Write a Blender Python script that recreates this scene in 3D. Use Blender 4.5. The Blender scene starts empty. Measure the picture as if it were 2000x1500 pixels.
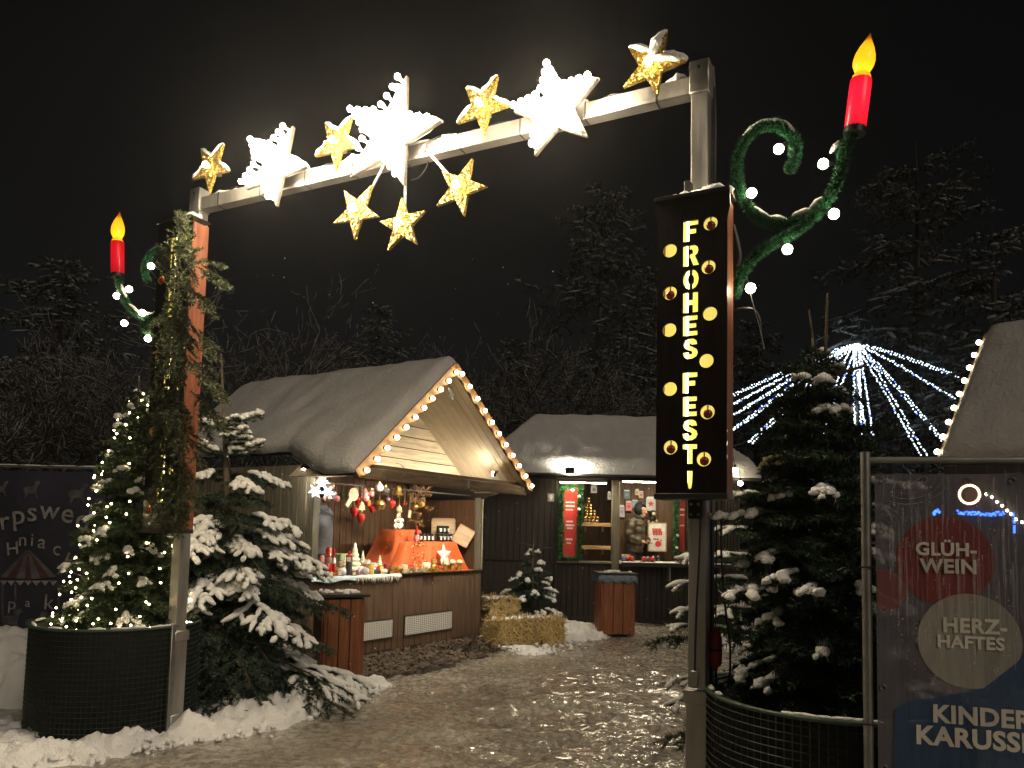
import bpy, bmesh, math, random
import numpy as np
from mathutils import Matrix, Vector, noise as mnoise

R = math.radians
random.seed(7)
rng = np.random.default_rng(11)
sc = bpy.context.scene
COL = sc.collection

# ------------------------------------------------------------------ camera
F_PX, PP_Y, PITCH, ROLL, CAM_H = 1500.0, 927.5, R(4.29), R(1.3), 1.6
cam_data = bpy.data.cameras.new('camera')
cam = bpy.data.objects.new('camera', cam_data)
COL.objects.link(cam)
cam.location = (0, 0, CAM_H)
CAM_R = Matrix.Rotation(math.pi / 2 + PITCH, 3, 'X') @ Matrix.Rotation(ROLL, 3, 'Z')
cam.rotation_euler = CAM_R.to_euler()
cam_data.sensor_fit = 'HORIZONTAL'
cam_data.sensor_width = 36.0
cam_data.lens = 36.0 * F_PX / 2000.0
cam_data.shift_y = (PP_Y - 750.0) / 2000.0
cam_data.clip_start = 0.05
cam_data.clip_end = 1200
sc.camera = cam

# ------------------------------------------------------------------ world, night sky
SUN_EL, SUN_AZ = R(33), R(144)
world = bpy.data.worlds.new('World')
sc.world = world
world.use_nodes = True
nt = world.node_tree
bg = nt.nodes['Background']
sky = nt.nodes.new('ShaderNodeTexSky')
sky.sky_type = 'NISHITA'
sky.sun_disc = False
sky.sun_elevation = SUN_EL
sky.sun_rotation = SUN_AZ
hs = nt.nodes.new('ShaderNodeHueSaturation')
hs.inputs['Saturation'].default_value = 0.12
nt.links.new(sky.outputs[0], hs.inputs['Color'])
nt.links.new(hs.outputs[0], bg.inputs['Color'])
bg.inputs['Strength'].default_value = 0.0005

sun_d = bpy.data.lights.new('sun', 'SUN')
sun_d.energy = 0.38
sun_d.angle = R(28)
sun_d.color = (1.0, 0.82, 0.62)
sun = bpy.data.objects.new('sun', sun_d)
COL.objects.link(sun)
_d = Vector((math.sin(SUN_AZ) * math.cos(SUN_EL), math.cos(SUN_AZ) * math.cos(SUN_EL), math.sin(SUN_EL)))
sun.rotation_euler = _d.to_track_quat('Z', 'Y').to_euler()
sun.location = (0, -5, 20)

sc.view_settings.view_transform = 'Standard'
sc.view_settings.look = 'None'
sc.view_settings.exposure = 1.0
sc.view_settings.gamma = 1.0
sc.render.engine = 'CYCLES'
cy = sc.cycles
cy.use_denoising = True
try:
    cy.denoiser = 'OPENIMAGEDENOISE'
    cy.denoising_prefilter = 'ACCURATE'
except Exception:
    pass
cy.max_bounces = 5
cy.diffuse_bounces = 2
cy.glossy_bounces = 2
cy.transmission_bounces = 4
cy.transparent_max_bounces = 12
cy.volume_bounces = 0
cy.sample_clamp_indirect = 2.0
cy.sample_clamp_direct = 0.0
cy.caustics_reflective = False
cy.caustics_refractive = False
cy.use_light_tree = True
cy.use_adaptive_sampling = True
cy.adaptive_threshold = 0.03

# ------------------------------------------------------------------ pixel rays (photo pixels, 2000 x 1500)
C0 = Vector((0, 0, CAM_H))
def ray(px, py):
    return (CAM_R @ Vector(((px - 1000.0) / F_PX, -(py - PP_Y) / F_PX, -1.0))).normalized()
def hit(px, py, p, n):
    d = ray(px, py); n = Vector(n)
    return C0 + d * ((Vector(p) - C0).dot(n) / d.dot(n))
def G(px, py, z=0.0):
    return hit(px, py, (0, 0, z), (0, 0, 1))
def atY(px, py, y):
    return hit(px, py, (0, y, 0), (0, 1, 0))

# ------------------------------------------------------------------ mesh helpers
class MB:
    """collects shapes that end up as ONE mesh"""
    def __init__(s):
        s.v = []; s.f = []
    def add(s, vs, fs, M=None):
        o = len(s.v)
        if M is not None:
            vs = [M @ Vector(v) for v in vs]
        s.v.extend([tuple(v) for v in vs])
        s.f.extend([tuple(i + o for i in f) for f in fs])
        return s
    def box(s, c, size, M=None, ch=0.0):
        x, y, z = [d / 2 for d in size]
        cx, cy_, cz = c
        if ch <= 0:
            vs = [(cx + a * x, cy_ + b * y, cz + d * z) for a in (-1, 1) for b in (-1, 1) for d in (-1, 1)]
            fs = [(0, 1, 3, 2), (4, 6, 7, 5), (0, 4, 5, 1), (2, 3, 7, 6), (0, 2, 6, 4), (1, 5, 7, 3)]
            return s.add(vs, fs, M)
        ch = min(ch, x * .9, y * .9, z * .9)
        bm = bmesh.new()
        pts = []
        for a in (-1, 1):
            for b in (-1, 1):
                for d in (-1, 1):
                    pts += [(cx + a * x, cy_ + b * (y - ch), cz + d * (z - ch)),
                            (cx + a * (x - ch), cy_ + b * y, cz + d * (z - ch)),
                            (cx + a * (x - ch), cy_ + b * (y - ch), cz + d * z)]
        for p in pts: bm.verts.new(p)
        bmesh.ops.convex_hull(bm, input=bm.verts)
        bm.verts.index_update()
        vs = [v.co.copy() for v in bm.verts]
        fs = [[v.index for v in f.verts] for f in bm.faces]
        bm.free()
        return s.add(vs, fs, M)
    def tube(s, pts, r, n=8, M=None, cap=True, sq=1.0):
        pts = [Vector(p) for p in pts]
        k = len(pts)
        rs = r if isinstance(r, (list, tuple)) else [r] * k
        t0 = (pts[1] - pts[0]).normalized()
        up = Vector((0, 0, 1)) if abs(t0.z) < .9 else Vector((1, 0, 0))
        a = t0.cross(up).normalized()
        vs = []; fs = []
        for i in range(k):
            t = (pts[min(i + 1, k - 1)] - pts[max(i - 1, 0)])
            t = t.normalized() if t.length > 1e-9 else t0
            a = (a - t * a.dot(t))
            a = a.normalized() if a.length > 1e-6 else t.orthogonal().normalized()
            b = t.cross(a)
            for j in range(n):
                w = 2 * math.pi * j / n
                vs.append(pts[i] + a * (math.cos(w) * rs[i]) + b * (math.sin(w) * rs[i] * sq))
        for i in range(k - 1):
            for j in range(n):
                j2 = (j + 1) % n
                fs.append((i * n + j, i * n + j2, (i + 1) * n + j2, (i + 1) * n + j))
        if cap:
            fs.append(tuple(range(n - 1, -1, -1)))
            fs.append(tuple((k - 1) * n + j for j in range(n)))
        return s.add(vs, fs, M)
    def lathe(s, prof, n=16, M=None):
        vs = []; fs = []
        k = len(prof)
        for (r, z) in prof:
            for j in range(n):
                w = 2 * math.pi * j / n
                vs.append((r * math.cos(w), r * math.sin(w), z))
        for i in range(k - 1):
            for j in range(n):
                j2 = (j + 1) % n
                fs.append((i * n + j, i * n + j2, (i + 1) * n + j2, (i + 1) * n + j))
        fs.append(tuple(range(n - 1, -1, -1)))
        fs.append(tuple((k - 1) * n + j for j in range(n)))
        return s.add(vs, fs, M)
    def prism(s, poly, y0, y1, M=None):
        """2-D outline in x,z extruded along y"""
        k = len(poly)
        vs = [(p[0], y0, p[1]) for p in poly] + [(p[0], y1, p[1]) for p in poly]
        fs = [tuple(range(k)), tuple(range(2 * k - 1, k - 1, -1))]
        for i in range(k):
            j = (i + 1) % k
            fs.append((i, i + k, j + k, j))
        return s.add(vs, fs, M)
    def ball(s, c, r, sub=1, sc3=(1, 1, 1), M=None):
        vs, fs = ICO[sub]
        return s.add([(c[0] + v[0] * r * sc3[0], c[1] + v[1] * r * sc3[1], c[2] + v[2] * r * sc3[2]) for v in vs], fs, M)

ICO = {}
for _s in (1, 2, 3):
    _bm = bmesh.new(); bmesh.ops.create_icosphere(_bm, subdivisions=_s, radius=1)
    _bm.verts.index_update()
    ICO[_s] = ([tuple(v.co) for v in _bm.verts], [tuple(v.index for v in f.verts) for f in _bm.faces]); _bm.free()

WM = {}
def tag(o, label=None, cat=None, group=None, kind=None):
    if label: o['label'] = label
    if cat: o['category'] = cat
    if group: o['group'] = group
    if kind: o['kind'] = kind
    return o
def thing(name, label, cat, M, group=None):
    o = bpy.data.objects.new(name, None)
    COL.objects.link(o)
    if not isinstance(M, Matrix):
        M = Matrix.Translation(Vector(M))
    o.matrix_world = M
    o.empty_display_size = .1
    WM[o.name] = M
    return tag(o, label, cat, group)
def mk_mesh(name, vs, fs, smooth):
    me = bpy.data.meshes.new(name)
    me.from_pydata([tuple(v) for v in vs], [], fs)
    if smooth is True:
        me.polygons.foreach_set('use_smooth', [True] * len(me.polygons))
    me.validate(verbose=False)
    if smooth == 'auto':
        me.polygons.foreach_set('use_smooth', [True] * len(me.polygons))
        try: me.set_sharp_from_angle(angle=R(38))
        except Exception: pass
    me.update()
    return me
def part(mb, name, m, parent, smooth='auto', kind=None, local=False, label=None):
    """mesh object under parent; shapes given in world space unless local"""
    P = WM[parent.name]
    vs = mb.v
    if not local:
        I = P.inverted()
        vs = [I @ Vector(v) for v in vs]
    o = bpy.data.objects.new(name, mk_mesh(name, vs, mb.f, smooth))
    o.data.materials.append(MT[m])
    COL.objects.link(o)
    o.parent = parent
    WM[o.name] = P
    if kind: o['kind'] = kind
    if label: o['label'] = label
    return o
def single(mb, name, m, label=None, cat=None, group=None, kind=None, smooth='auto'):
    """a top-level thing that is one mesh, origin at the middle of its base"""
    a = np.array(mb.v)
    lo, hi = a.min(0), a.max(0)
    c = Vector(((lo[0] + hi[0]) / 2, (lo[1] + hi[1]) / 2, lo[2]))
    o = bpy.data.objects.new(name, mk_mesh(name, (a - np.array(c)).tolist(), mb.f, smooth))
    o.data.materials.append(MT[m])
    COL.objects.link(o)
    o.location = c
    WM[o.name] = Matrix.Translation(c)
    return tag(o, label, cat, group, kind)
def fast_mesh(name, V, T, smooth=False):
    V = np.ascontiguousarray(V, dtype=np.float32); T = np.ascontiguousarray(T, dtype=np.int32)
    me = bpy.data.meshes.new(name)
    k = T.shape[1]
    me.vertices.add(len(V)); me.vertices.foreach_set('co', V.ravel())
    me.loops.add(T.size); me.loops.foreach_set('vertex_index', T.ravel())
    me.polygons.add(len(T))
    me.polygons.foreach_set('loop_start', np.arange(0, T.size, k, dtype=np.int32))
    me.polygons.foreach_set('loop_total', np.full(len(T), k, dtype=np.int32))
    if smooth: me.polygons.foreach_set('use_smooth', np.ones(len(T), dtype=bool))
    me.update(calc_edges=True)
    return me
def npart(V, T, name, m, parent=None, smooth=False, kind=None):
    """mesh from arrays, world space"""
    V = np.asarray(V)
    if parent is not None:
        I = np.array(WM[parent.name].inverted())
        V = V @ I[:3, :3].T + I[:3, 3]
    o = bpy.data.objects.new(name, fast_mesh(name, V, T, smooth))
    o.data.materials.append(MT[m])
    COL.objects.link(o)
    if parent is not None:
        o.parent = parent; WM[o.name] = WM[parent.name]
    else:
        WM[o.name] = Matrix.Identity(4)
    if kind: o['kind'] = kind
    return o
def copy_tree(o, parent=None):
    c = o.copy(); COL.objects.link(c); c.parent = parent
    for ch in list(o.children):
        copy_tree(ch, c)
    return c
def instance(src, name, parent, M):
    """copy of a part that shares its mesh; M in the parent's space"""
    o = bpy.data.objects.new(name, src.data)
    COL.objects.link(o); o.parent = parent
    o.matrix_local = M
    WM[o.name] = WM[parent.name] @ M
    return o
def frame(o, x, y=None, z=(0, 0, 1)):
    x = Vector(x).normalized(); z = Vector(z).normalized()
    y = z.cross(x).normalized() if y is None else Vector(y).normalized()
    M = Matrix((x, y, z)).transposed().to_4x4()
    M.translation = Vector(o)
    return M
T_ = Matrix.Translation
def RZ(a): return Matrix.Rotation(a, 4, 'Z')
def RX(a): return Matrix.Rotation(a, 4, 'X')
def RY(a): return Matrix.Rotation(a, 4, 'Y')

def text_mb(s, size, M, bold=0.0, ext=0.001, align='LEFT', space=1.0, shear=0.0):
    """lettering lying in the frame's x-z plane"""
    cu = bpy.data.curves.new('t', 'FONT')
    cu.body = s; cu.size = size; cu.offset = bold; cu.extrude = ext; cu.align_x = align
    cu.space_character = space; cu.resolution_u = 3; cu.shear = shear
    ob = bpy.data.objects.new('t', cu)
    COL.objects.link(ob)
    me = bpy.data.meshes.new_from_object(ob)
    mb = MB()
    mb.add([v.co for v in me.vertices], [tuple(p.vertices) for p in me.polygons], M @ RX(math.pi / 2))
    bpy.data.objects.remove(ob); bpy.data.curves.remove(cu); bpy.data.meshes.remove(me)
    return mb

# value noise on arrays
def _h(ix, iy, s):
    return np.modf(np.abs(np.sin(ix * 127.1 + iy * 311.7 + s * 74.7) * 43758.5453))[0]
def vnoise(x, y, s=0):
    ix = np.floor(x); iy = np.floor(y); fx = x - ix; fy = y - iy
    fx = fx * fx * (3 - 2 * fx); fy = fy * fy * (3 - 2 * fy)
    a = _h(ix, iy, s); b = _h(ix + 1, iy, s); c = _h(ix, iy + 1, s); d = _h(ix + 1, iy + 1, s)
    return (a * (1 - fx) + b * fx) * (1 - fy) + (c * (1 - fx) + d * fx) * fy
def fbm(x, y, s=0, o=4):
    r = 0; a = .5
    for i in range(o):
        r = r + a * vnoise(x, y, s + i); x = x * 2.03 + 5.1; y = y * 2.03 + 1.7; a *= .5
    return r

# ------------------------------------------------------------------ materials
MT = {}
def mk(name, col, rough=.6, metal=0., var=.15, ns=8, st=(1, 1, 1), bump=0., bs=40, bst=None, emit=None, es=0.,
       alpha=1., spec=.5, col2=None, trans=0., det=4, sheen=0., coat=0., sampling=None, rvar=0., bd=.02):
    m = bpy.data.materials.new(name); MT[name] = m
    m.use_nodes = True
    t = m.node_tree; N = t.nodes; L = t.links
    b = N['Principled BSDF']
    b.inputs['Roughness'].default_value = rough
    b.inputs['Metallic'].default_value = metal
    b.inputs['Specular IOR Level'].default_value = spec
    b.inputs['Alpha'].default_value = alpha
    b.inputs['Transmission Weight'].default_value = trans
    b.inputs['Coat Weight'].default_value = coat
    b.inputs['Sheen Weight'].default_value = sheen
    c1 = tuple(max(0, c * (1 - var)) for c in col) + (1,)
    c2 = (tuple(col2) if col2 else tuple(min(1, c * (1 + var)) for c in col)) + (1,)
    tc = N.new('ShaderNodeTexCoord'); oi = N.new('ShaderNodeObjectInfo')
    ad = N.new('ShaderNodeVectorMath'); ad.operation = 'ADD'
    sca = N.new('ShaderNodeVectorMath'); sca.operation = 'SCALE'; sca.inputs['Scale'].default_value = 37.0
    cmb = N.new('ShaderNodeCombineXYZ')
    for i in range(3): L.new(oi.outputs['Random'], cmb.inputs[i])
    L.new(cmb.outputs[0], sca.inputs[0]); L.new(sca.outputs[0], ad.inputs[1]); L.new(tc.outputs['Object'], ad.inputs[0])
    def nz(scale, stretch, detail):
        mp = N.new('ShaderNodeMapping'); mp.inputs['Scale'].default_value = stretch
        L.new(ad.outputs[0], mp.inputs['Vector'])
        n = N.new('ShaderNodeTexNoise'); n.inputs['Scale'].default_value = scale; n.inputs['Detail'].default_value = detail
        n.inputs['Roughness'].default_value = .6
        L.new(mp.outputs[0], n.inputs['Vector'])
        return n
    if var > 0 or col2:
        n = nz(ns, st, det)
        rp = N.new('ShaderNodeValToRGB')
        rp.color_ramp.elements[0].position = .3; rp.color_ramp.elements[1].position = .7
        rp.color_ramp.elements[0].color = c1; rp.color_ramp.elements[1].color = c2
        L.new(n.outputs['Fac'], rp.inputs[0]); L.new(rp.outputs[0], b.inputs['Base Color'])
        if rvar:
            mr = N.new('ShaderNodeMapRange'); mr.inputs['To Min'].default_value = max(0, rough - rvar); mr.inputs['To Max'].default_value = min(1, rough + rvar)
            mr.inputs['From Min'].default_value = .3; mr.inputs['From Max'].default_value = .7
            L.new(n.outputs['Fac'], mr.inputs[0]); L.new(mr.outputs[0], b.inputs['Roughness'])
    else:
        b.inputs['Base Color'].default_value = tuple(col) + (1,)
    if bump:
        n2 = nz(bs, bst or st, 3)
        bp = N.new('ShaderNodeBump'); bp.inputs['Strength'].default_value = bump; bp.inputs['Distance'].default_value = bd
        L.new(n2.outputs['Fac'], bp.inputs['Height']); L.new(bp.outputs[0], b.inputs['Normal'])
    if emit:
        b.inputs['Emission Color'].default_value = tuple(emit) + (1,)
        b.inputs['Emission Strength'].default_value = es
    if sampling:
        m.cycles.emission_sampling = sampling
    return m
WGRAIN = (.6, 6, 6)     # grain along local x
VGRAIN = (9, 9, .7)     # grain along z
mk('aluminium', (.42, .41, .39), .45, .75, var=.18, ns=3, st=(4, 4, .8), bump=.12, bs=25, rvar=.12)
mk('black_metal', (.02, .02, .022), .4, .3, var=.2)
mk('dark_metal', (.06, .06, .06), .45, .6, var=.2)
mk('cable', (.012, .012, .012), .45, var=0)
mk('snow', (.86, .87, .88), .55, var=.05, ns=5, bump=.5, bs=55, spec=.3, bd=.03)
mk('roof_snow', (.48, .48, .49), .7, var=.07, ns=4, bump=.45, bs=20, spec=.2, bd=.05)  # darker than the bank snow: weaker light on the roofs is in the colour
mk('sign_wood', (.012, .007, .005), .3, var=.5, ns=4, st=VGRAIN, bump=.15, bs=14, coat=.15)
mk('red_wood', (.20, .062, .026), .5, var=.45, ns=4, st=VGRAIN, bump=.3, bs=12)
mk('bin_wood', (.20, .07, .028), .5, var=.45, ns=4, st=VGRAIN, bump=.3, bs=12)
mk('stall_wood', (.105, .062, .037), .6, var=.3, ns=4, st=VGRAIN, bump=.25, bs=14)
mk('inner_wood', (.12, .06, .028), .55, var=.4, ns=4, st=VGRAIN, bump=.2, bs=14)
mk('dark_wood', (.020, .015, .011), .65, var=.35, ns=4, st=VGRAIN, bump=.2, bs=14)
mk('grey_wood', (.16, .145, .105), .65, var=.35, ns=4, st=VGRAIN, bump=.25, bs=14)
mk('gable_wood', (.55, .45, .30), .6, var=.35, ns=4, st=WGRAIN, bump=.25, bs=14)
mk('lining_wood', (.50, .42, .29), .6, var=.14, ns=2.5, bump=.1, bs=20)
mk('beam_wood', (.15, .105, .06), .65, var=.4, ns=4, st=WGRAIN, bump=.35, bs=14)
mk('barge_wood', (.34, .20, .095), .55, var=.25, ns=5, st=WGRAIN, bump=.2)
mk('shelf_wood', (.42, .26, .12), .55, var=.25, ns=5, st=WGRAIN, bump=.15)
mk('tray_wood', (.50, .34, .19), .5, var=.25, ns=5, st=WGRAIN, bump=.1)
mk('roof_felt', (.02, .02, .02), .8, var=.3)
mk('vent_white', (.62, .61, .57), .5, var=.06)
mk('void_black', (.006, .006, .006), .8, var=0)
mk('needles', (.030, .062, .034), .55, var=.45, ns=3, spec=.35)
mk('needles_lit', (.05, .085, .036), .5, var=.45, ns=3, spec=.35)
mk('needles_big', (.032, .068, .045), .5, var=.45, ns=3, spec=.4)
mk('needles_garland', (.08, .108, .05), .5, var=.4, ns=4, spec=.4)
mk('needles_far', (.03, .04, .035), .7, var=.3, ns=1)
mk('tinsel', (.014, .085, .034), .5, var=.6, ns=9, spec=.35)
mk('wall_garland', (.035, .17, .05), .5, var=.5, ns=9)
mk('tinsel_core', (.006, .035, .014), .9, var=.4, ns=30, spec=.1)
mk('bark', (.10, .075, .05), .85, var=.4, ns=9, st=(1, 1, .3), bump=.5, bs=30)
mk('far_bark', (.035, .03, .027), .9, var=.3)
mk('planter_liner', (.010, .014, .012), .75, var=.3, ns=20)
mk('planter_wire', (.05, .065, .056), .35, .4, var=.2)
mk('planter_rim', (.05, .085, .065), .45, var=.2)
mk('straw', (.56, .42, .19), .6, var=.45, ns=2, spec=.3)
mk('straw_core', (.30, .19, .06), .8, var=.5, ns=14, bump=1., bs=30)
mk('mulch', (.045, .034, .026), .75, var=.5, ns=9, bump=.8, bs=30)
mk('chips', (.10, .07, .048), .6, var=.6, ns=1.5)
# lights
mk('bulb', (1, .93, .82), .2, var=0, emit=(1.0, .82, .54), es=34)
mk('hut_bulb', (1, .93, .82), .2, var=0, emit=(1.0, .80, .50), es=17)
mk('star_bulb', (1, .95, .9), .2, var=0, emit=(1.0, .82, .56), es=240)
mk('gold_bulb', (1, .93, .82), .2, var=0, emit=(1.0, .84, .52), es=20)
mk('tree_led', (1, .95, .85), .2, var=0, emit=(1.0, .80, .40), es=20)
mk('cool_led', (.9, .95, 1), .2, var=0, emit=(.72, .89, 1.0), es=2.1, sampling='NONE')
mk('blue_led', (.2, .3, 1), .2, var=0, emit=(.06, .14, 1.0), es=2.5, sampling='NONE')
mk('flood_panel', (1, 1, .9), .2, var=0, emit=(1.0, .90, .66), es=700)
mk('stall_panel', (1, 1, .9), .2, var=0, emit=(1.0, .88, .68), es=260)
mk('candle_red', (.55, .01, .03), .3, var=.05, emit=(.9, .010, .05), es=.44, coat=.4)
mk('candle_red_dim', (.4, .008, .012), .35, var=.1, emit=(.6, .01, .02), es=.11, coat=.4)
mk('flame', (.9, .45, .02), .3, var=.1, ns=3, emit=(1.0, .42, .012), es=.46, coat=.3)
mk('flame_base', (.95, .6, .05), .3, var=.1, emit=(1.0, .62, .03), es=.62)
mk('sign_glow', (.85, .7, .15), .5, var=.2, ns=7, emit=(1.0, .80, .17), es=.42)
mk('sign_tube', (1, 1, .8), .4, var=0, emit=(1.0, .92, .45), es=2.6)
mk('star_plate', (.03, .03, .03), .5, var=.6, ns=26, bump=.9, bs=50, col2=(.14, .14, .14))
mk('star_rim', (.10, .085, .065), .6, var=.2)
mk('lit_paper', (.95, .96, 1), .5, var=0, emit=(.86, .93, 1.0), es=.9)
mk('lit_cone', (1, .9, .6), .4, var=0, emit=(1.0, .85, .42), es=3.2)
mk('lit_wax', (.95, .9, .65), .4, var=.1, emit=(1.0, .88, .5), es=.10)
# goods
PAL = dict(red=(.50, .025, .02), pink=(.62, .24, .24), rose=(.7, .42, .36), white=(.74, .72, .68), cream=(.70, .58, .36), gold=(.62, .42, .10),
           orange=(.72, .13, .018), green=(.08, .22, .06), black=(.015, .014, .014), blue=(.06, .10, .30), paleblue=(.50, .66, .72),
           brown=(.17, .09, .04), amber=(.45, .25, .05), grey=(.28, .29, .31), silver=(.55, .55, .56), purple=(.22, .13, .22), skin=(.55, .32, .22),
           tan=(.50, .34, .20), lilac=(.42, .36, .46), poster=(.62, .045, .035), steelblue=(.20, .28, .36), wine=(.26, .02, .02), teal=(.1, .2, .22))
for k_, c_ in PAL.items():
    mk('p_' + k_, c_, .5, var=.15, ns=12)
    mk('g_' + k_, c_, .18, var=.12, ns=12, coat=.4)
mk('cloth_orange', (.72, .125, .018), .8, var=.15, ns=5, sheen=.3, bump=.2, bs=120)
mk('brass', (.60, .42, .12), .3, .9, var=.2, ns=8)
mk('tin_gold', (.62, .45, .16), .22, .9, var=.1, ns=8)
mk('jacket_brown', (.060, .043, .024), .38, var=.3, ns=8, bump=.3, bs=25)
mk('jacket_grey', (.20, .215, .25), .6, var=.2, ns=8, bump=.3, bs=22)
mk('cloth_black', (.010, .010, .012), .8, var=.2)
mk('skin', (.50, .28, .19), .5, var=.08)
mk('hair', (.02, .014, .01), .6, var=.2)
mk('glass', (.9, .9, .9), .08, var=0, trans=.92)
mk('bin_bag', (.10, .15, .20), .3, var=.3, ns=10, bump=.6, bs=18)
mk('lettering', (.55, .54, .50), .7, var=.15, ns=10)
mk('chalk', (.22, .225, .23), .85, var=.45, ns=18)
mk('chalk_red', (.065, .022, .027), .85, var=.4, ns=18)
mk('chalk_dim', (.075, .078, .09), .9, var=.5, ns=9)
mk('banner_night', (.022, .022, .042), .65, var=.35, ns=2)
mk('zinc', (.34, .34, .33), .45, .9, var=.2, ns=9)

def glitter():
    m = mk('glitter', (.6, .38, .06), .28, .75, var=0)
    t = m.node_tree; N = t.nodes; L = t.links; b = N['Principled BSDF']
    tc = N.new('ShaderNodeTexCoord')
    v = N.new('ShaderNodeTexVoronoi'); v.inputs['Scale'].default_value = 130
    L.new(tc.outputs['Object'], v.inputs['Vector'])
    sp = N.new('ShaderNodeSeparateColor'); L.new(v.outputs['Color'], sp.inputs[0])
    rp = N.new('ShaderNodeValToRGB')
    e = rp.color_ramp.elements
    e[0].position = 0; e[0].color = (.16, .085, .008, 1); e[1].position = 1; e[1].color = (1, .80, .32, 1)
    x = e.new(.6); x.color = (.50, .30, .035, 1)
    L.new(sp.outputs[0], rp.inputs[0]); L.new(rp.outputs[0], b.inputs['Base Color'])
    # every flake is tilted its own way
    sb = N.new('ShaderNodeVectorMath'); sb.operation = 'SUBTRACT'; sb.inputs[1].default_value = (.5, .5, .5)
    L.new(v.outputs['Color'], sb.inputs[0])
    s2 = N.new('ShaderNodeVectorMath'); s2.operation = 'SCALE'; s2.inputs['Scale'].default_value = 1.25
    L.new(sb.outputs[0], s2.inputs[0])
    ge = N.new('ShaderNodeNewGeometry')
    a2 = N.new('ShaderNodeVectorMath'); a2.operation = 'ADD'; L.new(ge.outputs['Normal'], a2.inputs[0]); L.new(s2.outputs[0], a2.inputs[1])
    nm = N.new('ShaderNodeVectorMath'); nm.operation = 'NORMALIZE'; L.new(a2.outputs[0], nm.inputs[0])
    L.new(nm.outputs[0], b.inputs['Normal'])
glitter()

def ground_mat():
    m = bpy.data.materials.new('slush'); MT['slush'] = m; m.use_nodes = True
    t = m.node_tree; N = t.nodes; L = t.links; b = N['Principled BSDF']
    tc = N.new('ShaderNodeTexCoord')
    def nz(s, d, st=(1, 1, 1)):
        mp = N.new('ShaderNodeMapping'); mp.inputs['Scale'].default_value = st; L.new(tc.outputs['Object'], mp.inputs[0])
        n = N.new('ShaderNodeTexNoise'); n.inputs['Scale'].default_value = s; n.inputs['Detail'].default_value = d; n.inputs['Roughness'].default_value = .62
        L.new(mp.outputs[0], n.inputs['Vector']); return n
    a = nz(1.1, 6); c = nz(16, 5)
    mx = N.new('ShaderNodeMath'); mx.operation = 'MULTIPLY_ADD'; mx.inputs[1].default_value = .5
    L.new(c.outputs['Fac'], mx.inputs[0])
    hf = N.new('ShaderNodeMath'); hf.operation = 'MULTIPLY'; hf.inputs[1].default_value = .5; L.new(a.outputs['Fac'], hf.inputs[0]); L.new(hf.outputs[0], mx.inputs[2])
    rp = N.new('ShaderNodeValToRGB'); e = rp.color_ramp.elements
    e[0].position = .36; e[0].color = (.205, .18, .145, 1); e[1].position = .66; e[1].color = (.66, .63, .57, 1)
    x = e.new(.5); x.color = (.38, .345, .285, 1)
    L.new(mx.outputs[0], rp.inputs[0]); L.new(rp.outputs[0], b.inputs['Base Color'])
    mr = N.new('ShaderNodeMapRange'); mr.inputs['From Min'].default_value = .35; mr.inputs['From Max'].default_value = .65
    mr.inputs['To Min'].default_value = .10; mr.inputs['To Max'].default_value = .42
    L.new(c.outputs['Fac'], mr.inputs[0]); L.new(mr.outputs[0], b.inputs['Roughness'])
    g = nz(48, 5); bp = N.new('ShaderNodeBump'); bp.inputs['Strength'].default_value = 1.0; bp.inputs['Distance'].default_value = .022
    L.new(g.outputs['Fac'], bp.inputs['Height']); L.new(bp.outputs[0], b.inputs['Normal'])
    b.inputs['Specular IOR Level'].default_value = .5
    b.inputs['Coat Weight'].default_value = .6; b.inputs['Coat Roughness'].default_value = .10
ground_mat()
mk('dirty_snow', (.60, .56, .50), .55, var=.22, ns=6, bump=.6, bs=45, spec=.35, bd=.03, col2=(.80, .79, .77))
mk('far_snow', (.22, .23, .24), .8, var=.2, ns=3, spec=.1)  # snow and twigs mixed; dimness of the far wood is also in this grey

def shell(name, col, rough=.3):
    # thin coloured plastic that glows when lit from inside
    m = bpy.data.materials.new(name); MT[name] = m; m.use_nodes = True
    N = m.node_tree.nodes; L = m.node_tree.links; N.clear()
    out = N.new('ShaderNodeOutputMaterial'); tr = N.new('ShaderNodeBsdfTranslucent'); di = N.new('ShaderNodeBsdfDiffuse'); gl = N.new('ShaderNodeBsdfGlossy')
    tr.inputs[0].default_value = tuple(col) + (1,); di.inputs[0].default_value = tuple(c * .6 for c in col) + (1,); gl.inputs[1].default_value = rough
    m1 = N.new('ShaderNodeMixShader'); m1.inputs[0].default_value = .25; m2 = N.new('ShaderNodeMixShader'); m2.inputs[0].default_value = .05
    L.new(tr.outputs[0], m1.inputs[1]); L.new(di.outputs[0], m1.inputs[2]); L.new(m1.outputs[0], m2.inputs[1]); L.new(gl.outputs[0], m2.inputs[2]); L.new(m2.outputs[0], out.inputs[0])
shell('red_shell', (.95, .012, .045)); shell('flame_shell', (.98, .47, .012)); shell('collar_shell', (.98, .68, .03))
mk('candle_lamp', (1, .9, .7), .3, var=0, emit=(1.0, .92, .78), es=5.2)
mk('candle_lamp_dim', (1, .9, .7), .3, var=0, emit=(1.0, .85, .65), es=1.6)
mk('flame_lamp', (1, .9, .7), .3, var=0, emit=(1.0, .92, .75), es=6.0)
mk('frost', (.50, .53, .52), .7, var=.45, ns=5, spec=.2)
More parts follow.
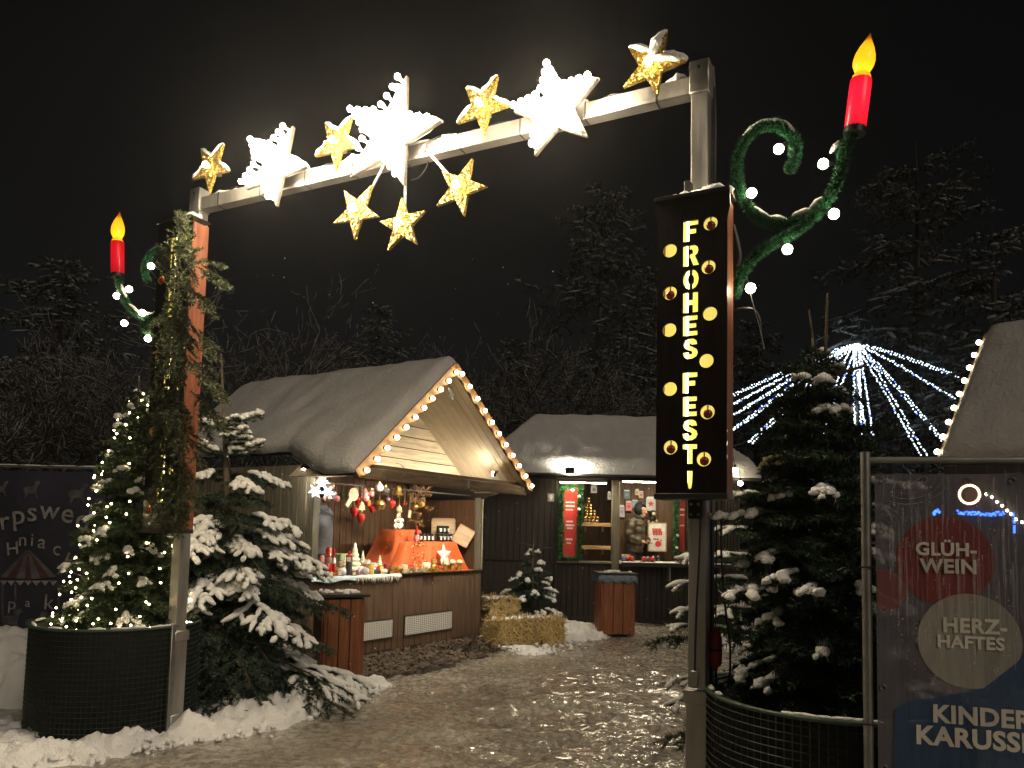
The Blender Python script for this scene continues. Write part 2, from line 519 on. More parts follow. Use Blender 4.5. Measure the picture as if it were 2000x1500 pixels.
# ================================================================== GROUND
def axis(fine0, fine1, step, lo, hi, grow=1.25):
    a = list(np.arange(fine0, fine1, step))
    s = step; x = fine1
    while x < hi:
        a.append(x); s *= grow; x += s
    a.append(hi)
    s = step; x = fine0 - step; b = []
    while x > lo:
        b.append(x); s *= grow; x -= s
    b.append(lo)
    return np.array(b[::-1] + a)
def grid_faces(nx, ny):
    i = np.arange(nx - 1)[None, :] + (np.arange(ny - 1) * nx)[:, None]
    i = i.ravel()
    return np.stack([i, i + 1, i + nx + 1, i + nx], 1)
def ground_h(X, Y):
    near = np.clip((40 - np.hypot(X, Y)) / 20, 0, 1)
    a = fbm(X * 5.5, Y * 5.5, 3, 4) - .47
    b = fbm(X * 17 + 3, Y * 17, 9, 3) - .44
    c = vnoise(X * 2.2, Y * 2.2, 21) - .5
    return near * (.050 * a + .018 * b + .03 * c)
gx = axis(-4.2, 3.6, .035, -120, 120, 1.22)
gy = np.concatenate([np.array([-120, -70, -40, -20, -8, -3, 0, 1.5, 2.5, 3.2]), np.arange(3.6, 9, .03), np.arange(9, 15.5, .06), 15.5 * 1.1 ** np.arange(1, 22)])
XX, YY = np.meshgrid(gx, gy)
GZ = ground_h(XX, YY)
_fr = np.random.default_rng(55)          # trodden path: boot prints with pushed-up rims
for _ in range(420):
    _y = _fr.uniform(4.2, 14.5); _x = _fr.normal(.0, .16) * _y + .02 * _y; _a = _fr.normal(0, .5); _L = _fr.uniform(.12, .15); _w = _fr.uniform(.045, .06); _dp = _fr.uniform(.006, .020)
    m = (np.abs(XX - _x) < .35) & (np.abs(YY - _y) < .35)
    if not m.any(): continue
    dx_ = XX[m] - _x; dy_ = YY[m] - _y; u_ = dx_ * math.sin(_a) + dy_ * math.cos(_a); v_ = dx_ * math.cos(_a) - dy_ * math.sin(_a)
    e_ = np.sqrt((u_ / _L) ** 2 + (v_ / (_w * (1 - .25 * np.clip(u_ / _L, -1, 1) ** 2))) ** 2)
    GZ[m] += np.where(e_ < 1, -_dp * np.clip((1 - e_) * 4, 0, 1), .55 * _dp * np.exp(-((e_ - 1.15) / .2) ** 2))
gv = np.stack([XX.ravel(), YY.ravel(), GZ.ravel()], 1)
g = npart(gv, grid_faces(len(gx), len(gy)), 'ground', 'slush', smooth=True)
g['kind'] = 'structure'

def bank(name, line, mat='snow', step=.03, seed=0, lump=.5, label=None):
    """lumpy heap along a line of (x, y, half width, height)"""
    P = np.array([(p[0], p[1]) for p in line]); W = np.array([p[2] for p in line]); Hh = np.array([p[3] for p in line])
    m = W.max() + .15
    xs = np.arange(P[:, 0].min() - m, P[:, 0].max() + m, step); ys = np.arange(P[:, 1].min() - m, P[:, 1].max() + m, step)
    X, Y = np.meshgrid(xs, ys)
    Z = np.full(X.shape, -1.0)
    wob = (fbm(X * 4, Y * 4, seed + 5, 3) - .45) * .5
    for i in range(len(P) - 1):
        d = P[i + 1] - P[i]; L2 = max(1e-6, (d * d).sum())
        t = np.clip(((X - P[i, 0]) * d[0] + (Y - P[i, 1]) * d[1]) / L2, 0, 1)
        dist = np.hypot(X - P[i, 0] - t * d[0], Y - P[i, 1] - t * d[1])
        w = W[i] + (W[i + 1] - W[i]) * t; h = Hh[i] + (Hh[i + 1] - Hh[i]) * t
        q = np.clip(1 - dist / w + wob, -.6, 1)
        prof = np.where(q > 0, np.sqrt(np.clip(q, 0, 1)), q * .6)
        Z = np.maximum(Z, h * prof)
    lumps = (fbm(X * 9, Y * 9, seed, 4) - .42) * 2
    rough = np.abs(fbm(X * 19, Y * 19, seed + 40, 3) - .45) * 2
    Z = Z + np.where(Z > -.03, lump * (1.25 * lumps + .8 * rough) * np.clip(.03 + Z * .7, 0, .085), 0) - .012
    V = np.stack([X.ravel(), Y.ravel(), Z.ravel()], 1)
    Fc = grid_faces(len(xs), len(ys))
    keep = (Z.ravel()[Fc] > -.045).any(1)
    Fc = Fc[keep]
    u, inv = np.unique(Fc, return_inverse=True)
    o = npart(V[u], inv.reshape(Fc.shape), name, mat, smooth=True)
    o['kind'] = 'structure'
    return o
def gl(*pts):
    return [(G(a, b).x, G(a, b).y, w, h) for (a, b, w, h) in pts]
bank('snow_bank', gl((-60, 1495, .22, .08), (120, 1478, .22, .09), (290, 1452, .2, .09), (420, 1430, .24, .12), (510, 1410, .27, .14), (590, 1382, .27, .16), (660, 1358, .24, .15), (735, 1340, .17, .07)), 'snow', .022, 3, .95)
bank('snow_bank', gl((330, 1400, .3, .06), (450, 1380, .45, .08), (560, 1350, .4, .08)), 'snow', .03, 8)
bank('snow_bank', gl((-120, 1350, .8, .62), (30, 1350, .7, .60), (110, 1360, .45, .42)), 'snow', .03, 14, .5)
bank('snow_bank', gl((-160, 1440, .5, .12), (60, 1445, .35, .10)), 'snow', .03, 15, .8)
bank('snow_bank', gl((1050, 1258, .25, .10), (1110, 1247, .32, .20), (1160, 1240, .3, .12), (1100, 1230, .3, .18)), 'snow', .03, 23, .9)
bank('snow_bank', gl((960, 1262, .2, .05), (1050, 1275, .22, .05)), 'snow', .03, 27, .9)
bank('snow_bank', gl((1270, 1203, .4, .12), (1340, 1195, .5, .22), (1440, 1195, .6, .3), (1560, 1200, .6, .28)), 'snow', .04, 31, .7)
bank('snow_bank', gl((1395, 1265, .22, .16), (1470, 1235, .35, .28), (1520, 1280, .4, .24)), 'snow', .03, 37, .8)
bank('snow_bank', gl((1130, 1200, .3, .05), (1030, 1205, .35, .06), (960, 1215, .3, .08)), 'dirty_snow', .04, 39, .7)

# dark bark mulch in front of the hut
mpts = [G(a, b) for a, b in ((640, 1300), (700, 1330), (780, 1318), (870, 1298), (950, 1278), (1010, 1262), (960, 1250), (935, 1240), (800, 1268), (690, 1288))]
mcx = np.array([p.x for p in mpts]); mcy = np.array([p.y for p in mpts])
def in_poly(x, y, px, py):
    r = np.zeros(x.shape, bool); j = len(px) - 1
    for i in range(len(px)):
        c = ((py[i] > y) != (py[j] > y)) & (x < (px[j] - px[i]) * (y - py[i]) / (py[j] - py[i] + 1e-12) + px[i])
        r ^= c; j = i
    return r
xs = np.arange(mcx.min() - .3, mcx.max() + .3, .05); ys = np.arange(mcy.min() - .3, mcy.max() + .3, .05)
X, Y = np.meshgrid(xs, ys)
wx = X + (fbm(X * 3, Y * 3, 4) - .45) * .5; wy = Y + (fbm(X * 3, Y * 3, 6) - .45) * .5
inside = in_poly(wx, wy, mcx, mcy)
Z = np.where(inside, .028 + .03 * (fbm(X * 12, Y * 12, 2) - .4), -.04)
Fc = grid_faces(len(xs), len(ys)); keep = (Z.ravel()[Fc] > 0).any(1)
o = npart(np.stack([X.ravel(), Y.ravel(), Z.ravel()], 1), Fc[keep], 'mulch_bed', 'mulch', smooth=True); o['kind'] = 'structure'
n = 7000
cx = rng.uniform(xs[0], xs[-1], n * 3); cyy = rng.uniform(ys[0], ys[-1], n * 3)
ok = in_poly(cx + rng.normal(0, .12, n * 3), cyy + rng.normal(0, .12, n * 3), mcx, mcy)
cx = cx[ok][:n]; cyy = cyy[ok][:n]; n = len(cx)
ang = rng.uniform(0, 2 * np.pi, n); ln = rng.uniform(.012, .04, n); wd = rng.uniform(.004, .010, n); tilt = rng.normal(0, .35, n)
dx = np.stack([np.cos(ang), np.sin(ang), np.sin(tilt)], 1); dy = np.stack([-np.sin(ang), np.cos(ang), rng.normal(0, .3, n)], 1)
c = np.stack([cx, cyy, rng.uniform(.032, .055, n)], 1)
V = np.stack([c - dx * ln[:, None] - dy * wd[:, None], c + dx * ln[:, None] - dy * wd[:, None], c + dx * ln[:, None] + dy * wd[:, None], c - dx * ln[:, None] + dy * wd[:, None]], 1).reshape(-1, 3)
o = npart(V, np.arange(n * 4).reshape(-1, 4), 'bark_chips', 'chips')
tag(o, 'loose dark bark mulch spread along the foot of the ornament hut', 'bark mulch', kind='stuff')

# ================================================================== FIR GEOMETRY
def needles(S, per_m, nl, nw, r, flat=.0, fwd=.55):
    """S: (k,6) twig segments -> one thin triangle per needle"""
    S = np.asarray(S, float)
    a = S[:, :3]; b = S[:, 3:6]; L = np.linalg.norm(b - a, axis=1)
    cnt = np.maximum(1, (L * per_m).astype(int)); idx = np.repeat(np.arange(len(S)), cnt)
    n = len(idx)
    t = r.random(n)[:, None]
    p = a[idx] + (b - a)[idx] * t
    ax = ((b - a) / np.maximum(L, 1e-6)[:, None])[idx]
    q = r.normal(size=(n, 3)); q[:, 2] = q[:, 2] * (1 - flat) + .25 * flat
    q -= ax * (q * ax).sum(1)[:, None]; q /= np.maximum(np.linalg.norm(q, axis=1), 1e-6)[:, None]
    d = ax * fwd + q * math.sqrt(1 - fwd * fwd)
    tip = p + d * (nl * r.uniform(.7, 1.15, n))[:, None]
    s = np.cross(d, r.normal(size=(n, 3))); s /= np.maximum(np.linalg.norm(s, axis=1), 1e-6)[:, None]
    s *= nw / 2
    V = np.stack([p - s, p + s, tip], 1).reshape(-1, 3)
    return V, np.arange(n * 3).reshape(-1, 3)
def stems(S, r0, n=4):
    S = np.asarray(S, float); a = S[:, :3]; b = S[:, 3:6]; d = b - a
    d /= np.maximum(np.linalg.norm(d, axis=1), 1e-6)[:, None]
    u = np.cross(d, [0.13, .21, .97]); u /= np.maximum(np.linalg.norm(u, axis=1), 1e-6)[:, None]; w = np.cross(d, u)
    r0 = np.broadcast_to(np.asarray(r0, float), (len(S),))[:, None]
    V = []
    for (p, k) in ((a, 1.), (b, .6)):
        for j in range(n):
            th = 2 * math.pi * j / n
            V.append(p + (u * math.cos(th) + w * math.sin(th)) * r0 * k)
    V = np.stack(V, 1).reshape(-1, 3)
    base = (np.arange(len(S)) * 2 * n)[:, None]
    Q = [base + np.array([[j, (j + 1) % n, n + (j + 1) % n, n + j]]) for j in range(n)]
    return V, np.concatenate(Q, 0)
def quad_fix(T):
    # a closing triangle is written as a quad whose last corner is dropped: split the other way
    bad = T[:, 3] < 0
    if not bad.any(): return T
    tri = T[bad][:, :3]; quad = T[~bad]
    return np.concatenate([quad[:, [0, 1, 2]], quad[:, [0, 2, 3]], tri])
def snow_tubes(S, rad, r, lift=.5, rings=6, sides=7, sag=.0):
    """soft uneven rolls of snow lying on twig segments"""
    S = np.asarray(S, float); a = S[:, :3]; b = S[:, 3:6]; d = b - a
    L = np.linalg.norm(d, axis=1); d = d / np.maximum(L, 1e-6)[:, None]
    u = np.cross(d, [0, 0, 1.]); nn = np.linalg.norm(u, axis=1)
    u[nn < .1] = [1, 0, 0]; u /= np.maximum(np.linalg.norm(u, axis=1), 1e-6)[:, None]
    w = np.cross(u, d)
    k = len(S); rad = np.broadcast_to(np.asarray(rad, float), (k,))
    V = np.zeros((k, rings, sides, 3))
    for i in range(rings):
        t = i / (rings - 1)
        prof = max(.08, math.sin(math.pi * (.06 + .88 * t)) ** .45)
        rr = rad * prof * r.uniform(.84, 1.18, k)
        c = a + (b - a) * (t * 1.06 - .03) + w * (rad * lift)[:, None] + r.normal(0, .12, (k, 3)) * rad[:, None]
        for j in range(sides):
            th = 2 * math.pi * j / sides
            hz = math.cos(th) * 1.15; vt = math.sin(th); vt = vt * .95 if vt > 0 else vt * .55
            V[:, i, j] = c + u * (hz * rr * r.uniform(.92, 1.08, k))[:, None] + w * (vt * rr)[:, None]
    V = V.reshape(-1, 3)
    Q = []
    for i in range(rings - 1):
        for j in range(sides):
            j2 = (j + 1) % sides
            Q.append((i * sides + j, i * sides + j2, (i + 1) * sides + j2, (i + 1) * sides + j))
    # rounded ends: each end ring is drawn together onto a point in front of it
    V = V.reshape(k, rings * sides, 3)
    e0 = V[:, :sides].mean(1) - d * (rad * .35)[:, None]; e1 = V[:, -sides:].mean(1) + d * (rad * .35)[:, None]
    V = np.concatenate([V, e0[:, None], e1[:, None]], 1); m = rings * sides
    for j in range(0, sides - 1, 2):
        j2, j3 = (j + 1) % sides, (j + 2) % sides
        Q.append((m, j3, j2, j)); Q.append((m + 1, m - sides + j, m - sides + j2, m - sides + j3))
    if sides % 2:
        Q.append((m, 0, sides - 1, sides - 1)); Q.append((m + 1, m - 1, m - sides, m - sides))
    Q = np.array(Q)
    T = (np.arange(k) * (rings * sides + 2))[:, None, None] + Q[None]
    T = T.reshape(-1, 4); V = V.reshape(-1, 3)
    bad = (T[:, 2] == T[:, 3]); T[bad, 3] = -1
    return V, quad_fix(T)
def branch(p0, d, length, r, droop=.25, twigs=9, ang=52, tw=.45, sub=True, curl=.0, updroop=0.):
    """main axis plus side twigs in a flat spray. returns axis segs, twig segs"""
    p = np.array(p0, float); d = np.array(d, float); d /= np.linalg.norm(d)
    n = 6; ax = []; pts = [p.copy()]
    for i in range(n):
        dd = d + np.array([0, 0, -droop * (i + .5) / n + updroop * max(0, i - 3) / 2]) + r.normal(0, .05, 3)
        dd /= np.linalg.norm(dd); q = pts[-1] + dd * length / n
        ax.append(np.r_[pts[-1], q]); pts.append(q)
    pts = np.array(pts); tws = []
    side = np.cross(d, [0, 0, 1.]); side /= max(1e-6, np.linalg.norm(side))
    for i in range(twigs):
        t = .18 + .8 * (i + r.uniform(-.3, .3)) / max(1, twigs)
        k = min(n - 1, int(t * n)); f = t * n - k
        b = pts[k] + (pts[k + 1] - pts[k]) * f
        dirm = pts[k + 1] - pts[k]; dirm /= np.linalg.norm(dirm)
        sgn = 1 if i % 2 else -1
        a = math.radians(ang + r.uniform(-10, 10))
        td = dirm * math.cos(a) + side * sgn * math.sin(a) + np.array([0, 0, -droop * .35 + r.uniform(-.12, .12)])
        td /= np.linalg.norm(td)
        tl = length * tw * (1.05 - t) ** .8 * r.uniform(.75, 1.1) + .03
        m = b + td * tl * .5; e = m + (td + np.array([0, 0, -.15])) * tl * .5
        tws.append(np.r_[b, m]); tws.append(np.r_[m, e])
        if sub and tl > .16:
            for s2 in (-1, 1):
                sd = td * .75 + np.cross(td, [0, 0, 1.]) * s2 * .65 + np.array([0, 0, -.08])
                tws.append(np.r_[m, m + sd * tl * .42])
                tws.append(np.r_[b + td * tl * .25, b + td * tl * .25 + sd * tl * .3])
    return np.array(ax), np.array(tws)
def cat(parts):
    Vs = []; Ts = []; o = 0
    for V, T in parts:
        Vs.append(V); Ts.append(T + o); o += len(V)
    return np.concatenate(Vs), np.concatenate(Ts)

# ================================================================== FAR WOOD
def far_conifer(seed, h, rad, name, label, cat_, loc, lean=0):
    r = np.random.default_rng(seed)
    t = thing(name, label, cat_, loc, 'trees of the dark wood behind the huts')
    mb = MB(); k = 7
    mb.tube([(loc[0] + math.sin(i * 1.3) * .05, loc[1], h * i / k) for i in range(k + 1)], [.22 * (1 - i / k) + .015 for i in range(k + 1)], 6)
    part(mb, 'trunk', 'far_bark', t)
    AX = []; TW = []; z = h * .10
    while z < h * .97:
        f = 1 - z / h
        for j in range(int(r.integers(6, 10))):
            a = r.uniform(0, 2 * math.pi); l = rad * 1.35 * (min(1, f * 1.6) ** .6) * r.uniform(.35, 1.15) + .25
            if r.random() < .12: continue
            ax, tw = branch((loc[0], loc[1], z), (math.cos(a), math.sin(a), r.uniform(-.05, .45)), l, r, .6, 9, 58, .42, False, updroop=.7)
            AX.append(ax); TW.append(tw)
        z += h * .045 * r.uniform(.6, 1.5)
    AX = np.concatenate(AX); TW = np.concatenate(TW)
    V, T = needles(np.concatenate([AX, TW]), 15, .20, .07, r, .3, .5)
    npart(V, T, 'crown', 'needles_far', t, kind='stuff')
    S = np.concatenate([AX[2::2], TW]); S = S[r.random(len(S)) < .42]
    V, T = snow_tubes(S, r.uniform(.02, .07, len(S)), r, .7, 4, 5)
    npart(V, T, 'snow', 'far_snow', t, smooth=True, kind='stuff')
    return t
def far_bare(seed, h, name, label, cat_, loc):
    r = np.random.default_rng(seed)
    t = thing(name, label, cat_, loc, 'trees of the dark wood behind the huts')
    segs = []; rad = []
    def grow(p, d, l, lev):
        n = 3
        for i in range(n):
            d = d + r.normal(0, .13, 3) + np.array([0, 0, .05]); d /= np.linalg.norm(d)
            q = p + d * l / n; segs.append(np.r_[p, q]); rad.append(.10 * (h / 10) * .52 ** lev); p = q
            if lev < 4 and (i > 0 or lev > 0):
                for s in range(2 if lev < 3 else 1):
                    nd = d + r.normal(0, .62, 3) + np.array([0, 0, -.03 * lev]); nd /= np.linalg.norm(nd)
                    grow(p, nd, l * r.uniform(.5, .72), lev + 1)
    for s in range(3):
        d = np.array([r.normal(0, .25), r.normal(0, .2), 1.]); grow(np.array(loc, float), d / np.linalg.norm(d), h * .45, 0)
    segs = np.array(segs); rad = np.array(rad)
    V, T = stems(segs, rad, 4)
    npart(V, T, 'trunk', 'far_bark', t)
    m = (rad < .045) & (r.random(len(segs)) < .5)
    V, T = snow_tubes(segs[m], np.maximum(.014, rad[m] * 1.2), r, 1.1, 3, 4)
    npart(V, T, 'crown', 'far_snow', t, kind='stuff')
    return t
FC = [  # px, Y, height, radius, label
    (1165, 27, 14.5, 3.4, 'tall snow-dusted conifer in the wood between the arch and the sign board'),
    (1275, 31, 13.0, 3.0, 'snow-dusted conifer in the wood directly behind the letter sign'),
    (1800, 24, 14.6, 3.8, 'tallest snow-dusted conifer behind the right candle scroll'),
    (1950, 21, 10.5, 2.6, 'dark conifer with snowy boughs above the right hut roof'),
    (1800, 29, 8.2, 2.2, 'narrow young conifer between the light tent and the right hut'),
    (1480, 29, 10.0, 2.4, 'dark conifer in the wood behind the right planter tree'),
    (720, 32, 11.2, 2.8, 'dark conifer in the wood above the ornament hut ridge'),
    (90, 26, 11.0, 3.0, 'dark conifer in the wood above the left banner'),
    (1010, 34, 10.5, 2.6, 'dark conifer in the wood left of the second hut roof'),
]
for i, (px, y, h, rd, lb) in enumerate(FC):
    p = atY(px, 1040, y)
    far_conifer(100 + i, h, rd, 'conifer_tree', lb, 'tree', Vector((p.x, y, 0)))
far_protos = []
FB = [(450, 22, 8.8, 'bare snowy tree rising behind the left end of the ornament hut roof'),
      (590, 24, 7.6, 'bare snowy bush tree above the middle of the ornament hut roof'),
      (830, 23, 7.4, 'bare snowy tree behind the ridge of the ornament hut'),
      (990, 22, 7.6, 'bare snowy tree behind the lit gable of the ornament hut'),
      (1120, 22, 7.4, 'bare snowy tree above the second hut roof'),
      (1240, 21, 6.6, 'bare snowy tree just left of the letter sign'),
      (250, 22, 7.4, 'bare tree in the dark behind the left candle'),
      (30, 20, 7.0, 'bare tree in the dark at the far left edge'),
      (1740, 23, 5.4, 'bare snowy bush under the light tent')]
for i, (px, y, h, lb) in enumerate(FB):
    p = atY(px, 1040, y)
    if i < 3:
        far_protos.append((far_bare(300 + i, h, 'bare_tree', lb, 'tree', Vector((p.x, y, 0))), h))
    else:
        src, h0 = far_protos[i % 3]
        o = copy_tree(src); k = h / h0
        o.matrix_world = Matrix.Translation((p.x, y, 0)) @ Matrix.Rotation(1.7 * i, 4, 'Z') @ Matrix.Diagonal((k * (.9 + .05 * (i % 4)), k, k, 1))
        o['label'] = lb; WM[o.name] = o.matrix_world.copy()

# loose clods of snow shovelled to the edges of the path
def clods(line, n, seed, label, spread=.16):
    r = np.random.default_rng(seed); P = np.array([(G(a, b).x, G(a, b).y) for a, b in line])
    k = r.integers(0, len(P) - 1, n); f = r.random(n)[:, None]; c = P[k] + (P[k + 1] - P[k]) * f + r.normal(0, spread, (n, 2))
    rad = np.clip(r.lognormal(-4.25, .5, n), .006, .036); vs, fs = ICO[2]; vs = np.array(vs); fs = np.array(fs)
    V = vs[None] * rad[:, None, None] * r.uniform(.7, 1.3, (n, len(vs), 1)) * np.array([1, 1, .75]); V[:, :, 0] += c[:, None, 0]; V[:, :, 1] += c[:, None, 1]; V[:, :, 2] += (rad * .35)[:, None] + r.uniform(0, .05, n)[:, None] * np.exp(-((r.normal(0, 1, n)) ** 2))[:, None]
    T = (fs[None] + (np.arange(n) * len(vs))[:, None, None]).reshape(-1, 3)
    o = npart(V.reshape(-1, 3), T, 'snow_clods', 'snow', None, True); tag(o, label, 'snow clods', kind='stuff')
clods([(-40, 1492), (120, 1482), (290, 1462), (420, 1440), (510, 1418), (590, 1390), (660, 1366), (740, 1346)], 800, 1, 'loose clods of snow along the left edge of the path', .10)
clods([(1000, 1268), (1060, 1274), (1110, 1256), (1165, 1244)], 260, 2, 'loose clods of snow around the straw bales', .16)
# ================================================================== ARCH
PL = G(334, 1437)                      # foot of the left post
PR = hit(1366, 1048, (0, 4.18, 0), (0, 1, 0)); PR.z = 0
U = (PR - PL).normalized()
ARCH = frame(PR, U)                    # x along the arch, y away from the camera, z up
ARI = ARCH.inverted()
SPAN = (PR - PL).length
NB = Vector((-U.y, U.x, 0))            # pointing back
def ah(px, py, yl=0.0):
    """local arch coordinates of a photo pixel on the plane y = yl"""
    return ARI @ hit(px, py, PR + NB * yl, NB)
TOP = ah(1366, 122, -.05).z
arch = thing('light_arch', 'tall aluminium arch of two posts and a beam spanning the path', 'archway', ARCH)
def apart(name, m, fn, smooth='auto', parent=None, kind=None):
    mb = MB(); fn(mb); return part(mb, name, m, parent or arch, smooth, kind, local=True)
for x0 in (0.0, -SPAN):
    apart('lower_post', 'aluminium', lambda b: b.box((x0, 0, .40), (.115, .115, .80), ch=.006))
    apart('post', 'aluminium', lambda b: b.box((x0, 0, .8 + (TOP - .8) / 2), (.095, .095, TOP - .8), ch=.005))
    apart('sleeve', 'aluminium', lambda b: b.box((x0, 0, .755), (.135, .135, .075), ch=.006))
    apart('foot_sleeve', 'aluminium', lambda b: b.box((x0, 0, .085), (.14, .14, .17), ch=.006))
    apart('top_cap', 'aluminium', lambda b: b.box((x0 + (.0), -.004, TOP - .08), (.112, .112, .19), ch=.006))
    apart('bolt', 'dark_metal', lambda b: b.tube([(x0, -.058, TOP - .03), (x0, -.066, TOP - .03)], .008, 6))
BZ = TOP - .115
apart('beam', 'aluminium', lambda b: b.box((-SPAN / 2, 0, BZ), (SPAN - .112, .085, .105), ch=.005))
apart('back_tube', 'dark_metal', lambda b: b.box((.03, .095, TOP / 2 + .35), (.05, .07, TOP - .85), ch=.008))
for k in range(9):
    xk = -SPAN + .25 + k * (SPAN - .5) / 8
    apart('cable_tie', 'cable', lambda b: b.box((xk, 0, BZ), (.006, .091, .111)))
# cable and snow lying on the beam
mb = MB(); pts = []
for i in range(60):
    x = -SPAN + .1 + i * (SPAN - .25) / 59
    pts.append((x, -.01 + .02 * math.sin(i * .9), BZ + .062 + .012 * math.sin(i * 1.7)))
mb.tube(pts, .006, 5, ARCH)
o = single(mb, 'power_cable', 'cable', 'thin black cable running along the top of the arch beam', 'cable')
mb = MB(); r_ = random.Random(5)
S = []
x = -SPAN + .12
while x < -.15:
    l = r_.uniform(.12, .42)
    if r_.random() < .8: S.append([x, r_.uniform(-.01, .02), BZ + .055, min(x + l, -.1), r_.uniform(-.01, .02), BZ + .055])
    x += l + r_.uniform(.02, .1)
V, T = snow_tubes(np.array(S), np.array([r_.uniform(.026, .045) for _ in S]), np.random.default_rng(2), .3, 7, 8)
npart(np.array([ARCH @ Vector(v) for v in V]), T, 'snow', 'snow', arch, smooth=True, kind='stuff')

# ================================================================== STARS
def star_pts(c, Ro, Ri, a0):
    return [(c[0] + (Ro if i % 2 == 0 else Ri) * math.sin(a0 + i * math.pi / 5), c[1] + (Ro if i % 2 == 0 else Ri) * math.cos(a0 + i * math.pi / 5)) for i in range(10)]
def fit_star(tips, yl):
    P = [ah(a, b, yl) for a, b in tips]
    c = (sum(p.x for p in P) / 5, sum(p.z for p in P) / 5)
    Ro = sum(math.hypot(p.x - c[0], p.z - c[1]) for p in P) / 5
    an = [math.atan2(p.x - c[0], p.z - c[1]) for p in P]
    s = sum(math.sin(5 * a) for a in an); cc = sum(math.cos(5 * a) for a in an)
    return c, Ro, math.atan2(s, cc) / 5
def socket_bulb(t, p, d, r, m, sub=2, stem=0.):
    """round bulb on a short socket; p on the surface, d outward (both in t's space)"""
    d = Vector(d).normalized(); p = Vector(p)
    b = MB(); b.ball(p + d * (r * 1.55 + stem), r, sub)
    bo = part(b, 'bulb', m, t, True, local=True)
    s = MB(); s.tube([p, p + d * (r * .85 + stem)], [r * .62, r * .55], 8)
    part(s, 'socket', 'p_white', bo, local=True)
BIG = [('left', [(571, 250), (597, 328), (543, 406), (483, 365), (497, 272)], 'large white bulb-studded star at the left end of the arch beam'),
       ('mid', [(793, 142), (850, 241), (792, 372), (690, 345), (692, 212)], 'largest white bulb-studded star in the middle of the arch beam'),
       ('right', [(1074, 122), (1162, 155), (1147, 275), (1048, 302), (1008, 215)], 'large white bulb-studded star right of the middle of the beam')]
for nm, tips, lb in BIG:
    YL = -.16
    c, Ro, a0 = fit_star(tips, YL)
    Ms = ARCH @ T_((c[0], YL, c[1]))
    t = thing('bulb_star', lb, 'star', Ms, 'large white stars on the arch')
    Ri = Ro * .40
    mb = MB(); mb.prism(star_pts((0, 0), Ro, Ri, a0), -.008, .008)
    part(mb, 'star_plate', 'star_plate', t, local=True)
    # folded rim along the edge
    sp = star_pts((0, 0), Ro, Ri, a0)
    for i in range(10):
        a, b_ = sp[i], sp[(i + 1) % 10]
        mb = MB(); d = Vector((b_[0] - a[0], 0, b_[1] - a[1])); L = d.length
        mb.box((L / 2, 0, 0), (L * .97, .024, .004), frame((a[0], .010, a[1]), d, z=Vector((0, 1, 0)).cross(d).normalized(), y=(0, 1, 0)))
        part(mb, 'rim', 'star_rim', t, local=True)
    rb = .0185
    rnd = random.Random(len(lb))
    for i in range(5):
        aT = a0 + i * 2 * math.pi / 5
        for k, f in enumerate((.87, .70, .54, .39)):
            for s in ((0,) if k == 0 else (-1, 1)):
                w = (0, .055, .115, .185)[k] * Ro
                x = math.sin(aT) * f * Ro + math.cos(aT) * s * w
                z = math.cos(aT) * f * Ro - math.sin(aT) * s * w
                socket_bulb(t, (x, -.008, z), (0, -1, 0), rb, 'star_bulb', 2, .045)
    # struts behind that carry it
    for s in (-1, 1):
        mb = MB(); mb.box((s * Ro * .25, .06, .0), (.03, .10, .03))
        part(mb, 'bracket', 'zinc', t, local=True)
    mb = MB(); S = []
    for i in range(10):
        a, b_ = sp[i], sp[(i + 1) % 10]
        if abs(b_[1] - a[1]) < Ro * .42 and (a[1] + b_[1]) / 2 > -.35 * Ro:
            S.append([a[0] * .97, .02, a[1] + .004, b_[0] * .97, .02, b_[1] + .004])
    if S:
        V, T = snow_tubes(np.array(S), .022, np.random.default_rng(4), .5, 6, 7)
        npart(np.array([Ms @ Vector(v) for v in V]), T, 'snow', 'snow', t, True, 'stuff')
GOLD = [([(436, 282), (448, 335), (410, 380), (380, 348), (392, 293)], 'small gold glitter star above the left corner of the arch', None, 1),
        ([(686, 232), (700, 288), (659, 338), (621, 303), (634, 237)], 'small gold glitter star on the beam between left and middle white stars', None, 1),
        ([(968, 150), (995, 210), (946, 268), (899, 240), (911, 167)], 'small gold glitter star on the beam right of the middle white star', None, 1),
        ([(1302, 60), (1333, 125), (1287, 190), (1222, 172), (1230, 92)], 'snow-crusted gold glitter star near the right corner of the arch', None, 2),
        ([(672, 370), (725, 363), (738, 428), (697, 468), (655, 434)], 'gold glitter star hanging on a rod left below the middle star', (752, 318), 0),
        ([(785, 383), (829, 414), (815, 480), (760, 488), (744, 434)], 'lowest gold glitter star hanging straight below the middle star', (793, 300), 0),
        ([(920, 308), (948, 370), (909, 423), (856, 403), (866, 332)], 'gold glitter star hanging on a rod right below the middle star', (830, 290), 0)]
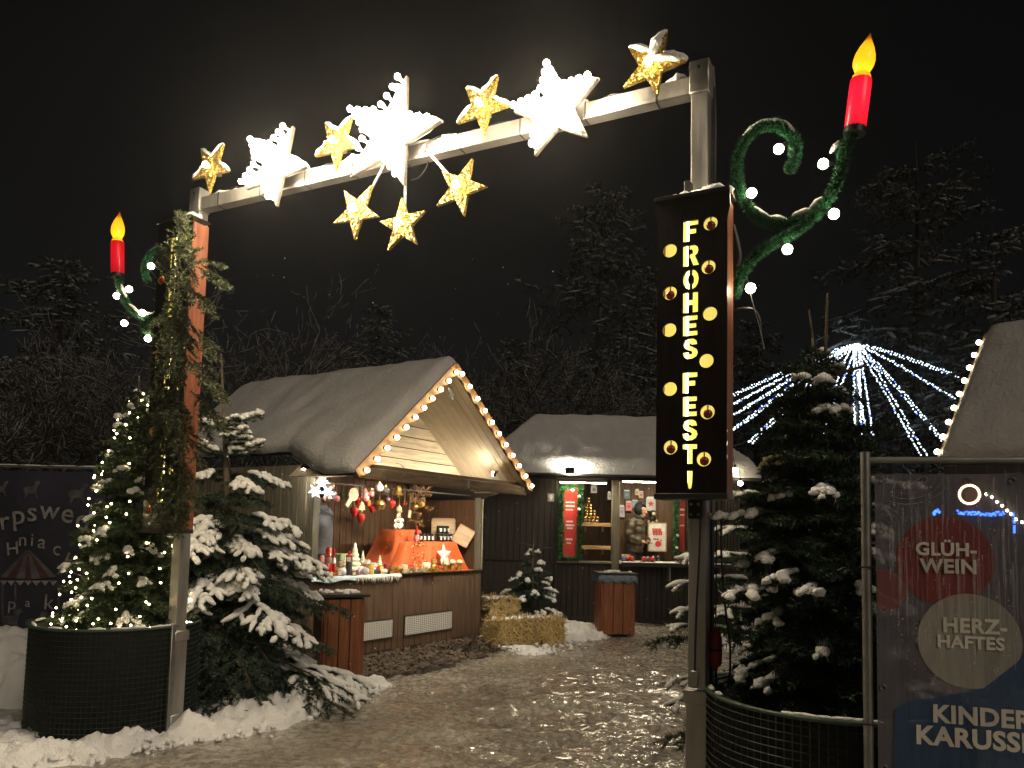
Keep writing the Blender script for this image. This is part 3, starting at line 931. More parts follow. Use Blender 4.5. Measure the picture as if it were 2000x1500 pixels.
for tips, lb, rod, sn in GOLD:
    YL = -.13
    c, Ro, a0 = fit_star(tips, YL)
    Ms = ARCH @ T_((c[0], YL, c[1]))
    t = thing('glitter_star', lb, 'star', Ms, 'gold glitter stars on the arch')
    mb = MB(); sp = star_pts((0, 0), Ro, Ro * .40, a0)
    mb.prism(sp, -.013, .013)
    part(mb, 'star_body', 'glitter', t, local=True, smooth=False)
    socket_bulb(t, (-.004, -.013, .002), (-.1, -1, .05), .0245, 'gold_bulb', 2)
    if rod:
        q = ah(rod[0], rod[1], YL + .03); e = Vector((q.x - c[0], .03, q.z - c[1]))
        st = e.normalized() * Ro * .42
        mb = MB(); mb.tube([(st.x, .026, st.z), e], .0095, 6)
        part(mb, 'rod', 'zinc', t, local=True)
        mb = MB(); mb.box((e.x, .03, e.z), (.03, .03, .045), ch=.004)
        part(mb, 'clamp', 'zinc', t, local=True)
    else:
        mb = MB(); mb.box((0, .055, -.02), (.03, .07, .03)); part(mb, 'bracket', 'zinc', t, local=True)
    if sn:
        S = []
        for i in range(10):
            a, b_ = sp[i], sp[(i + 1) % 10]
            if (b_[0] - a[0]) > abs(b_[1] - a[1]) * .35 and (a[1] + b_[1]) > -.3 * Ro:
                S.append([a[0] * .95, .0, a[1] * .97, b_[0] * .95, .0, b_[1] * .97])
        if sn == 2:
            for i in (0, 2):
                S.append([sp[i][0] * .8, -.012, sp[i][1] * .8, 0, -.012, .02])
        V, T = snow_tubes(np.array(S), .022 if sn == 1 else .03, np.random.default_rng(4), .4, 6, 7)
        npart(np.array([Ms @ Vector(v) for v in V]), T, 'snow', 'snow', t, True, 'stuff')

# ================================================================== LETTER SIGNS
def arc(cx, cz, rx, rz, a0, a1, n=7):
    return [(cx + rx * math.cos(R(a0 + (a1 - a0) * i / (n - 1))), cz + rz * math.sin(R(a0 + (a1 - a0) * i / (n - 1)))) for i in range(n)]
GLY = {
 'F': [[(0, 0), (.29, 0), (.29, .36), (.62, .36), (.62, .6), (.29, .6), (.29, .77), (.72, .77), (.72, 1), (0, 1)]],
 'E': [[(0, 0), (.72, 0), (.72, .23), (.29, .23), (.29, .385), (.66, .385), (.66, .61), (.29, .61), (.29, .77), (.72, .77), (.72, 1), (0, 1)]],
 'H': [[(0, 0), (.27, 0), (.27, .38), (.47, .38), (.47, 0), (.74, 0), (.74, 1), (.47, 1), (.47, .63), (.27, .63), (.27, 1), (0, 1)]],
 'T': [[(.24, 0), (.51, 0), (.51, .76), (.75, .76), (.75, 1), (0, 1), (0, .76), (.24, .76)]],
 'R': [[(0, 0), (.25, 0), (.25, 1), (0, 1)],
       [(.31, 1), (.55, 1), (.70, .9), (.74, .73), (.69, .56), (.57, .47), (.77, 0), (.49, 0), (.36, .38), (.31, .38), (.31, .57), (.43, .6), (.47, .7), (.43, .8), (.31, .8)]],
 'O': [arc(.36, .5, .37, .5, 97, 263) + arc(.36, .5, .13, .25, 255, 105), arc(.40, .5, .37, .5, -83, 83) + arc(.40, .5, .13, .25, 75, -75)],
 'S': [[(.72, .70), (.67, .9), (.5, 1), (.28, 1.0), (.1, .92), (.02, .73), (.08, .55), (.28, .44), (.44, .37), (.46, .28), (.38, .22), (.3, .24), (.27, .33), (.0, .33), (.05, .1), (.22, 0), (.47, 0), (.67, .1), (.75, .28), (.69, .46), (.5, .57), (.33, .65), (.31, .73), (.37, .78), (.44, .70)]],
 '!': [[(.22, 1), (.54, 1), (.52, .35), (.47, .02), (.38, -.04), (.29, .02), (.24, .35)]],
}
def cut_panel(outline, holes, th):
    cu = bpy.data.curves.new('c', 'CURVE'); cu.dimensions = '2D'; cu.fill_mode = 'BOTH'; cu.extrude = th / 2
    for poly in [outline] + holes:
        s = cu.splines.new('POLY'); s.points.add(len(poly) - 1); s.use_cyclic_u = True
        for p, q in zip(s.points, poly): p.co = (q[0], q[1], 0, 1)
    ob = bpy.data.objects.new('c', cu); COL.objects.link(ob)
    me = bpy.data.meshes.new_from_object(ob)
    mb = MB(); mb.add([(v.co.x, -v.co.z, v.co.y) for v in me.vertices], [tuple(p.vertices) for p in me.polygons])
    bpy.data.objects.remove(ob); bpy.data.curves.remove(cu); bpy.data.meshes.remove(me)
    return mb
def circle(c, r, n=20): return [(c[0] + r * math.cos(2 * math.pi * i / n), c[1] + r * math.sin(2 * math.pi * i / n)) for i in range(n)]
def letter_sign(x0, x1, z0, z1, dep, yf, letters, dots, label, name, wood):
    """local arch space: front face at y = yf; letters = (char, xc, z0, h), dots = (x, z, with bauble)"""
    M = ARCH @ T_(((x0 + x1) / 2, yf, z0))
    t = thing(name, label, 'sign', M)
    ox = (x0 + x1) / 2; w = x1 - x0; h = z1 - z0; hw = w / 2
    fl = .014
    outl = [(-hw, .0), (hw, .0), (hw, h - .15), (hw + fl * .4, h - .115), (hw + fl, h - .08), (hw + fl, h), (-hw - fl, h), (-hw - fl, h - .08), (-hw - fl * .4, h - .115), (-hw, h - .15)]
    holes = []
    for ch, xc, lz, lh in letters:
        if ch == ' ': continue
        for poly in GLY[ch]:
            holes.append([(xc - ox + (px_ - .37) * lh * .98, lz - z0 + pz * lh) for px_, pz in poly])
    for dx, dz, b in dots:
        holes.append(circle((dx - ox, dz - z0), .0375))
    mb = cut_panel(outl, holes, .012)
    part(mb, 'front_board', 'sign_wood', t, smooth=False, local=True)
    def p(name, m, c, s, ch=.002):
        mb = MB(); mb.box(c, s, ch=ch); return part(mb, name, m, t, local=True)
    p('side_board', wood, (-hw + .009, dep / 2 + .009, h / 2 - .01), (.018, dep, h - .02))
    p('side_board', wood, (hw - .009, dep / 2 + .009, h / 2 - .01), (.018, dep, h - .02))
    p('top_board', 'sign_wood', (0, dep / 2 - .01, h + .008), (w + .03, dep + .04, .016))
    p('bottom_rail', 'dark_metal', (0, dep / 2 - .006, -.012), (w + .012, dep + .03, .03))
    p('back_board', 'sign_glow', (0, dep * .55, h / 2), (w - .04, .006, h - .05))
    mb = MB(); mb.tube([(-.035, dep * .33, .06), (-.035, dep * .33, h - .10)], .009, 8)
    part(mb, 'light_tube', 'sign_tube', t, local=True)
    for dx, dz, b in dots:
        if b:
            cx_, cz_ = dx - ox, dz - z0
            mb = MB(); mb.ball((cx_ + .001, .004, cz_ - .009), .0255, 2)
            bo = part(mb, 'bauble', 'g_wine', t, True, local=True)
            mb = MB(); mb.tube([(cx_ + .001, .004, cz_ + .013), (cx_ + .001, .004, cz_ + .036)], .0045, 6)
            part(mb, 'bauble_cap', 'brass', bo, local=True)
    S = [[-hw * .95, dep * .4, h + .012, hw * .0, dep * .4, h + .014], [-hw * .1, dep * .45, h + .014, hw * .98, dep * .35, h + .014]]
    V, T = snow_tubes(np.array(S), np.array([.035, .045]), np.random.default_rng(8), .25, 9, 9)
    npart(np.array([M @ Vector(v) for v in V]), T, 'snow', 'snow', t, True, 'stuff')
    return t
YF = -.20
a = ah(1281, 965, YF); b = ah(1420, 965, YF); tp = ah(1350, 385, YF)
LET = [('F', 432, 472), ('R', 480, 520), ('O', 527, 566), ('H', 572, 611), ('E', 617, 656), ('S', 662, 701), ('F', 728, 768), ('E', 775, 813), ('S', 820, 860), ('T', 868, 906), ('!', 920, 954)]
letters = []
for ch, y0, y1 in LET:
    q0 = ah(1348, y1, YF); q1 = ah(1348, y0, YF); letters.append((ch, (a.x + b.x) / 2 - .005, q0.z, q1.z - q0.z))
DOT = [(1388, 437, 1), (1384, 522, 1), (1387, 613, 0), (1380, 705, 0), (1382, 805, 1), (1375, 897, 1), (1309, 490, 0), (1309, 573, 1), (1308, 645, 0), (1309, 760, 0), (1310, 874, 1)]
dots = [(ah(x, y, YF).x, ah(x, y, YF).z, bb) for x, y, bb in DOT]
letter_sign(a.x, b.x, a.z, tp.z, .15, YF, letters, dots, 'dark wooden sign box with glowing yellow cut-out letters FROHES FEST', 'letter_sign', 'red_wood')
# bracket plates under and above the right box
zb = a.z
for (x, z, nm) in ((0.0, zb - .075, 'hinge_plate'), (-.045, tp.z + .05, 'angle_bracket')):
    mb = MB()
    if nm == 'hinge_plate':
        mb.box((x - .01, -.062, z), (.075, .008, .10), ch=.003)
    else:
        mb.box((x, -.10, z), (.035, .07, .16), ch=.004)
    hp = part(mb, nm, 'black_metal' if nm == 'hinge_plate' else 'dark_metal', arch, local=True)
    if nm == 'hinge_plate':
        for sx in (-1, 1):
            for sz in (-1, 1):
                mb = MB(); mb.tube([(x - .01 + sx * .02, -.066, z + sz * .028), (x - .01 + sx * .02, -.073, z + sz * .028)], .009, 8)
                part(mb, 'bolt', 'zinc', hp, local=True)
# left box: longer, largely covered by fir branches
XL = -SPAN
zl0 = ah(360, 1035, -.1).z; zl1 = ah(385, 437, -.1).z
n_l = 17; step = (zl1 - zl0 - .18) / n_l
lets = []
for i, ch in enumerate('FROHE HOHE FESTE '[:n_l]):
    if ch != ' ': lets.append((ch, XL - .02, zl1 - .12 - (i + 1) * step + .012, step - .02))
dl = []
for k in range(8):
    z = zl0 + .15 + k * (zl1 - zl0 - .3) / 7
    dl.append((XL - .02 + (.105 if k % 2 else -.12), z, k % 3 == 0))
letter_sign(XL - .195, XL + .165, zl0, zl1, .15, YF, lets, dl, 'tall red-brown sign box on the left post, covered with fir branches', 'letter_sign', 'red_wood')

# ================================================================== CANDLE SCROLLS
def garland_tube(path, rad, t, name, seed, fill=6000, m='tinsel'):
    """tinsel-wrapped tube: core plus short bristles, path in t's space"""
    r = np.random.default_rng(seed)
    mb = MB(); mb.tube(path, rad * .66, 8); part(mb, 'tube', 'tinsel_core', t, True, local=True)
    P = np.array([tuple(p) for p in path]); seg = np.concatenate([P[:-1], P[1:]], 1)
    L = np.linalg.norm(P[1:] - P[:-1], axis=1).sum()
    V, T = needles(seg, fill, rad * 1.3, .0068, r, 0, .2)
    M = WM[t.name]
    npart(np.array(V) @ np.array(M)[:3, :3].T + np.array(M)[:3, 3], T, name, m, t, kind='stuff')
def smooth_path(pts, sub=5):
    P = [Vector(p) for p in pts]; out = []
    for i in range(len(P) - 1):
        p0 = P[max(i - 1, 0)]; p1 = P[i]; p2 = P[i + 1]; p3 = P[min(i + 2, len(P) - 1)]
        for k in range(sub):
            t = k / sub
            out.append(.5 * ((2 * p1) + (p2 - p0) * t + (2 * p0 - 5 * p1 + 4 * p2 - p3) * t * t + (3 * p1 - p0 - 3 * p2 + p3) * t ** 3))
    out.append(P[-1]); return out
def candle(t, base, axis, L, r, red):
    ax = Vector(axis).normalized()
    M = frame(base, ax.orthogonal(), z=ax)
    h = L * .52
    mb = MB(); mb.lathe([(r * .9, 0), (r, .006), (r, h - .004), (r * .96, h)], 20, M); part(mb, 'candle_body', 'red_shell', t, True, local=True)
    mb = MB(); mb.tube([M @ Vector((0, 0, h * .16)), M @ Vector((0, 0, h * .93))], .011, 6); part(mb, 'inner_lamp', red, t, True, local=True)
    mb = MB(); mb.lathe([(r * 1.02, -.012), (r * 1.02, .02)], 20, M); part(mb, 'candle_foot', 'black_metal', t, local=True)
    mb = MB(); mb.lathe([(r * .92, h), (r * .86, h + .018), (r * .66, h + .032)], 18, M); fb = part(mb, 'flame_collar', 'collar_shell', t, True, local=True)
    mb = MB(); mb.tube([M @ Vector((0, 0, h + .015)), M @ Vector((.002, 0, h + (L - h) * .35)), M @ Vector((.008, 0, h + (L - h) * .74))], [.015, .011, .004], 6); part(mb, 'flame_lamp', 'flame_lamp', t, True, local=True)
    prof = [(.66, .032), (.80, .05), (1.02, .075), (1.08, .10), (1.0, .135), (.76, .172), (.5, .202), (.28, .228), (.10, .25), (.02, .262)]
    s = (L - h) / .262; vs = []
    mb = MB()
    mb.lathe([(r * a_ * .95, h + b_ * s) for a_, b_ in prof], 18, None)
    out = []
    for v in mb.v:
        k = max(0, (v[2] - h) / (L - h)); out.append(M @ Vector((v[0] + .02 * k * k, v[1], v[2])))
    mb2 = MB(); mb2.add(out, mb.f); part(mb2, 'flame', 'flame_shell', t, True, local=True)
def scroll(px_arm, px_loop, bulbs, cpx, lab, YL, rad, seed, red, snow_px, CL):
    p0 = ah(*px_arm[0], YL)
    M = ARCH @ T_((p0.x, YL, p0.z))
    t = thing('candle_scroll', lab, 'light figure', M, 'candle scrolls on the arch posts')
    def loc(q, y=YL):
        v = ah(q[0], q[1], y); return Vector((v.x - p0.x, v.y - YL, v.z - p0.z))
    garland_tube(smooth_path([loc(q) for q in px_arm]), rad, t, 'garland', seed)
    if px_loop: garland_tube(smooth_path([loc(q) for q in px_loop]), rad, t, 'garland', seed + 1)
    for bx, by in bulbs:
        p = loc((bx, by), YL - .03)
        b = MB(); b.ball(p, .027, 2); bo = part(b, 'bulb', 'bulb', t, True, local=True)
        # socket reaches to the nearest point of the garland
        best = min([loc(q) for q in px_arm] + [loc(q) for q in (px_loop or [])], key=lambda q: (q - p).length)
        e = p + (best - p).normalized() * .055
        s = MB(); s.tube([p + (best - p).normalized() * .022, e], [.014, .012], 8); part(s, 'socket', 'black_metal', bo, local=True)
    q0 = loc(cpx[0]); q1 = loc(cpx[1])
    candle(t, q0, q1 - q0, CL, .053, red)
    S = []
    for q in snow_px:
        A = loc(q[0]); B = loc(q[1]); S.append([A.x, A.y, A.z + rad * .55, B.x, B.y, B.z + rad * .55])
    V, T = snow_tubes(np.array(S), rad * .52, np.random.default_rng(seed), .3, 6, 7)
    npart(np.array([M @ Vector(v) for v in V]), T, 'snow', 'snow', t, True, 'stuff')
scroll([(1430, 585), (1448, 535), (1478, 497), (1518, 470), (1562, 445), (1602, 408), (1630, 366), (1646, 318), (1650, 288), (1668, 258)],
       [(1538, 338), (1553, 308), (1550, 270), (1522, 246), (1484, 248), (1454, 276), (1439, 316), (1442, 362), (1458, 402), (1486, 428), (1522, 438), (1562, 432)],
       [(1521, 291), (1468, 377), (1608, 320), (1629, 418), (1538, 487), (1466, 563)], [(1669, 258), (1694, 62)],
       'green tinsel scroll with red electric candle on the right arch post', .0, .033, 40, 'candle_lamp',
       [((1455, 272), (1490, 244)), ((1490, 244), (1530, 246)), ((1530, 246), (1550, 268)), ((1470, 412), (1500, 432)), ((1500, 432), (1535, 436)), ((1550, 428), (1580, 418)), ((1585, 412), (1608, 396)), ((1625, 305), (1640, 285))],
       (ah(1694, 62) - ah(1669, 258)).length)
scroll([(335, 650), (300, 655), (278, 632), (300, 625), (280, 622), (258, 607), (242, 582), (233, 556), (232, 541)],
       [(288, 552), (283, 527), (292, 500), (312, 486), (330, 492), (340, 530), (338, 575), (322, 605), (298, 620)],
       [(295, 520), (252, 565), (228, 578), (278, 611), (243, 631), (289, 661)], [(230, 540), (229, 413)],
       'green tinsel scroll with red electric candle on the left arch post', .0, .031, 50, 'candle_lamp_dim',
       [((290, 500), (312, 486)), ((250, 598), (272, 617)), ((272, 617), (300, 618)), ((300, 618), (325, 600)), ((236, 560), (245, 585))],
       (ah(229, 413) - ah(230, 540)).length)

# metal strap and cables on the right post
mb = MB(); mb.tube([ah(*q, -.02) for q in ((1466, 575), (1474, 605), (1484, 640), (1493, 682))], [.006, .007, .009, .009], 6, ARCH, sq=.4)
s1 = thing('hanging_strap', 'bent pale strap hanging below the lowest bulb of the right scroll', 'strap', ARCH @ T_(ah(1493, 682, -.02)))
part(mb, 'strap', 'zinc', s1)
mb = MB(); mb.tube(smooth_path([ah(*q, -.02) for q in ((1432, 606), (1455, 602), (1474, 606), (1484, 625), (1486, 650))]), .006, 6, ARCH)
part(mb, 'cable_end', 'cable', s1)
def cable(pxs, yl, r, label):
    mb = MB(); mb.tube(smooth_path([ah(x, y, yl) for x, y in pxs]), r, 6, ARCH)
    single(mb, 'power_cable', 'cable', label, 'cable')
cable([(1369, 978), (1366, 1080), (1360, 1200), (1357, 1310)], -.085, .006, 'black cable running down the front of the right post')
cable([(1383, 978), (1382, 1120), (1380, 1300), (1381, 1480)], .02, .009, 'thick black cable beside the right edge of the right post')
cable([(1410, 978), (1409, 1080), (1416, 1180), (1426, 1260), (1425, 1330)], .03, .006, 'thin black cable hanging free right of the right post')
cable([(1400, 978), (1399, 1100), (1398, 1225)], .05, .004, 'thin cord holding the red plug connector')
cable([(1393, 130), (1397, 240), (1396, 362)], .12, .008, 'black cable down the back of the right post above the sign')
cable([(1432, 440), (1440, 470), (1445, 500), (1440, 520)], -.04, .012, 'black cable plug hanging at the sign edge under the scroll')
cable([(830, 290), (836, 318), (820, 345), (803, 352)], .02, .004, 'slack thin cable drooping below the beam beside the middle star')
p = ah(1398, 1225, .05); q = ah(1397, 1310, .05)
t = thing('cable_connector', 'red rubber plug connector hanging beside the right post', 'connector', ARCH @ T_(q))
mb = MB(); Lc = (p - q).length
mb.lathe([(.012, 0), (.016, .02), (.030, .03), (.036, .06), (.036, Lc - .06), (.028, Lc - .03), (.014, Lc - .015), (.012, Lc)], 16, ARCH @ T_(q))
part(mb, 'connector_body', 'p_wine', t, True)
mb = MB(); mb.lathe([(.0375, Lc * .45), (.0375, Lc * .52)], 16, ARCH @ T_(q)); part(mb, 'ring', 'p_black', t)
mb = MB(); mb.tube([ah(1398, 1310, .05), ah(1400, 1345, .05)], .008, 6, ARCH); part(mb, 'cord_tail', 'cable', t)
mb = MB(); q = ah(1357, 1325, -.06)
mb.box((q.x, -.068, q.z), (.042, .02, .085), ch=.006)
part(mb, 'latch', 'zinc', arch, local=True)
# ================================================================== PLANTERS
def planter(c, rad, h, label):
    t = thing('mesh_planter', label, 'planter', Vector((c[0], c[1], 0)), 'round mesh planters')
    mb = MB(); mb.lathe([(rad * .97, .0), (rad * .985, h - .02), (rad * .985, h - .005), (rad * .90, h - .005), (rad * .88, h - .10)], 48, T_((c[0], c[1], 0)))
    part(mb, 'liner', 'planter_liner', t, True)
    V = []; mb = MB(); nv = 104
    for k in range(nv):
        a = 2 * math.pi * k / nv; x, y = c[0] + rad * math.cos(a), c[1] + rad * math.sin(a)
        mb.tube([(x, y, .03), (x, y, h)], .0032, 3, cap=False)
    nh = int(h / .038)
    for k in range(nh):
        z = .03 + k * (h - .03) / nh
        mb.tube([(c[0] + (rad + .004) * math.cos(2 * math.pi * j / 64), c[1] + (rad + .004) * math.sin(2 * math.pi * j / 64), z) for j in range(65)], .0032, 3, cap=False)
    part(mb, 'wire_mesh', 'planter_wire', t, False, 'stuff')
    mb = MB(); mb.tube([(c[0] + rad * math.cos(2 * math.pi * j / 64), c[1] + rad * math.sin(2 * math.pi * j / 64), h) for j in range(65)], .011, 6, cap=False)
    part(mb, 'rim', 'planter_rim', t, True)
    S = []
    r = np.random.default_rng(int(abs(c[0]) * 100))
    for k in range(14):
        a = r.uniform(0, 2 * math.pi); b = a + r.uniform(.06, .3)
        S.append([c[0] + rad * .97 * math.cos(a), c[1] + rad * .97 * math.sin(a), h + .006, c[0] + rad * .97 * math.cos(b), c[1] + rad * .97 * math.sin(b), h + .006])
    V, T = snow_tubes(np.array(S), .013, r, .3, 5, 6)
    npart(V, T, 'snow', 'snow', t, True, 'stuff')
    # metal closing strip
    return t
pl_c = Vector((-3.32, 6.22, 0)); pl_r = .62; PH = .83
q = atY(213, 1228, 6.15); pl_c = Vector((q.x + .07, 6.15, 0)); pl_r = .60
pr_c = Vector((1.655, 3.98, 0))
tl = planter(pl_c, pl_r, PH, 'round dark green mesh planter under the lit tree beside the left post')
tr = planter(pr_c, .62, PH - .02, 'round dark green mesh planter under the dark tree beside the right post')
# vertical closing strip where the left mesh is joined, next to the post
a = math.atan2(G(310, 1440).y - pl_c.y, G(310, 1440).x - pl_c.x)
mb = MB(); M_ = T_(pl_c) @ RZ(a)
mb.box((pl_r + .012, 0, PH / 2 + .02), (.02, .045, PH), M_, ch=.004); part(mb, 'closing_strip', 'zinc', tl)

# ================================================================== PLANTER TREES
def cone_fir(name, label, base, h, rad, seed, needle_m, snow_p, snow_r, extra=(), per_m=380, lead=(.0, .0, .2), group=None, whorl=.082, nb=11, nl=.040, nw=.0085, power=.75, tdens=24):
    r = np.random.default_rng(seed)
    t = thing(name, label, 'tree', base, group)
    bx, by, bz = base
    mb = MB(); mb.tube([(bx, by, bz), (bx + lead[0] * .5, by, bz + h * .5), (bx + lead[0], by + lead[1], bz + h + lead[2])], [.045, .028, .006], 7)
    part(mb, 'trunk', 'bark', t, True)
    AX = []; TW = []; SN = []; z = .03
    while z < h * .985:
        f = 1 - z / h
        k = max(4, int(nb * (.45 + .55 * f)))
        for j in range(k):
            a = 2 * math.pi * (j + r.uniform(-.4, .4)) / k + z * 9
            zj = float(np.clip(z + r.uniform(-.6, .6) * whorl, .02, h * .985)); f = 1 - zj / h
            l = (rad * (f ** power) + .045) * r.uniform(.78, 1.12)
            up = .15 + .5 * (1 - f) + r.uniform(-.1, .15)
            ax, tw = branch((bx + lead[0] * zj / h, by, bz + zj), (math.cos(a), math.sin(a), up), l * 1.05, r, .75, max(5, int(l * tdens)), 50, .40, False)
            AX.append(ax); TW.append(tw)
            if r.random() < snow_p:
                SN.append(ax[r.integers(3, 5):])
                SN.append(tw[-2 * int(r.integers(1, 4)):])
        z += whorl * r.uniform(.85, 1.15)
    for (a, zz, l, up, sn) in extra:
        ax, tw = branch((bx, by, bz + zz), (math.cos(a), math.sin(a), up), l, r, .45, 9, 50, .38, True)
        AX.append(ax); TW.append(tw)
        if sn: SN.append(ax[2:]); SN.append(tw[-12:])
    AX = np.concatenate(AX); TW = np.concatenate(TW)
    V, T = stems(np.concatenate([AX, TW]), np.r_[np.full(len(AX), .006), np.full(len(TW), .003)], 3)
    npart(V, T, 'branches', 'bark', t, kind='stuff')
    V, T = needles(np.concatenate([AX, TW]), per_m, nl, nw, r, .2, .5)
    npart(V, T, 'crown', needle_m, t, kind='stuff')
    SN = np.concatenate(SN)
    V, T = snow_tubes(SN, r.uniform(.6, 1.35, len(SN)) * snow_r, r, .5, 5, 7)
    npart(V, T, 'snow', 'snow', t, True, 'stuff')
    near = SN + np.r_[0, 0, snow_r * .5, 0, 0, snow_r * .5]
    V, T = needles(near, 150, nl * 1.05, nw * .8, r, .5, .45)
    far_ = TW[r.random(len(TW)) < .25]; V2, T2 = needles(far_, 22, nl * .9, nw * .9, r, .5, .5)
    V, T = cat([(V, T), (V2, T2)])
    npart(V, T, 'frosted_needles', 'frost', t, kind='stuff')
    return t, np.concatenate([AX, TW])
lz = PH - .08
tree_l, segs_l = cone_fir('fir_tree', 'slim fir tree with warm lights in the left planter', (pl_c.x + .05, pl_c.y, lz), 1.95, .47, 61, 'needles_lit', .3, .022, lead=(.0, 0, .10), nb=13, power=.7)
tree_r, segs_r = cone_fir('fir_tree', 'tall dark unlit fir with lumps of snow in the right planter', (pr_c.x - .02, pr_c.y + .02, lz), 1.84, .44, 62, 'needles', .28, .024,
    extra=[(R(165), .95, .58, .2, 1), (R(195), .6, .6, .15, 1), (R(-8), 1.1, .5, .3, 1), (R(5), 1.38, .42, .4, 0)], nb=15, power=.5, tdens=30, per_m=420, lead=(-.06, 0, .10))
# wilder fir standing behind the right planter, its boughs reach past the post
bk = atY(1535, 1048, 5.05)
LFT = [(R(178), .95, .78, .30, 1), (R(186), 1.30, .80, .15, 1), (R(172), 1.62, .62, .25, 1), (R(183), 1.45, .74, .2, 1), (R(195), 1.12, .82, .2, 1), (R(170), .72, .80, .1, 1), (R(190), .95, .98, .15, 0), (R(184), .40, .9, .1, 0), (R(176), 1.85, .5, .3, 1), (R(200), .62, .9, .15, 1)]
tree_b, _ = cone_fir('fir_tree', 'wide snowy fir behind the right planter with boughs reaching past the post', (bk.x, bk.y, 0), 2.1, .36, 64, 'needles', .22, .018, extra=LFT, whorl=.15, nb=9, per_m=330)
# bare leaders above the right tree
mb = MB(); q0 = atY(1588, 660, 3.98); q1 = atY(1580, 605, 3.98); mb.tube([q0, q1], [.006, .005], 6); part(mb, 'leader', 'bark', tree_r)
mb = MB(); q0 = atY(1612, 700, 4.0); q1 = atY(1616, 573, 4.0); mb.tube([q0, (q0 + q1) / 2, q1], [.008, .007, .005], 6); part(mb, 'leader', 'bark', tree_r)
V, T = needles(np.array([np.r_[tuple(q0), tuple(q1)]]), 500, .018, .004, rng, 0, .6); npart(V, T, 'leader_needles', 'needles_garland', tree_r, kind='stuff')
mb = MB(); q0 = atY(1620, 735, 3.95); q1 = atY(1690, 714, 3.9); mb.tube([q0, q1], [.012, .008], 6); part(mb, 'broken_branch', 'bark', tree_r)

# string of warm lights on the left tree: bulbs sit on the branch tips
t = thing('string_lights', 'string of small warm white lights wound round the left planter tree', 'string lights', (pl_c.x + .05, pl_c.y, lz))
r = np.random.default_rng(3); sel = []
while len(sel) < 120:
    f = r.random() ** 1.7 if r.random() < .8 else r.random()
    a_ = r.uniform(0, 2 * math.pi)
    if math.sin(a_) > .5: continue
    rd = (.49 * (1 - f) ** .7 + .02) * r.uniform(.86, 1.04)
    p = np.array([pl_c.x + .05 + rd * math.cos(a_), pl_c.y + rd * math.sin(a_), lz + .06 + f * 1.86])
    if all(np.linalg.norm(p - q) > .058 for q in sel): sel.append(p)
mb = MB(); mb.ball((0, 0, 0), .0082, 1)
proto = None
for p in sel:
    off = Vector(p) - WM[t.name].translation
    if proto is None:
        proto = part(mb, 'bulb', 'tree_led', t, True, local=True); proto.matrix_local = T_(off)
    else:
        instance(proto, 'bulb', t, T_(off))
ss = sorted(sel, key=lambda p: p[2] * 9 + math.atan2(p[1] - pl_c.y, p[0] - pl_c.x) * .25)
mb = MB(); mb.tube([tuple(p) for p in ss[::2]], .0022, 3); part(mb, 'wire', 'cable', t)

# ================================================================== BIG SNOWY FIR LEFT OF THE PATH
fb = G(452, 1372); fb.z = 0
t = thing('fir_tree', 'large spreading fir with thick snow on its boughs beside the left post', 'tree', fb)
r = np.random.default_rng(77)
mb = MB(); tp = atY(432, 690, fb.y)
mb.tube([fb, fb.lerp(tp, .5) + Vector((.02, 0, 0)), tp], [.06, .035, .008], 8); part(mb, 'trunk', 'bark', t, True)
AX = []; TW = []; SN = []; SNA = []
Hf = 2.55; z = .12
while z < Hf:
    f = 1 - z / 2.95
    k = 8 if z < 1.7 else 5
    for j in range(k):
        a = 2 * math.pi * (j + r.uniform(-.3, .3)) / k + z * 5.1
        l = (1.26 * f ** .8 + .06) * r.uniform(.78, 1.1)
        if abs(math.atan2(math.sin(a), math.cos(a))) < .6: l *= 1.06
        if math.cos(a) < -.5: l *= .72
        zj = z + r.uniform(-.07, .07); b0 = fb.lerp(tp, zj / tp.z)
        thin = z > 2.05
        ax, tw = branch((b0.x, b0.y, zj), (math.cos(a), math.sin(a), .30 if not thin else .5), l, r, r.uniform(.75, 1.1) if not thin else .25, 10 if l > .5 else 6, 50, .46, True)
        AX.append(ax); TW.append(tw)
        front = math.sin(a) < .45
        if r.random() < ((.46 if z > .85 or z < .3 else .22) if front else .25) or thin:
            SNA.append(ax[2:])
            kk = tw[len(tw) // 3:]
            SN.append(kk[r.random(len(kk)) < .72])
    z += .155 if z < 1.8 else .22
AX = np.concatenate(AX); TW = np.concatenate(TW); SN = np.concatenate(SN); SNA = np.concatenate(SNA)
V, T = stems(np.concatenate([AX, TW]), np.r_[np.full(len(AX), .009), np.full(len(TW), .004)], 4)
npart(V, T, 'branches', 'bark', t, kind='stuff')
V, T = needles(np.concatenate([AX, TW]), 430, .034, .0078, r, .35, .5)
npart(V, T, 'crown', 'needles_big', t, kind='stuff')
S_ = np.concatenate([SN, SNA])
V, T = snow_tubes(S_, r.uniform(.75, 1.3, len(S_)) * np.r_[np.full(len(SN), .026), np.full(len(SNA), .036)], r, .55, 6, 8)
npart(V, T, 'snow', 'snow', t, True, 'stuff')
V, T = needles(S_ + np.r_[0, 0, .012, 0, 0, .012], 130, .034, .0062, r, .5, .45)
far_ = TW[r.random(len(TW)) < .3]; V, T = cat([(V, T), needles(far_, 25, .03, .006, r, .5, .5)])
npart(V, T, 'frosted_needles', 'frost', t, kind='stuff')

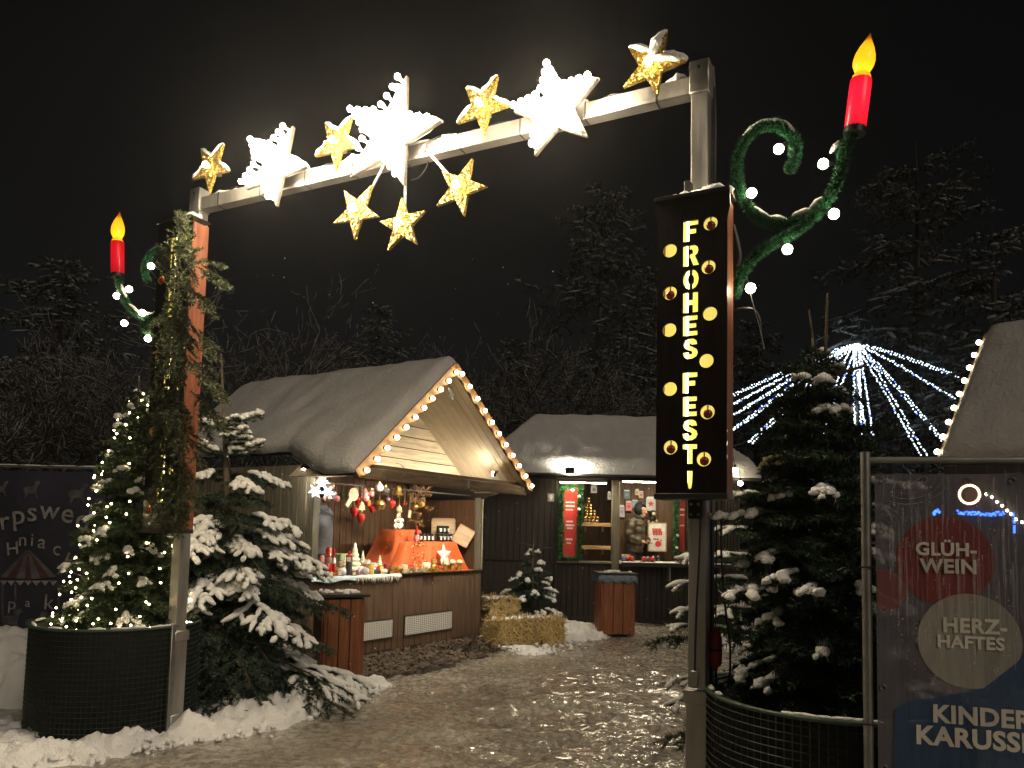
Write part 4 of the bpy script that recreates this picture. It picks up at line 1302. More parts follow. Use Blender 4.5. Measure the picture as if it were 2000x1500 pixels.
# low fir sprigs: loose branches on the ground and behind the right post
def sprig(pts, label, seed, m='needles_big', n=5, snow=0, L=.45, spread=.5):
    r = np.random.default_rng(seed); base = Vector(pts[0]); tip = Vector(pts[1])
    d = np.array(tip - base); ln = np.linalg.norm(d)
    t = thing('fir_branch', label, 'branch', base)
    AX = []; TW = []
    for k in range(n):
        dd = d / ln + r.normal(0, spread * .4, 3)
        ax, tw = branch(tuple(base + Vector(r.normal(0, .02, 3))), dd, ln * r.uniform(.75, 1.05), r, .15, 9, 48, .42, True); AX.append(ax); TW.append(tw)
    AX = np.concatenate(AX); TW = np.concatenate(TW)
    V, T = stems(AX, .006, 4); npart(V, T, 'stem', 'bark', t, kind='stuff')
    V, T = needles(np.concatenate([AX, TW]), 240, .026, .005, r, .3, .5); npart(V, T, 'needles', m, t, kind='stuff')
    if snow:
        S = np.concatenate([AX[2:], TW[::2]]); S = S[r.random(len(S)) < snow]
        V, T = snow_tubes(S, .022, r, .6, 6, 7); npart(V, T, 'snow', 'snow', t, True, 'stuff')
    return t
g0 = G(150, 1462, .03); g1 = G(-40, 1485, .03)
sprig((g0, g1), 'cut fir branch lying on the snow at the lower left corner', 79, n=4)

# ================================================================== FIR GARLAND ON THE LEFT SIGN
t = thing('fir_garland', 'long bundle of fir branches hanging down the front of the left sign box', 'garland', ARCH @ T_((XL, -.24, zl0)))
r = np.random.default_rng(90)
AX = []; TW = []
zc = zl1 + .10
def gp(px, py, yl=-.27):
    return ARCH @ ah(px, py, yl)
SPR = [ # start px, end px, count
    ((352, 520), (350, 408), 3, .05), ((372, 560), (352, 430), 2, .08), ((345, 560), (325, 470), 2, .1),
    ((385, 520), (448, 560), 3, .10), ((390, 500), (440, 500), 2, .1), ((380, 560), (432, 610), 3, .12), ((385, 640), (418, 700), 2, .1),
    ((370, 720), (440, 780), 3, .10), ((380, 690), (425, 745), 2, .1), ((375, 770), (430, 830), 3, .10), ((370, 800), (400, 860), 2, .1),
    ((345, 560), (344, 720), 4, .10), ((349, 640), (319, 780), 4, .12), ((344, 720), (314, 860), 4, .12), ((350, 760), (359, 900), 4, .1),
    ((334, 800), (314, 930), 4, .12), ((354, 880), (344, 1010), 4, .1), ((329, 900), (324, 1030), 4, .10), ((349, 960), (354, 1040), 3, .08), ((360, 600), (352, 740), 3, .1),
    ((355, 500), (359, 600), 3, .1), ((314, 850), (299, 760), 1, .1), ((350, 820), (385, 900), 2, .1), ((344, 680), (332, 600), 2, .12), ((359, 940), (365, 1000), 2, .1)]
for (s, e, n, sp) in SPR:
    for k in range(max(1, int(n * (1.15 if e[0] < 380 else .8)))):
        off = r.normal(0, sp * .36, 3) * np.array([1, .5, .6])
        a = np.array(gp(*s, -.24 - r.uniform(0, .10))) + off; b = np.array(gp(*e, -.26 - r.uniform(0, .14))) + off
        d = b - a; ln = np.linalg.norm(d)
        ax, tw = branch(a, d, ln * r.uniform(.85, 1.1), r, .15, 10, 40, .33, True); AX.append(ax); TW.append(tw)
AX = np.concatenate(AX); TW = np.concatenate(TW)
V, T = stems(np.concatenate([AX, TW]), np.r_[np.full(len(AX), .005), np.full(len(TW), .003)], 3)
npart(V, T, 'stems', 'bark', t, kind='stuff')
V, T = needles(np.concatenate([AX, TW]), 330, .030, .0066, r, .3, .5)
npart(V, T, 'needles', 'needles_garland', t, kind='stuff')
# ================================================================== ORNAMENT HUT
hB = G(937, 1245); hA0 = G(690, 1290)
uu = (hB - hA0).normalized()
# front left corner where the line of the front crosses photo column 600
_n = Vector((-uu.y, uu.x, 0))
hA = hit(600, 1300, hA0, _n); hA.z = 0
HUT = frame(hA, uu); HI = HUT.inverted()
HB_ = Vector((-uu.y, uu.x, 0))
HW = (hB - hA).length
def hh(px, py, yl):
    return HI @ hit(px, py, hA + HB_ * yl, HB_)
HD, HZ = 2.7, 2.34
RX_ = HW * .5; RZt = HI @ hit(884, 716, hA - HB_ * .95, HB_)
RX_ = RZt.x; RZ_ = RZt.z
_cl = hh(692, 922, -.98); _cr = hh(1038, 953, -.98)      # lower corners of the porch gable
SL = (RZ_ - _cl.z) / (RX_ - _cl.x); SR = (RZ_ - _cr.z) / (_cr.x - RX_)
EL, ER = -_cl.x, _cr.x - HW                              # porch overhang beyond the wall lines
ZWL = RZ_ - SL * RX_; ZWR = RZ_ - SR * (HW - RX_)        # roof height above the two side walls
print('ROOF', EL, ER, ZWL, ZWR, SL, SR, HW, RX_, RZ_)
hut = thing('market_hut', 'wooden market hut with snowy roof, bulb-lined gable and ornament counter', 'market hut', HUT)
def hp(name, m, c, s, ch=.004, parent=None, M=None, kind=None):
    mb = MB(); mb.box(c, s, M, ch=ch); return part(mb, name, m, parent or hut, local=True, kind=kind)
CZ = 1.0
# counter front of upright boards
fr = hp('counter_front', 'stall_wood', (HW / 2, .035, CZ / 2), (HW, .02, CZ - .02))
npl = 29; pw = HW / npl
pm = None
for i in range(npl):
    Mx = T_((i * pw + pw / 2, .012 + random.uniform(-.003, .002), CZ / 2)) @ RZ(random.uniform(-.01, .01))
    if pm is None:
        mb = MB(); mb.box((0, 0, 0), (pw - .006, .022, CZ - .01), ch=.004); pm = part(mb, 'plank', 'stall_wood', fr, local=True); pm.matrix_local = Mx
    else: instance(pm, 'plank', fr, Mx)
hp('counter_edge', 'dark_wood', (HW / 2, .0, CZ + .0125), (HW, .06, .02))
ct = hp('counter_top', 'inner_wood', (HW / 2, .49, CZ + .012), (HW - .02, .9, .022))
hp('base_rail', 'dark_wood', (HW / 2, .045, .035), (HW + .02, .09, .07))
# posts
hp('corner_post', 'grey_wood', (.05, .055, HZ / 2), (.10, .10, HZ), .006)
hp('corner_post', 'grey_wood', (HW - .035, .055, HZ / 2), (.07, .10, HZ), .006)
hp('post_strip', 'gable_wood', (HW - .005, -.004, (HZ + CZ) / 2), (.018, .012, HZ - CZ))
# side and back walls of upright boards
def wall(name, m, x0, y0, x1, y1, z0, z1, n, inset=0):
    mb = MB(); d = Vector((x1 - x0, y1 - y0, 0)); L = d.length
    Mw = frame((x0, y0, 0), d)
    mb.box((L / 2, .02, (z0 + z1) / 2), (L, .012, z1 - z0), Mw); w = part(mb, name, m, hut, local=True)
    pr = None
    for i in range(n):
        Mx = Mw @ T_((L / n * (i + .5), random.uniform(-.003, .003), (z0 + z1) / 2))
        if pr is None:
            mb = MB(); mb.box((0, 0, 0), (L / n - .007, .022, z1 - z0 - .01), ch=.004); pr = part(mb, 'plank', m, w, local=True); pr.matrix_local = Mx
        else: instance(pr, 'plank', w, Mx)
    return w
wall('side_wall', 'grey_wood', 0, HD, 0, .12, .02, HZ, 18)
wall('side_wall', 'inner_wood', HW, .12, HW, HD, .02, HZ, 18)
wall('back_wall', 'inner_wood', HW - .02, HD - .06, .02, HD - .06, .02, HZ, 24)
wall('partition_wall', 'inner_wood', 1.25, 1.3, HW - .04, 1.3, .02, HZ + .1, 18)
hp('floor', 'inner_wood', (HW / 2, HD / 2 + .5, .17), (HW - .05, HD - 1.15, .30))
# vent panels, really perforated
def vent(px0, py0, px1, py1):
    a = hh(px0, py1, -.012); b = hh(px1, py0, -.012)
    w, h = b.x - a.x, b.z - a.z
    nx, nz = 24, 10
    mb = MB(); cw, chh = w / nx, h / nz; k = .21
    for i in range(nx):
        for j in range(nz):
            x0, z0 = a.x + i * cw, a.z + j * chh
            o = [(x0, -.013, z0), (x0 + cw, -.013, z0), (x0 + cw, -.013, z0 + chh), (x0, -.013, z0 + chh)]
            q = [(x0 + cw * k, -.013, z0 + chh * k), (x0 + cw * (1 - k), -.013, z0 + chh * k), (x0 + cw * (1 - k), -.013, z0 + chh * (1 - k)), (x0 + cw * k, -.013, z0 + chh * (1 - k))]
            qq = [(p[0], -.006, p[2]) for p in q]
            mb.add(o + q + qq, [(0, 1, 5, 4), (1, 2, 6, 5), (2, 3, 7, 6), (3, 0, 4, 7), (4, 5, 9, 8), (5, 6, 10, 9), (6, 7, 11, 10), (7, 4, 8, 11)])
    v = part(mb, 'vent_panel', 'vent_white', hut, False, local=True)
    mb = MB(); mb.box((a.x + w / 2, -.004, a.z + h / 2), (w + .006, .006, h + .006)); part(mb, 'vent_backing', 'void_black', v, local=True)
    for (x, z, sx, sz) in ((a.x + w / 2, a.z - .006, w + .024, .012), (a.x + w / 2, b.z + .006, w + .024, .012), (a.x - .006, a.z + h / 2, .012, h), (b.x + .006, a.z + h / 2, .012, h)):
        mb = MB(); mb.box((x, -.008, z), (sx, .016, sz)); part(mb, 'vent_frame', 'dark_wood', v, local=True)
vent(683, 1209, 767, 1256)
vent(790, 1193, 883, 1241)
# gable boards in the plane of the counter
gb = thing  # (name kept free)
zz = HZ - .10; i = 0
gw = hp('gable_wall', 'gable_wood', (HW / 2, .09, HZ - .05), (HW - .1, .012, .10))
bh = .155
while zz < RZ_ - .16:
    def xl(z): return max(.02, (z - ZWL) / SL + .02)
    def xr(z): return min(HW - .02, HW - (z - ZWR) / SR - .02)
    z0, z1 = zz + .006, zz + bh - .006
    p = [(xl(z0), z0), (xr(z0), z0), (xr(z1), z1), (xl(z1), z1)]
    if p[2][0] - p[3][0] > .05:
        j = random.uniform(-.003, .003)
        mb = MB(); mb.prism(p, .045 + j, .068 + j); part(mb, 'board', 'gable_wood', gw, local=True)
    zz += bh; i += 1
# roof: two slabs; the porch in front hangs lower than the roof over the body
OV = -.98; RB = HD + .22
def eave_x(y, side):
    """distance beyond the wall line, larger over the front porch"""
    k = min(1, max(0, (.45 - y) / 1.1)); k = k * k * (3 - 2 * k)
    return (.03 + (EL - .03) * k) if side < 0 else (max(.06, ER) + (ER - max(.06, ER)) * k)
def roof_slab(side):
    ys = np.linspace(OV, RB, 16); mb = MB(); th = .035
    top = []; 
    for y in ys:
        e = eave_x(y, side)
        if side < 0: ex, ez = -e, ZWL - e * SL
        else: ex, ez = HW + e, ZWR - e * SR
        top.append(((RX_, y, RZ_), (ex, y, ez)))
    vs = []; fs = []
    for a, b in top:
        vs += [a, b, (a[0], a[1], a[2] - th), (b[0], b[1], b[2] - th)]
    for i in range(len(top) - 1):
        o = i * 4; q = o + 4
        fs += [(o, o + 1, q + 1, q), (o + 2, q + 2, q + 3, o + 3), (o + 1, o + 3, q + 3, q + 1)]
    fs += [(0, 2, 3, 1), (len(vs) - 4, len(vs) - 3, len(vs) - 1, len(vs) - 2)]
    mb.add(vs, fs); return part(mb, 'roof', 'roof_felt', hut, False, local=True)
rl = roof_slab(-1); rr_ = roof_slab(1)
# lining boards under the right slope of the porch (seen from below)
for k in range(9):
    y0 = OV + .03 + k * .112
    mb = MB(); e = .2
    a0 = Vector((RX_ + .03, 0, RZ_ - .06)); b0 = Vector((HW + ER - .04, 0, ZWR - (ER - .04) * SR - .06)); d = (b0 - a0)
    mb.box((d.length / 2, 0, 0), (d.length, .106, .016), frame(a0 + Vector((0, y0 + .055, 0)), d, y=(0, 1, 0), z=d.cross(Vector((0, 1, 0))) * -1), ch=.002)
    part(mb, 'lining_board', 'lining_wood', rr_, local=True)
    mb = MB(); a0 = Vector((RX_ - .03, 0, RZ_ - .06)); b0 = Vector((-EL + .04, 0, ZWL - (EL - .04) * SL - .06)); d = (b0 - a0)
    mb.box((d.length / 2, 0, 0), (d.length, .106, .016), frame(a0 + Vector((0, y0 + .055, 0)), d, y=(0, 1, 0), z=d.cross(Vector((0, 1, 0)))), ch=.002)
    part(mb, 'lining_board', 'lining_wood', rl, local=True)
# snow blanket, one soft sheet over both slopes
def roof_snow(ridge_x, ridge_z, xe_l, ze_l, xe_r, ze_r, y0, y1, th, eave_fn=None, seed=1, ny=70, nx=36, name='snow', parent=None, M=None):
    ys = np.linspace(y0 - .02, y1 + .03, ny); ss = np.linspace(-1, 1, 2 * nx + 1)
    Vt = np.zeros((ny, len(ss), 3)); Vb = np.zeros((ny, len(ss), 3))
    for i, y in enumerate(ys):
        ey = min((y - ys[0]), (ys[-1] - y)); fe = math.sqrt(max(0, min(1, ey / .10)))
        for j, s in enumerate(ss):
            xl_, zl_ = (xe_l, ze_l) if s < 0 else (xe_r, ze_r)
            if eave_fn: xl_, zl_ = eave_fn(y, -1 if s < 0 else 1)
            f = abs(s)
            x = ridge_x + (xl_ - ridge_x) * f; z = ridge_z + (zl_ - ridge_z) * f
            nx_, nz_ = (ridge_z - zl_), abs(xl_ - ridge_x); nl_ = math.hypot(nx_, nz_)
            sg = -1 if s < 0 else 1
            nrm = Vector((sg * nx_ / nl_, 0, nz_ / nl_))
            if f < .06: nrm = nrm.lerp(Vector((0, 0, 1)), 1 - f / .06).normalized()
            slope_len = nl_
            de = (1 - f) * slope_len; fd = math.sqrt(max(0, min(1, de / .11)))
            nz2 = float(fbm(np.array(x * 2.6 + 7), np.array(y * 2.6), seed, 3)) - .45
            n3 = float(fbm(np.array(x * 9.0 + 7), np.array(y * 9.0), seed + 3, 2)) - .4
            t_ = th * (1 + .5 * nz2 + .14 * n3) * (.12 + .88 * min(fe, fd))
            ov = .05 * max(0, 1 - de / .12) * (1 + 2.5 * nz2 + 1.2 * n3)
            Vt[i, j] = (x + nrm.x * t_ + sg * ov * .75, y, z + nrm.z * t_ - ov * .6 - (.012 if f < .05 else 0))
            Vb[i, j] = (x + nrm.x * .004, y, z + nrm.z * .004)
    n1 = len(ss)
    V = np.concatenate([Vt.reshape(-1, 3), Vb.reshape(-1, 3)]); o = ny * n1
    Fq = [grid_faces(n1, ny), grid_faces(n1, ny)[:, ::-1] + o]
    top = np.arange(ny * n1).reshape(ny, n1)
    for e in (top[0], top[-1][::-1], top[:, 0][::-1], top[:, -1]):
        Fq.append(np.stack([e[:-1], e[:-1] + o, e[1:] + o, e[1:]], 1))
    V = np.array([M @ Vector(v) for v in V])
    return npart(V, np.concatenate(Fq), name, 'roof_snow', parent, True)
def ef(y, side):
    e = eave_x(y, side)
    return (-e, ZWL - e * SL) if side < 0 else (HW + e, ZWR - e * SR)
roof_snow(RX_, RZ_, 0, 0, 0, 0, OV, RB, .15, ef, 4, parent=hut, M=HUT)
# scalloped barge boards with bulbs
def barge(side):
    e = .27
    a0 = Vector((RX_, OV - .012, RZ_ + .02)); e = EL if side < 0 else ER
    b0 = Vector((-e, OV - .012, ZWL - e * SL + .0)) if side < 0 else Vector((HW + e, OV - .012, ZWR - e * SR))
    d = b0 - a0; L = d.length; w = .085; n = 11
    M = frame(a0, d, y=(0, 1, 0), z=(d.cross(Vector((0, 1, 0)))).normalized() * (1 if side < 0 else -1))
    # z axis points up out of the roof on both sides
    if (M.to_3x3() @ Vector((0, 0, 1))).z < 0:
        M = frame(a0, d, y=(0, 1, 0), z=-(M.to_3x3() @ Vector((0, 0, 1))))
    poly = [(0, .03), (L, .03)]
    for i in range(n * 6, -1, -1):
        t_ = i / (n * 6); poly.append((L * t_, -w + .018 * math.cos(2 * math.pi * t_ * n)))
    mb = MB(); mb.prism(poly, -.022, .0, M); bo = part(mb, 'barge_board', 'barge_wood', hut, local=True)
    for i in range(11):
        x = .05 + (L - .09) * (i + .3) / 10.6
        p = M @ Vector((x, -.022, -.045)); dd = (M.to_3x3() @ Vector((0, -1, -.15))).normalized()
        b = MB(); b.ball(p + dd * .045, .027, 2); bb = part(b, 'bulb', 'hut_bulb', bo, True, local=True)
        s = MB(); s.tube([p, p + dd * .025], [.02, .018], 8); part(s, 'socket', 'dark_wood', bo, local=True)
    mb = MB()
    S = np.array([[*(M @ Vector((L * k / 12, -.0, .04))), *(M @ Vector((L * (k + 1) / 12, -.0, .04)))] for k in range(12)])
    return bo
barge(-1); barge(1)
# header beam at the porch front and the light board behind it
e = .2
HBZ = (_cl.z + _cr.z) / 2 - .02; hx0, hx1 = -EL + .08, HW + ER - .06
hp('header_beam', 'beam_wood', ((hx0 + hx1) / 2, OV + .07, HBZ), (hx1 - hx0, .07, .13), .008)
hp('header_board', 'beam_wood', ((hx0 + hx1) / 2, OV + .125, HBZ + .08), (hx1 - hx0 - .1, .03, .07), .004)
for x in (.12, HW * .5, hx1 - .1):
    hp('header_clip', 'zinc', (x, OV + .033, HBZ), (.05, .006, .09), .002)
for x in (.02, HW - .16):
    hp('bracket_arm', 'beam_wood', (x, OV / 2 + .05, HBZ + .02), (.06, -OV - .02, .08), .005)
hp('ornament_rail', 'dark_wood', (HW / 2 - .1, .06, HZ - .20), (HW - .3, .02, .02), .003)
# little wire star and hook in the gable
q = hh(882, 768, OV + .1)
mb = MB(); mb.prism(star_pts((q.x, q.z), .10, .045, .3), OV + .10, OV + .106); st_ = part(mb, 'gable_star', 'zinc', hut, local=True)
q0 = hh(775, 905, .0); q1 = hh(796, 922, .0)
mb = MB(); mb.tube(smooth_path([q0, q0 + Vector((.09, 0, -.01)), q1]), .007, 5); part(mb, 'wire_hook', 'zinc', hut, local=True)

def flood(p, aim, size, m, label, name='floodlight', world_M=None, light=True):
    """small LED floodlight: housing, panel, yoke. world space"""
    p = Vector(p); d = (Vector(aim) - p).normalized()
    M = frame(p, d.cross(Vector((0, 0, 1))).normalized(), y=-d, z=(d.cross(Vector((0, 0, 1)))).cross(d).normalized())
    t = thing(name, label, 'floodlight', T_(p))
    w, h = size
    mb = MB(); mb.box((0, .025, 0), (w, .04, h), M, ch=.006); part(mb, 'housing', 'black_metal', t)
    mb = MB(); mb.box((0, .002, 0), (w * .84, .004, h * .8), M); part(mb, 'light_panel', m, t)
    mb = MB(); mb.tube([M @ Vector((-w / 2 - .008, .02, 0)), M @ Vector((-w / 2 - .008, .07, h * .5)), M @ Vector((w / 2 + .008, .07, h * .5)), M @ Vector((w / 2 + .008, .02, 0))], .006, 5)
    part(mb, 'yoke', 'black_metal', t)
    return t
W = lambda x, y, z: HUT @ Vector((x, y, z))
q = hh(1003, 918, OV + .18)
flood(HUT @ q, W(HW * .80, -.25, HZ + .42), (.14, .10), 'flood_panel', 'bright floodlight in the right corner of the lit gable')
q = hh(962, 925, OV + .25)
flood(HUT @ q, W(HW * .55, .05, HZ + .15), (.10, .07), 'stall_panel', 'smaller floodlight on the porch beam pointing at the gable boards')
q = hh(601, 914, -.10)
flood(HUT @ q, W(.25, .05, 1.3), (.12, .09), 'stall_panel', 'small black floodlight at the left corner post of the ornament hut')
flood(W(HW * .30, OV + .22, HBZ - .02), W(HW * .30, .45, 1.15), (.22, .10), 'stall_panel', 'counter floodlight behind the left part of the porch beam')
flood(W(HW * .72, OV + .22, HBZ - .02), W(HW * .70, .55, 1.2), (.22, .10), 'stall_panel', 'counter floodlight behind the right part of the porch beam')

# ================================================================== GOODS OF THE ORNAMENT HUT
TZ = CZ + .024
def gw_(px, py, yl): return HUT @ hh(px, py, yl)
def mpp(yl, px): return (gw_(px, 1000, yl).y) / F_PX
def hang(t, p, top, ):
    mb = MB(); mb.tube([p, (p[0], p[1], top)], .0018, 4); part(mb, 'string', 'p_tan', t)
RAIL = (HUT @ Vector((0, 0, HZ - .21))).z
def bauble(px, py, rpx, yl, m, label, cap='brass', name='bauble', sc3=(1, 1, 1), grp='ornaments hanging in the hut'):
    p = gw_(px, py, yl); r_ = rpx * mpp(yl, px)
    t = thing(name, label, 'ornament', p, grp)
    mb = MB(); mb.ball(p, r_, 2, sc3); part(mb, 'ball', m, t, True)
    mb = MB(); mb.tube([p + Vector((0, 0, r_ * sc3[2] * .95)), p + Vector((0, 0, r_ * sc3[2] * 1.22))], r_ * .22, 6); part(mb, 'cap', cap, t)
    hang(t, p + Vector((0, 0, r_ * sc3[2] * 1.2)), RAIL)
    return t
def spiky(px, py, rpx, yl, label):
    p = gw_(px, py, yl); r_ = rpx * mpp(yl, px)
    t = thing('paper_star', label, 'ornament', p, 'lit paper stars')
    vs, fs = ICO[1]; mb = MB(); pts = [Vector(v) for v in vs]
    V = [p + v * r_ * .42 for v in pts]; F = []
    for f in fs:
        c = (pts[f[0]] + pts[f[1]] + pts[f[2]]).normalized(); V.append(p + c * r_ * (1.05 if len(V) % 2 else .8)); k = len(V) - 1
        F += [(f[0], f[1], k), (f[1], f[2], k), (f[2], f[0], k)]
    mb.add(V, F); part(mb, 'star_body', 'lit_paper', t, False); hang(t, p + Vector((0, 0, r_)), RAIL)
spiky(629, 941, 17, -.02, 'upper glowing white paper star hanging by the left post')
spiky(616, 960, 15, -.05, 'left glowing white paper star hanging by the left post')
spiky(640, 962, 15, .02, 'right glowing white paper star hanging by the left post')
bauble(646, 949, 8, .05, 'p_tan', 'natural ring-shaped bauble beside the glowing paper stars')
bauble(639, 973, 8, .0, 'g_rose', 'pale pink bauble hanging right below the paper stars')
bauble(652, 966, 7, .08, 'g_white', 'small white bauble between the two pink ones')
bauble(657, 974, 7.5, .0, 'g_pink', 'pink striped bauble right of the pale pink one')
bauble(671, 967, 6, .05, 'g_green', 'small green and white ornament left of the wooden disc', sc3=(.8, .8, 1.3))
# round wooden board with handle
p = gw_(690, 966, -.03); k = mpp(-.03, 690); t = thing('wooden_board', 'round wooden board with pale handle hanging among the ornaments', 'ornament', p)
mb = MB(); Mh = HUT.copy(); Mh.translation = p
mb.prism(circle((0, 0), 13 * k, 24), -.008, .008, Mh); part(mb, 'disc', 'tray_wood', t)
mb = MB(); mb.box((-13 * k, -.002, -19 * k), (10 * k, .014, 22 * k), Mh @ RY(R(35)) if False else Mh, ch=.003)
mb = MB(); mb.box((0, -.003, -20 * k), (10 * k, .014, 20 * k), Mh @ RY(R(38)), ch=.003); part(mb, 'handle', 'p_cream', t); hang(t, p + Vector((0, 0, 12 * k)), RAIL)
def cone(px, py, hpx, yl, label):
    p = gw_(px, py, yl); k = mpp(yl, px); h = hpx * k
    t = thing('red_cone', label, 'ornament', p, 'red cone ornaments')
    prof = [(.02, -.5), (.14, -.38), (.30, -.1), (.36, .12), (.31, .28), (.16, .38), (.05, .42)]
    mb = MB(); mb.lathe([(a * h, b * h) for a, b in prof], 10, T_(p)); part(mb, 'cone', 'g_red', t, True)
    mb = MB(); mb.lathe([(a * h * 1.12, b * h) for a, b in ((.30, .0), (.33, .05), (.30, .1))], 10, T_(p)); part(mb, 'ridge', 'p_red', t)
    mb = MB(); mb.tube([p + Vector((0, 0, h * .40)), p + Vector((0, 0, h * .52))], h * .06, 6); part(mb, 'cap', 'brass', t)
    hang(t, p + Vector((0, 0, h * .5)), RAIL)
cone(692, 999, 24, .0, 'red cone ornament hanging just below the wooden disc')
cone(705, 1012, 24, -.02, 'lowest red cone ornament, below the wooden tree cut-out')
cone(728, 993, 22, .05, 'red cone ornament left of the big gold sleigh bell')
cone(766, 984, 20, .1, 'red cone ornament right of the big gold sleigh bell')
cone(699, 977, 22, .1, 'red cone ornament half hidden behind the wooden disc')
# pink figure
p = gw_(713, 967, .03); k = mpp(.03, 713); t = thing('pink_figurine', 'shiny pink glass figure hanging above the wooden tree cut-out', 'ornament', p)
mb = MB(); mb.lathe([(a * k, b * k) for a, b in ((2, -13), (8, -11), (9, -5), (6, 0), (7, 4), (5, 9), (2, 13))], 12, T_(p)); part(mb, 'body', 'g_pink', t, True)
for s in (-1, 1):
    mb = MB(); mb.ball(p + Vector((s * 7 * k, 0, 1 * k)), 3 * k, 1); part(mb, 'ear', 'g_pink', t, True)
hang(t, p + Vector((0, 0, 12 * k)), RAIL)
p = gw_(707, 989, -.03); k = mpp(-.03, 707); t = thing('wooden_tree', 'flat wooden tree cut-out hanging between the red cones', 'ornament', p)
Mh = HUT.copy(); Mh.translation = p
mb = MB(); mb.prism([(x * k, z * k) for x, z in ((-10, -7), (10, -7), (6, -1), (8, -1), (4, 4), (6, 4), (0, 11), (-6, 4), (-4, 4), (-8, -1), (-6, -1))], -.005, .005, Mh); part(mb, 'cutout', 'tray_wood', t)
mb = MB(); mb.box((0, 0, -9 * k), (3 * k, .01, 4 * k), Mh); part(mb, 'stem', 'tray_wood', t); hang(t, p + Vector((0, 0, 10 * k)), RAIL)
bauble(725, 964, 7, .06, 'g_pink', 'pink bauble right of the pink glass figure')
bauble(720, 983, 6, .07, 'p_orange', 'small orange ornament under the pink bauble', sc3=(.8, .8, 1.4))
bauble(741, 952, 9, .0, 'g_white', 'large white bauble near the middle of the porch beam')
bauble(753, 958, 8, .04, 'glass', 'clear glass bauble right of the white one')
p = gw_(742, 986, -.03); k = mpp(-.03, 742); t = thing('sleigh_bell', 'big gold sleigh bell ornament hanging in the middle', 'ornament', p)
mb = MB(); mb.ball(p, 11 * k, 2); part(mb, 'bell_body', 'brass', t, True)
mb = MB(); mb.lathe([(11.5 * k, -.8 * k), (12.6 * k, 0), (11.5 * k, .8 * k)], 20, T_(p)); part(mb, 'band', 'brass', t)
mb = MB(); Mh = HUT.copy(); Mh.translation = p; mb.box((0, -10.4 * k, -4 * k), (9 * k, 2 * k, 1.4 * k), Mh); part(mb, 'slot', 'p_black', t); hang(t, p + Vector((0, 0, 10 * k)), RAIL)
p = gw_(778, 958, -.02); k = mpp(-.02, 778); t = thing('brass_bell', 'brass hand bell hanging right under the porch beam', 'ornament', p)
mb = MB(); mb.lathe([(a * k, b * k) for a, b in ((9.5, -9), (9.5, -7.5), (7, -6), (5.8, 2), (5, 7), (2, 9))], 16, T_(p)); part(mb, 'bell_body', 'brass', t, True)
mb = MB(); mb.tube([p + Vector((0, 0, -6 * k)), p + Vector((0, 0, -13 * k))], 2 * k, 6); part(mb, 'clapper', 'brass', t); hang(t, p + Vector((0, 0, 9 * k)), RAIL)
p = gw_(779, 1017, .0); k = mpp(.0, 779); t = thing('lit_bottle', 'hanging glass bottle filled with glowing warm micro lights', 'lantern', p)
mb = MB(); mb.lathe([(a * k, b * k) for a, b in ((6, -15), (9, -12), (9, 2), (4, 8), (3, 14))], 12, T_(p)); part(mb, 'bottle', 'glass', t, True)
r2 = random.Random(4); pr = None
for i in range(24):
    q = Vector((r2.uniform(-6, 6) * k, r2.uniform(-6, 6) * k, r2.uniform(-13, 4) * k))
    if pr is None:
        mb = MB(); mb.ball((0, 0, 0), 1.7 * k, 1); pr = part(mb, 'bulb', 'lit_cone', t, True, local=True); pr.matrix_local = T_(q)
    else: instance(pr, 'bulb', t, T_(q))
mb = MB(); mb.lathe([(3.2 * k, 14 * k), (6 * k, 18 * k), (5 * k, 26 * k), (1 * k, 30 * k)], 8, T_(p)); part(mb, 'burlap_top', 'p_tan', t); hang(t, p + Vector((0, 0, 28 * k)), RAIL)
# dried garland with ornaments
t = thing('dried_garland', 'brown dried leaf garland hanging in the right part of the hut', 'garland', gw_(815, 1040, .15)); r2 = np.random.default_rng(6)
S = []
for (a, b, n) in (((795, 955), (806, 985), 8), ((812, 950), (822, 990), 14), ((828, 952), (830, 1000), 16), ((824, 985), (816, 1025), 14), ((800, 960), (830, 955), 8)):
    for i in range(n):
        f = r2.random(); q = np.array(gw_(a[0] + (b[0] - a[0]) * f + r2.normal(0, 3), a[1] + (b[1] - a[1]) * f, .15 + r2.uniform(-.05, .05)))
        S.append(np.r_[q, q + r2.normal(0, .05, 3)])
V, T = needles(np.array(S), 240, .05, .016, r2, 0, .4); npart(V, T, 'leaves', 'p_brown', t, kind='stuff')
V, T = stems(np.array(S), .006, 4); npart(V, T, 'stems', 'p_amber', t, kind='stuff')
bauble(811, 990, 6, .05, 'brass', 'gold bauble hanging left of the dried garland')
bauble(824, 985, 6, .05, 'g_amber', 'amber glass bauble on the dried garland')
bauble(758, 975, 5, .1, 'g_purple', 'small dark red bauble right of the sleigh bell')
bauble(790, 985, 4.5, .1, 'g_wine', 'tiny wine-red bauble right of the brass bell')
p = gw_(800, 1004, .05); k = mpp(.05, 800); t = thing('cloth_tag', 'small tan cloth tag hanging left of the dried garland', 'ornament', p); Mh = HUT.copy(); Mh.translation = p
mb = MB(); mb.box((0, 0, 0), (8 * k, .008, 15 * k), Mh @ RY(R(12)), ch=.003); part(mb, 'tag_body', 'p_tan', t); hang(t, p + Vector((0, 0, 7 * k)), RAIL)

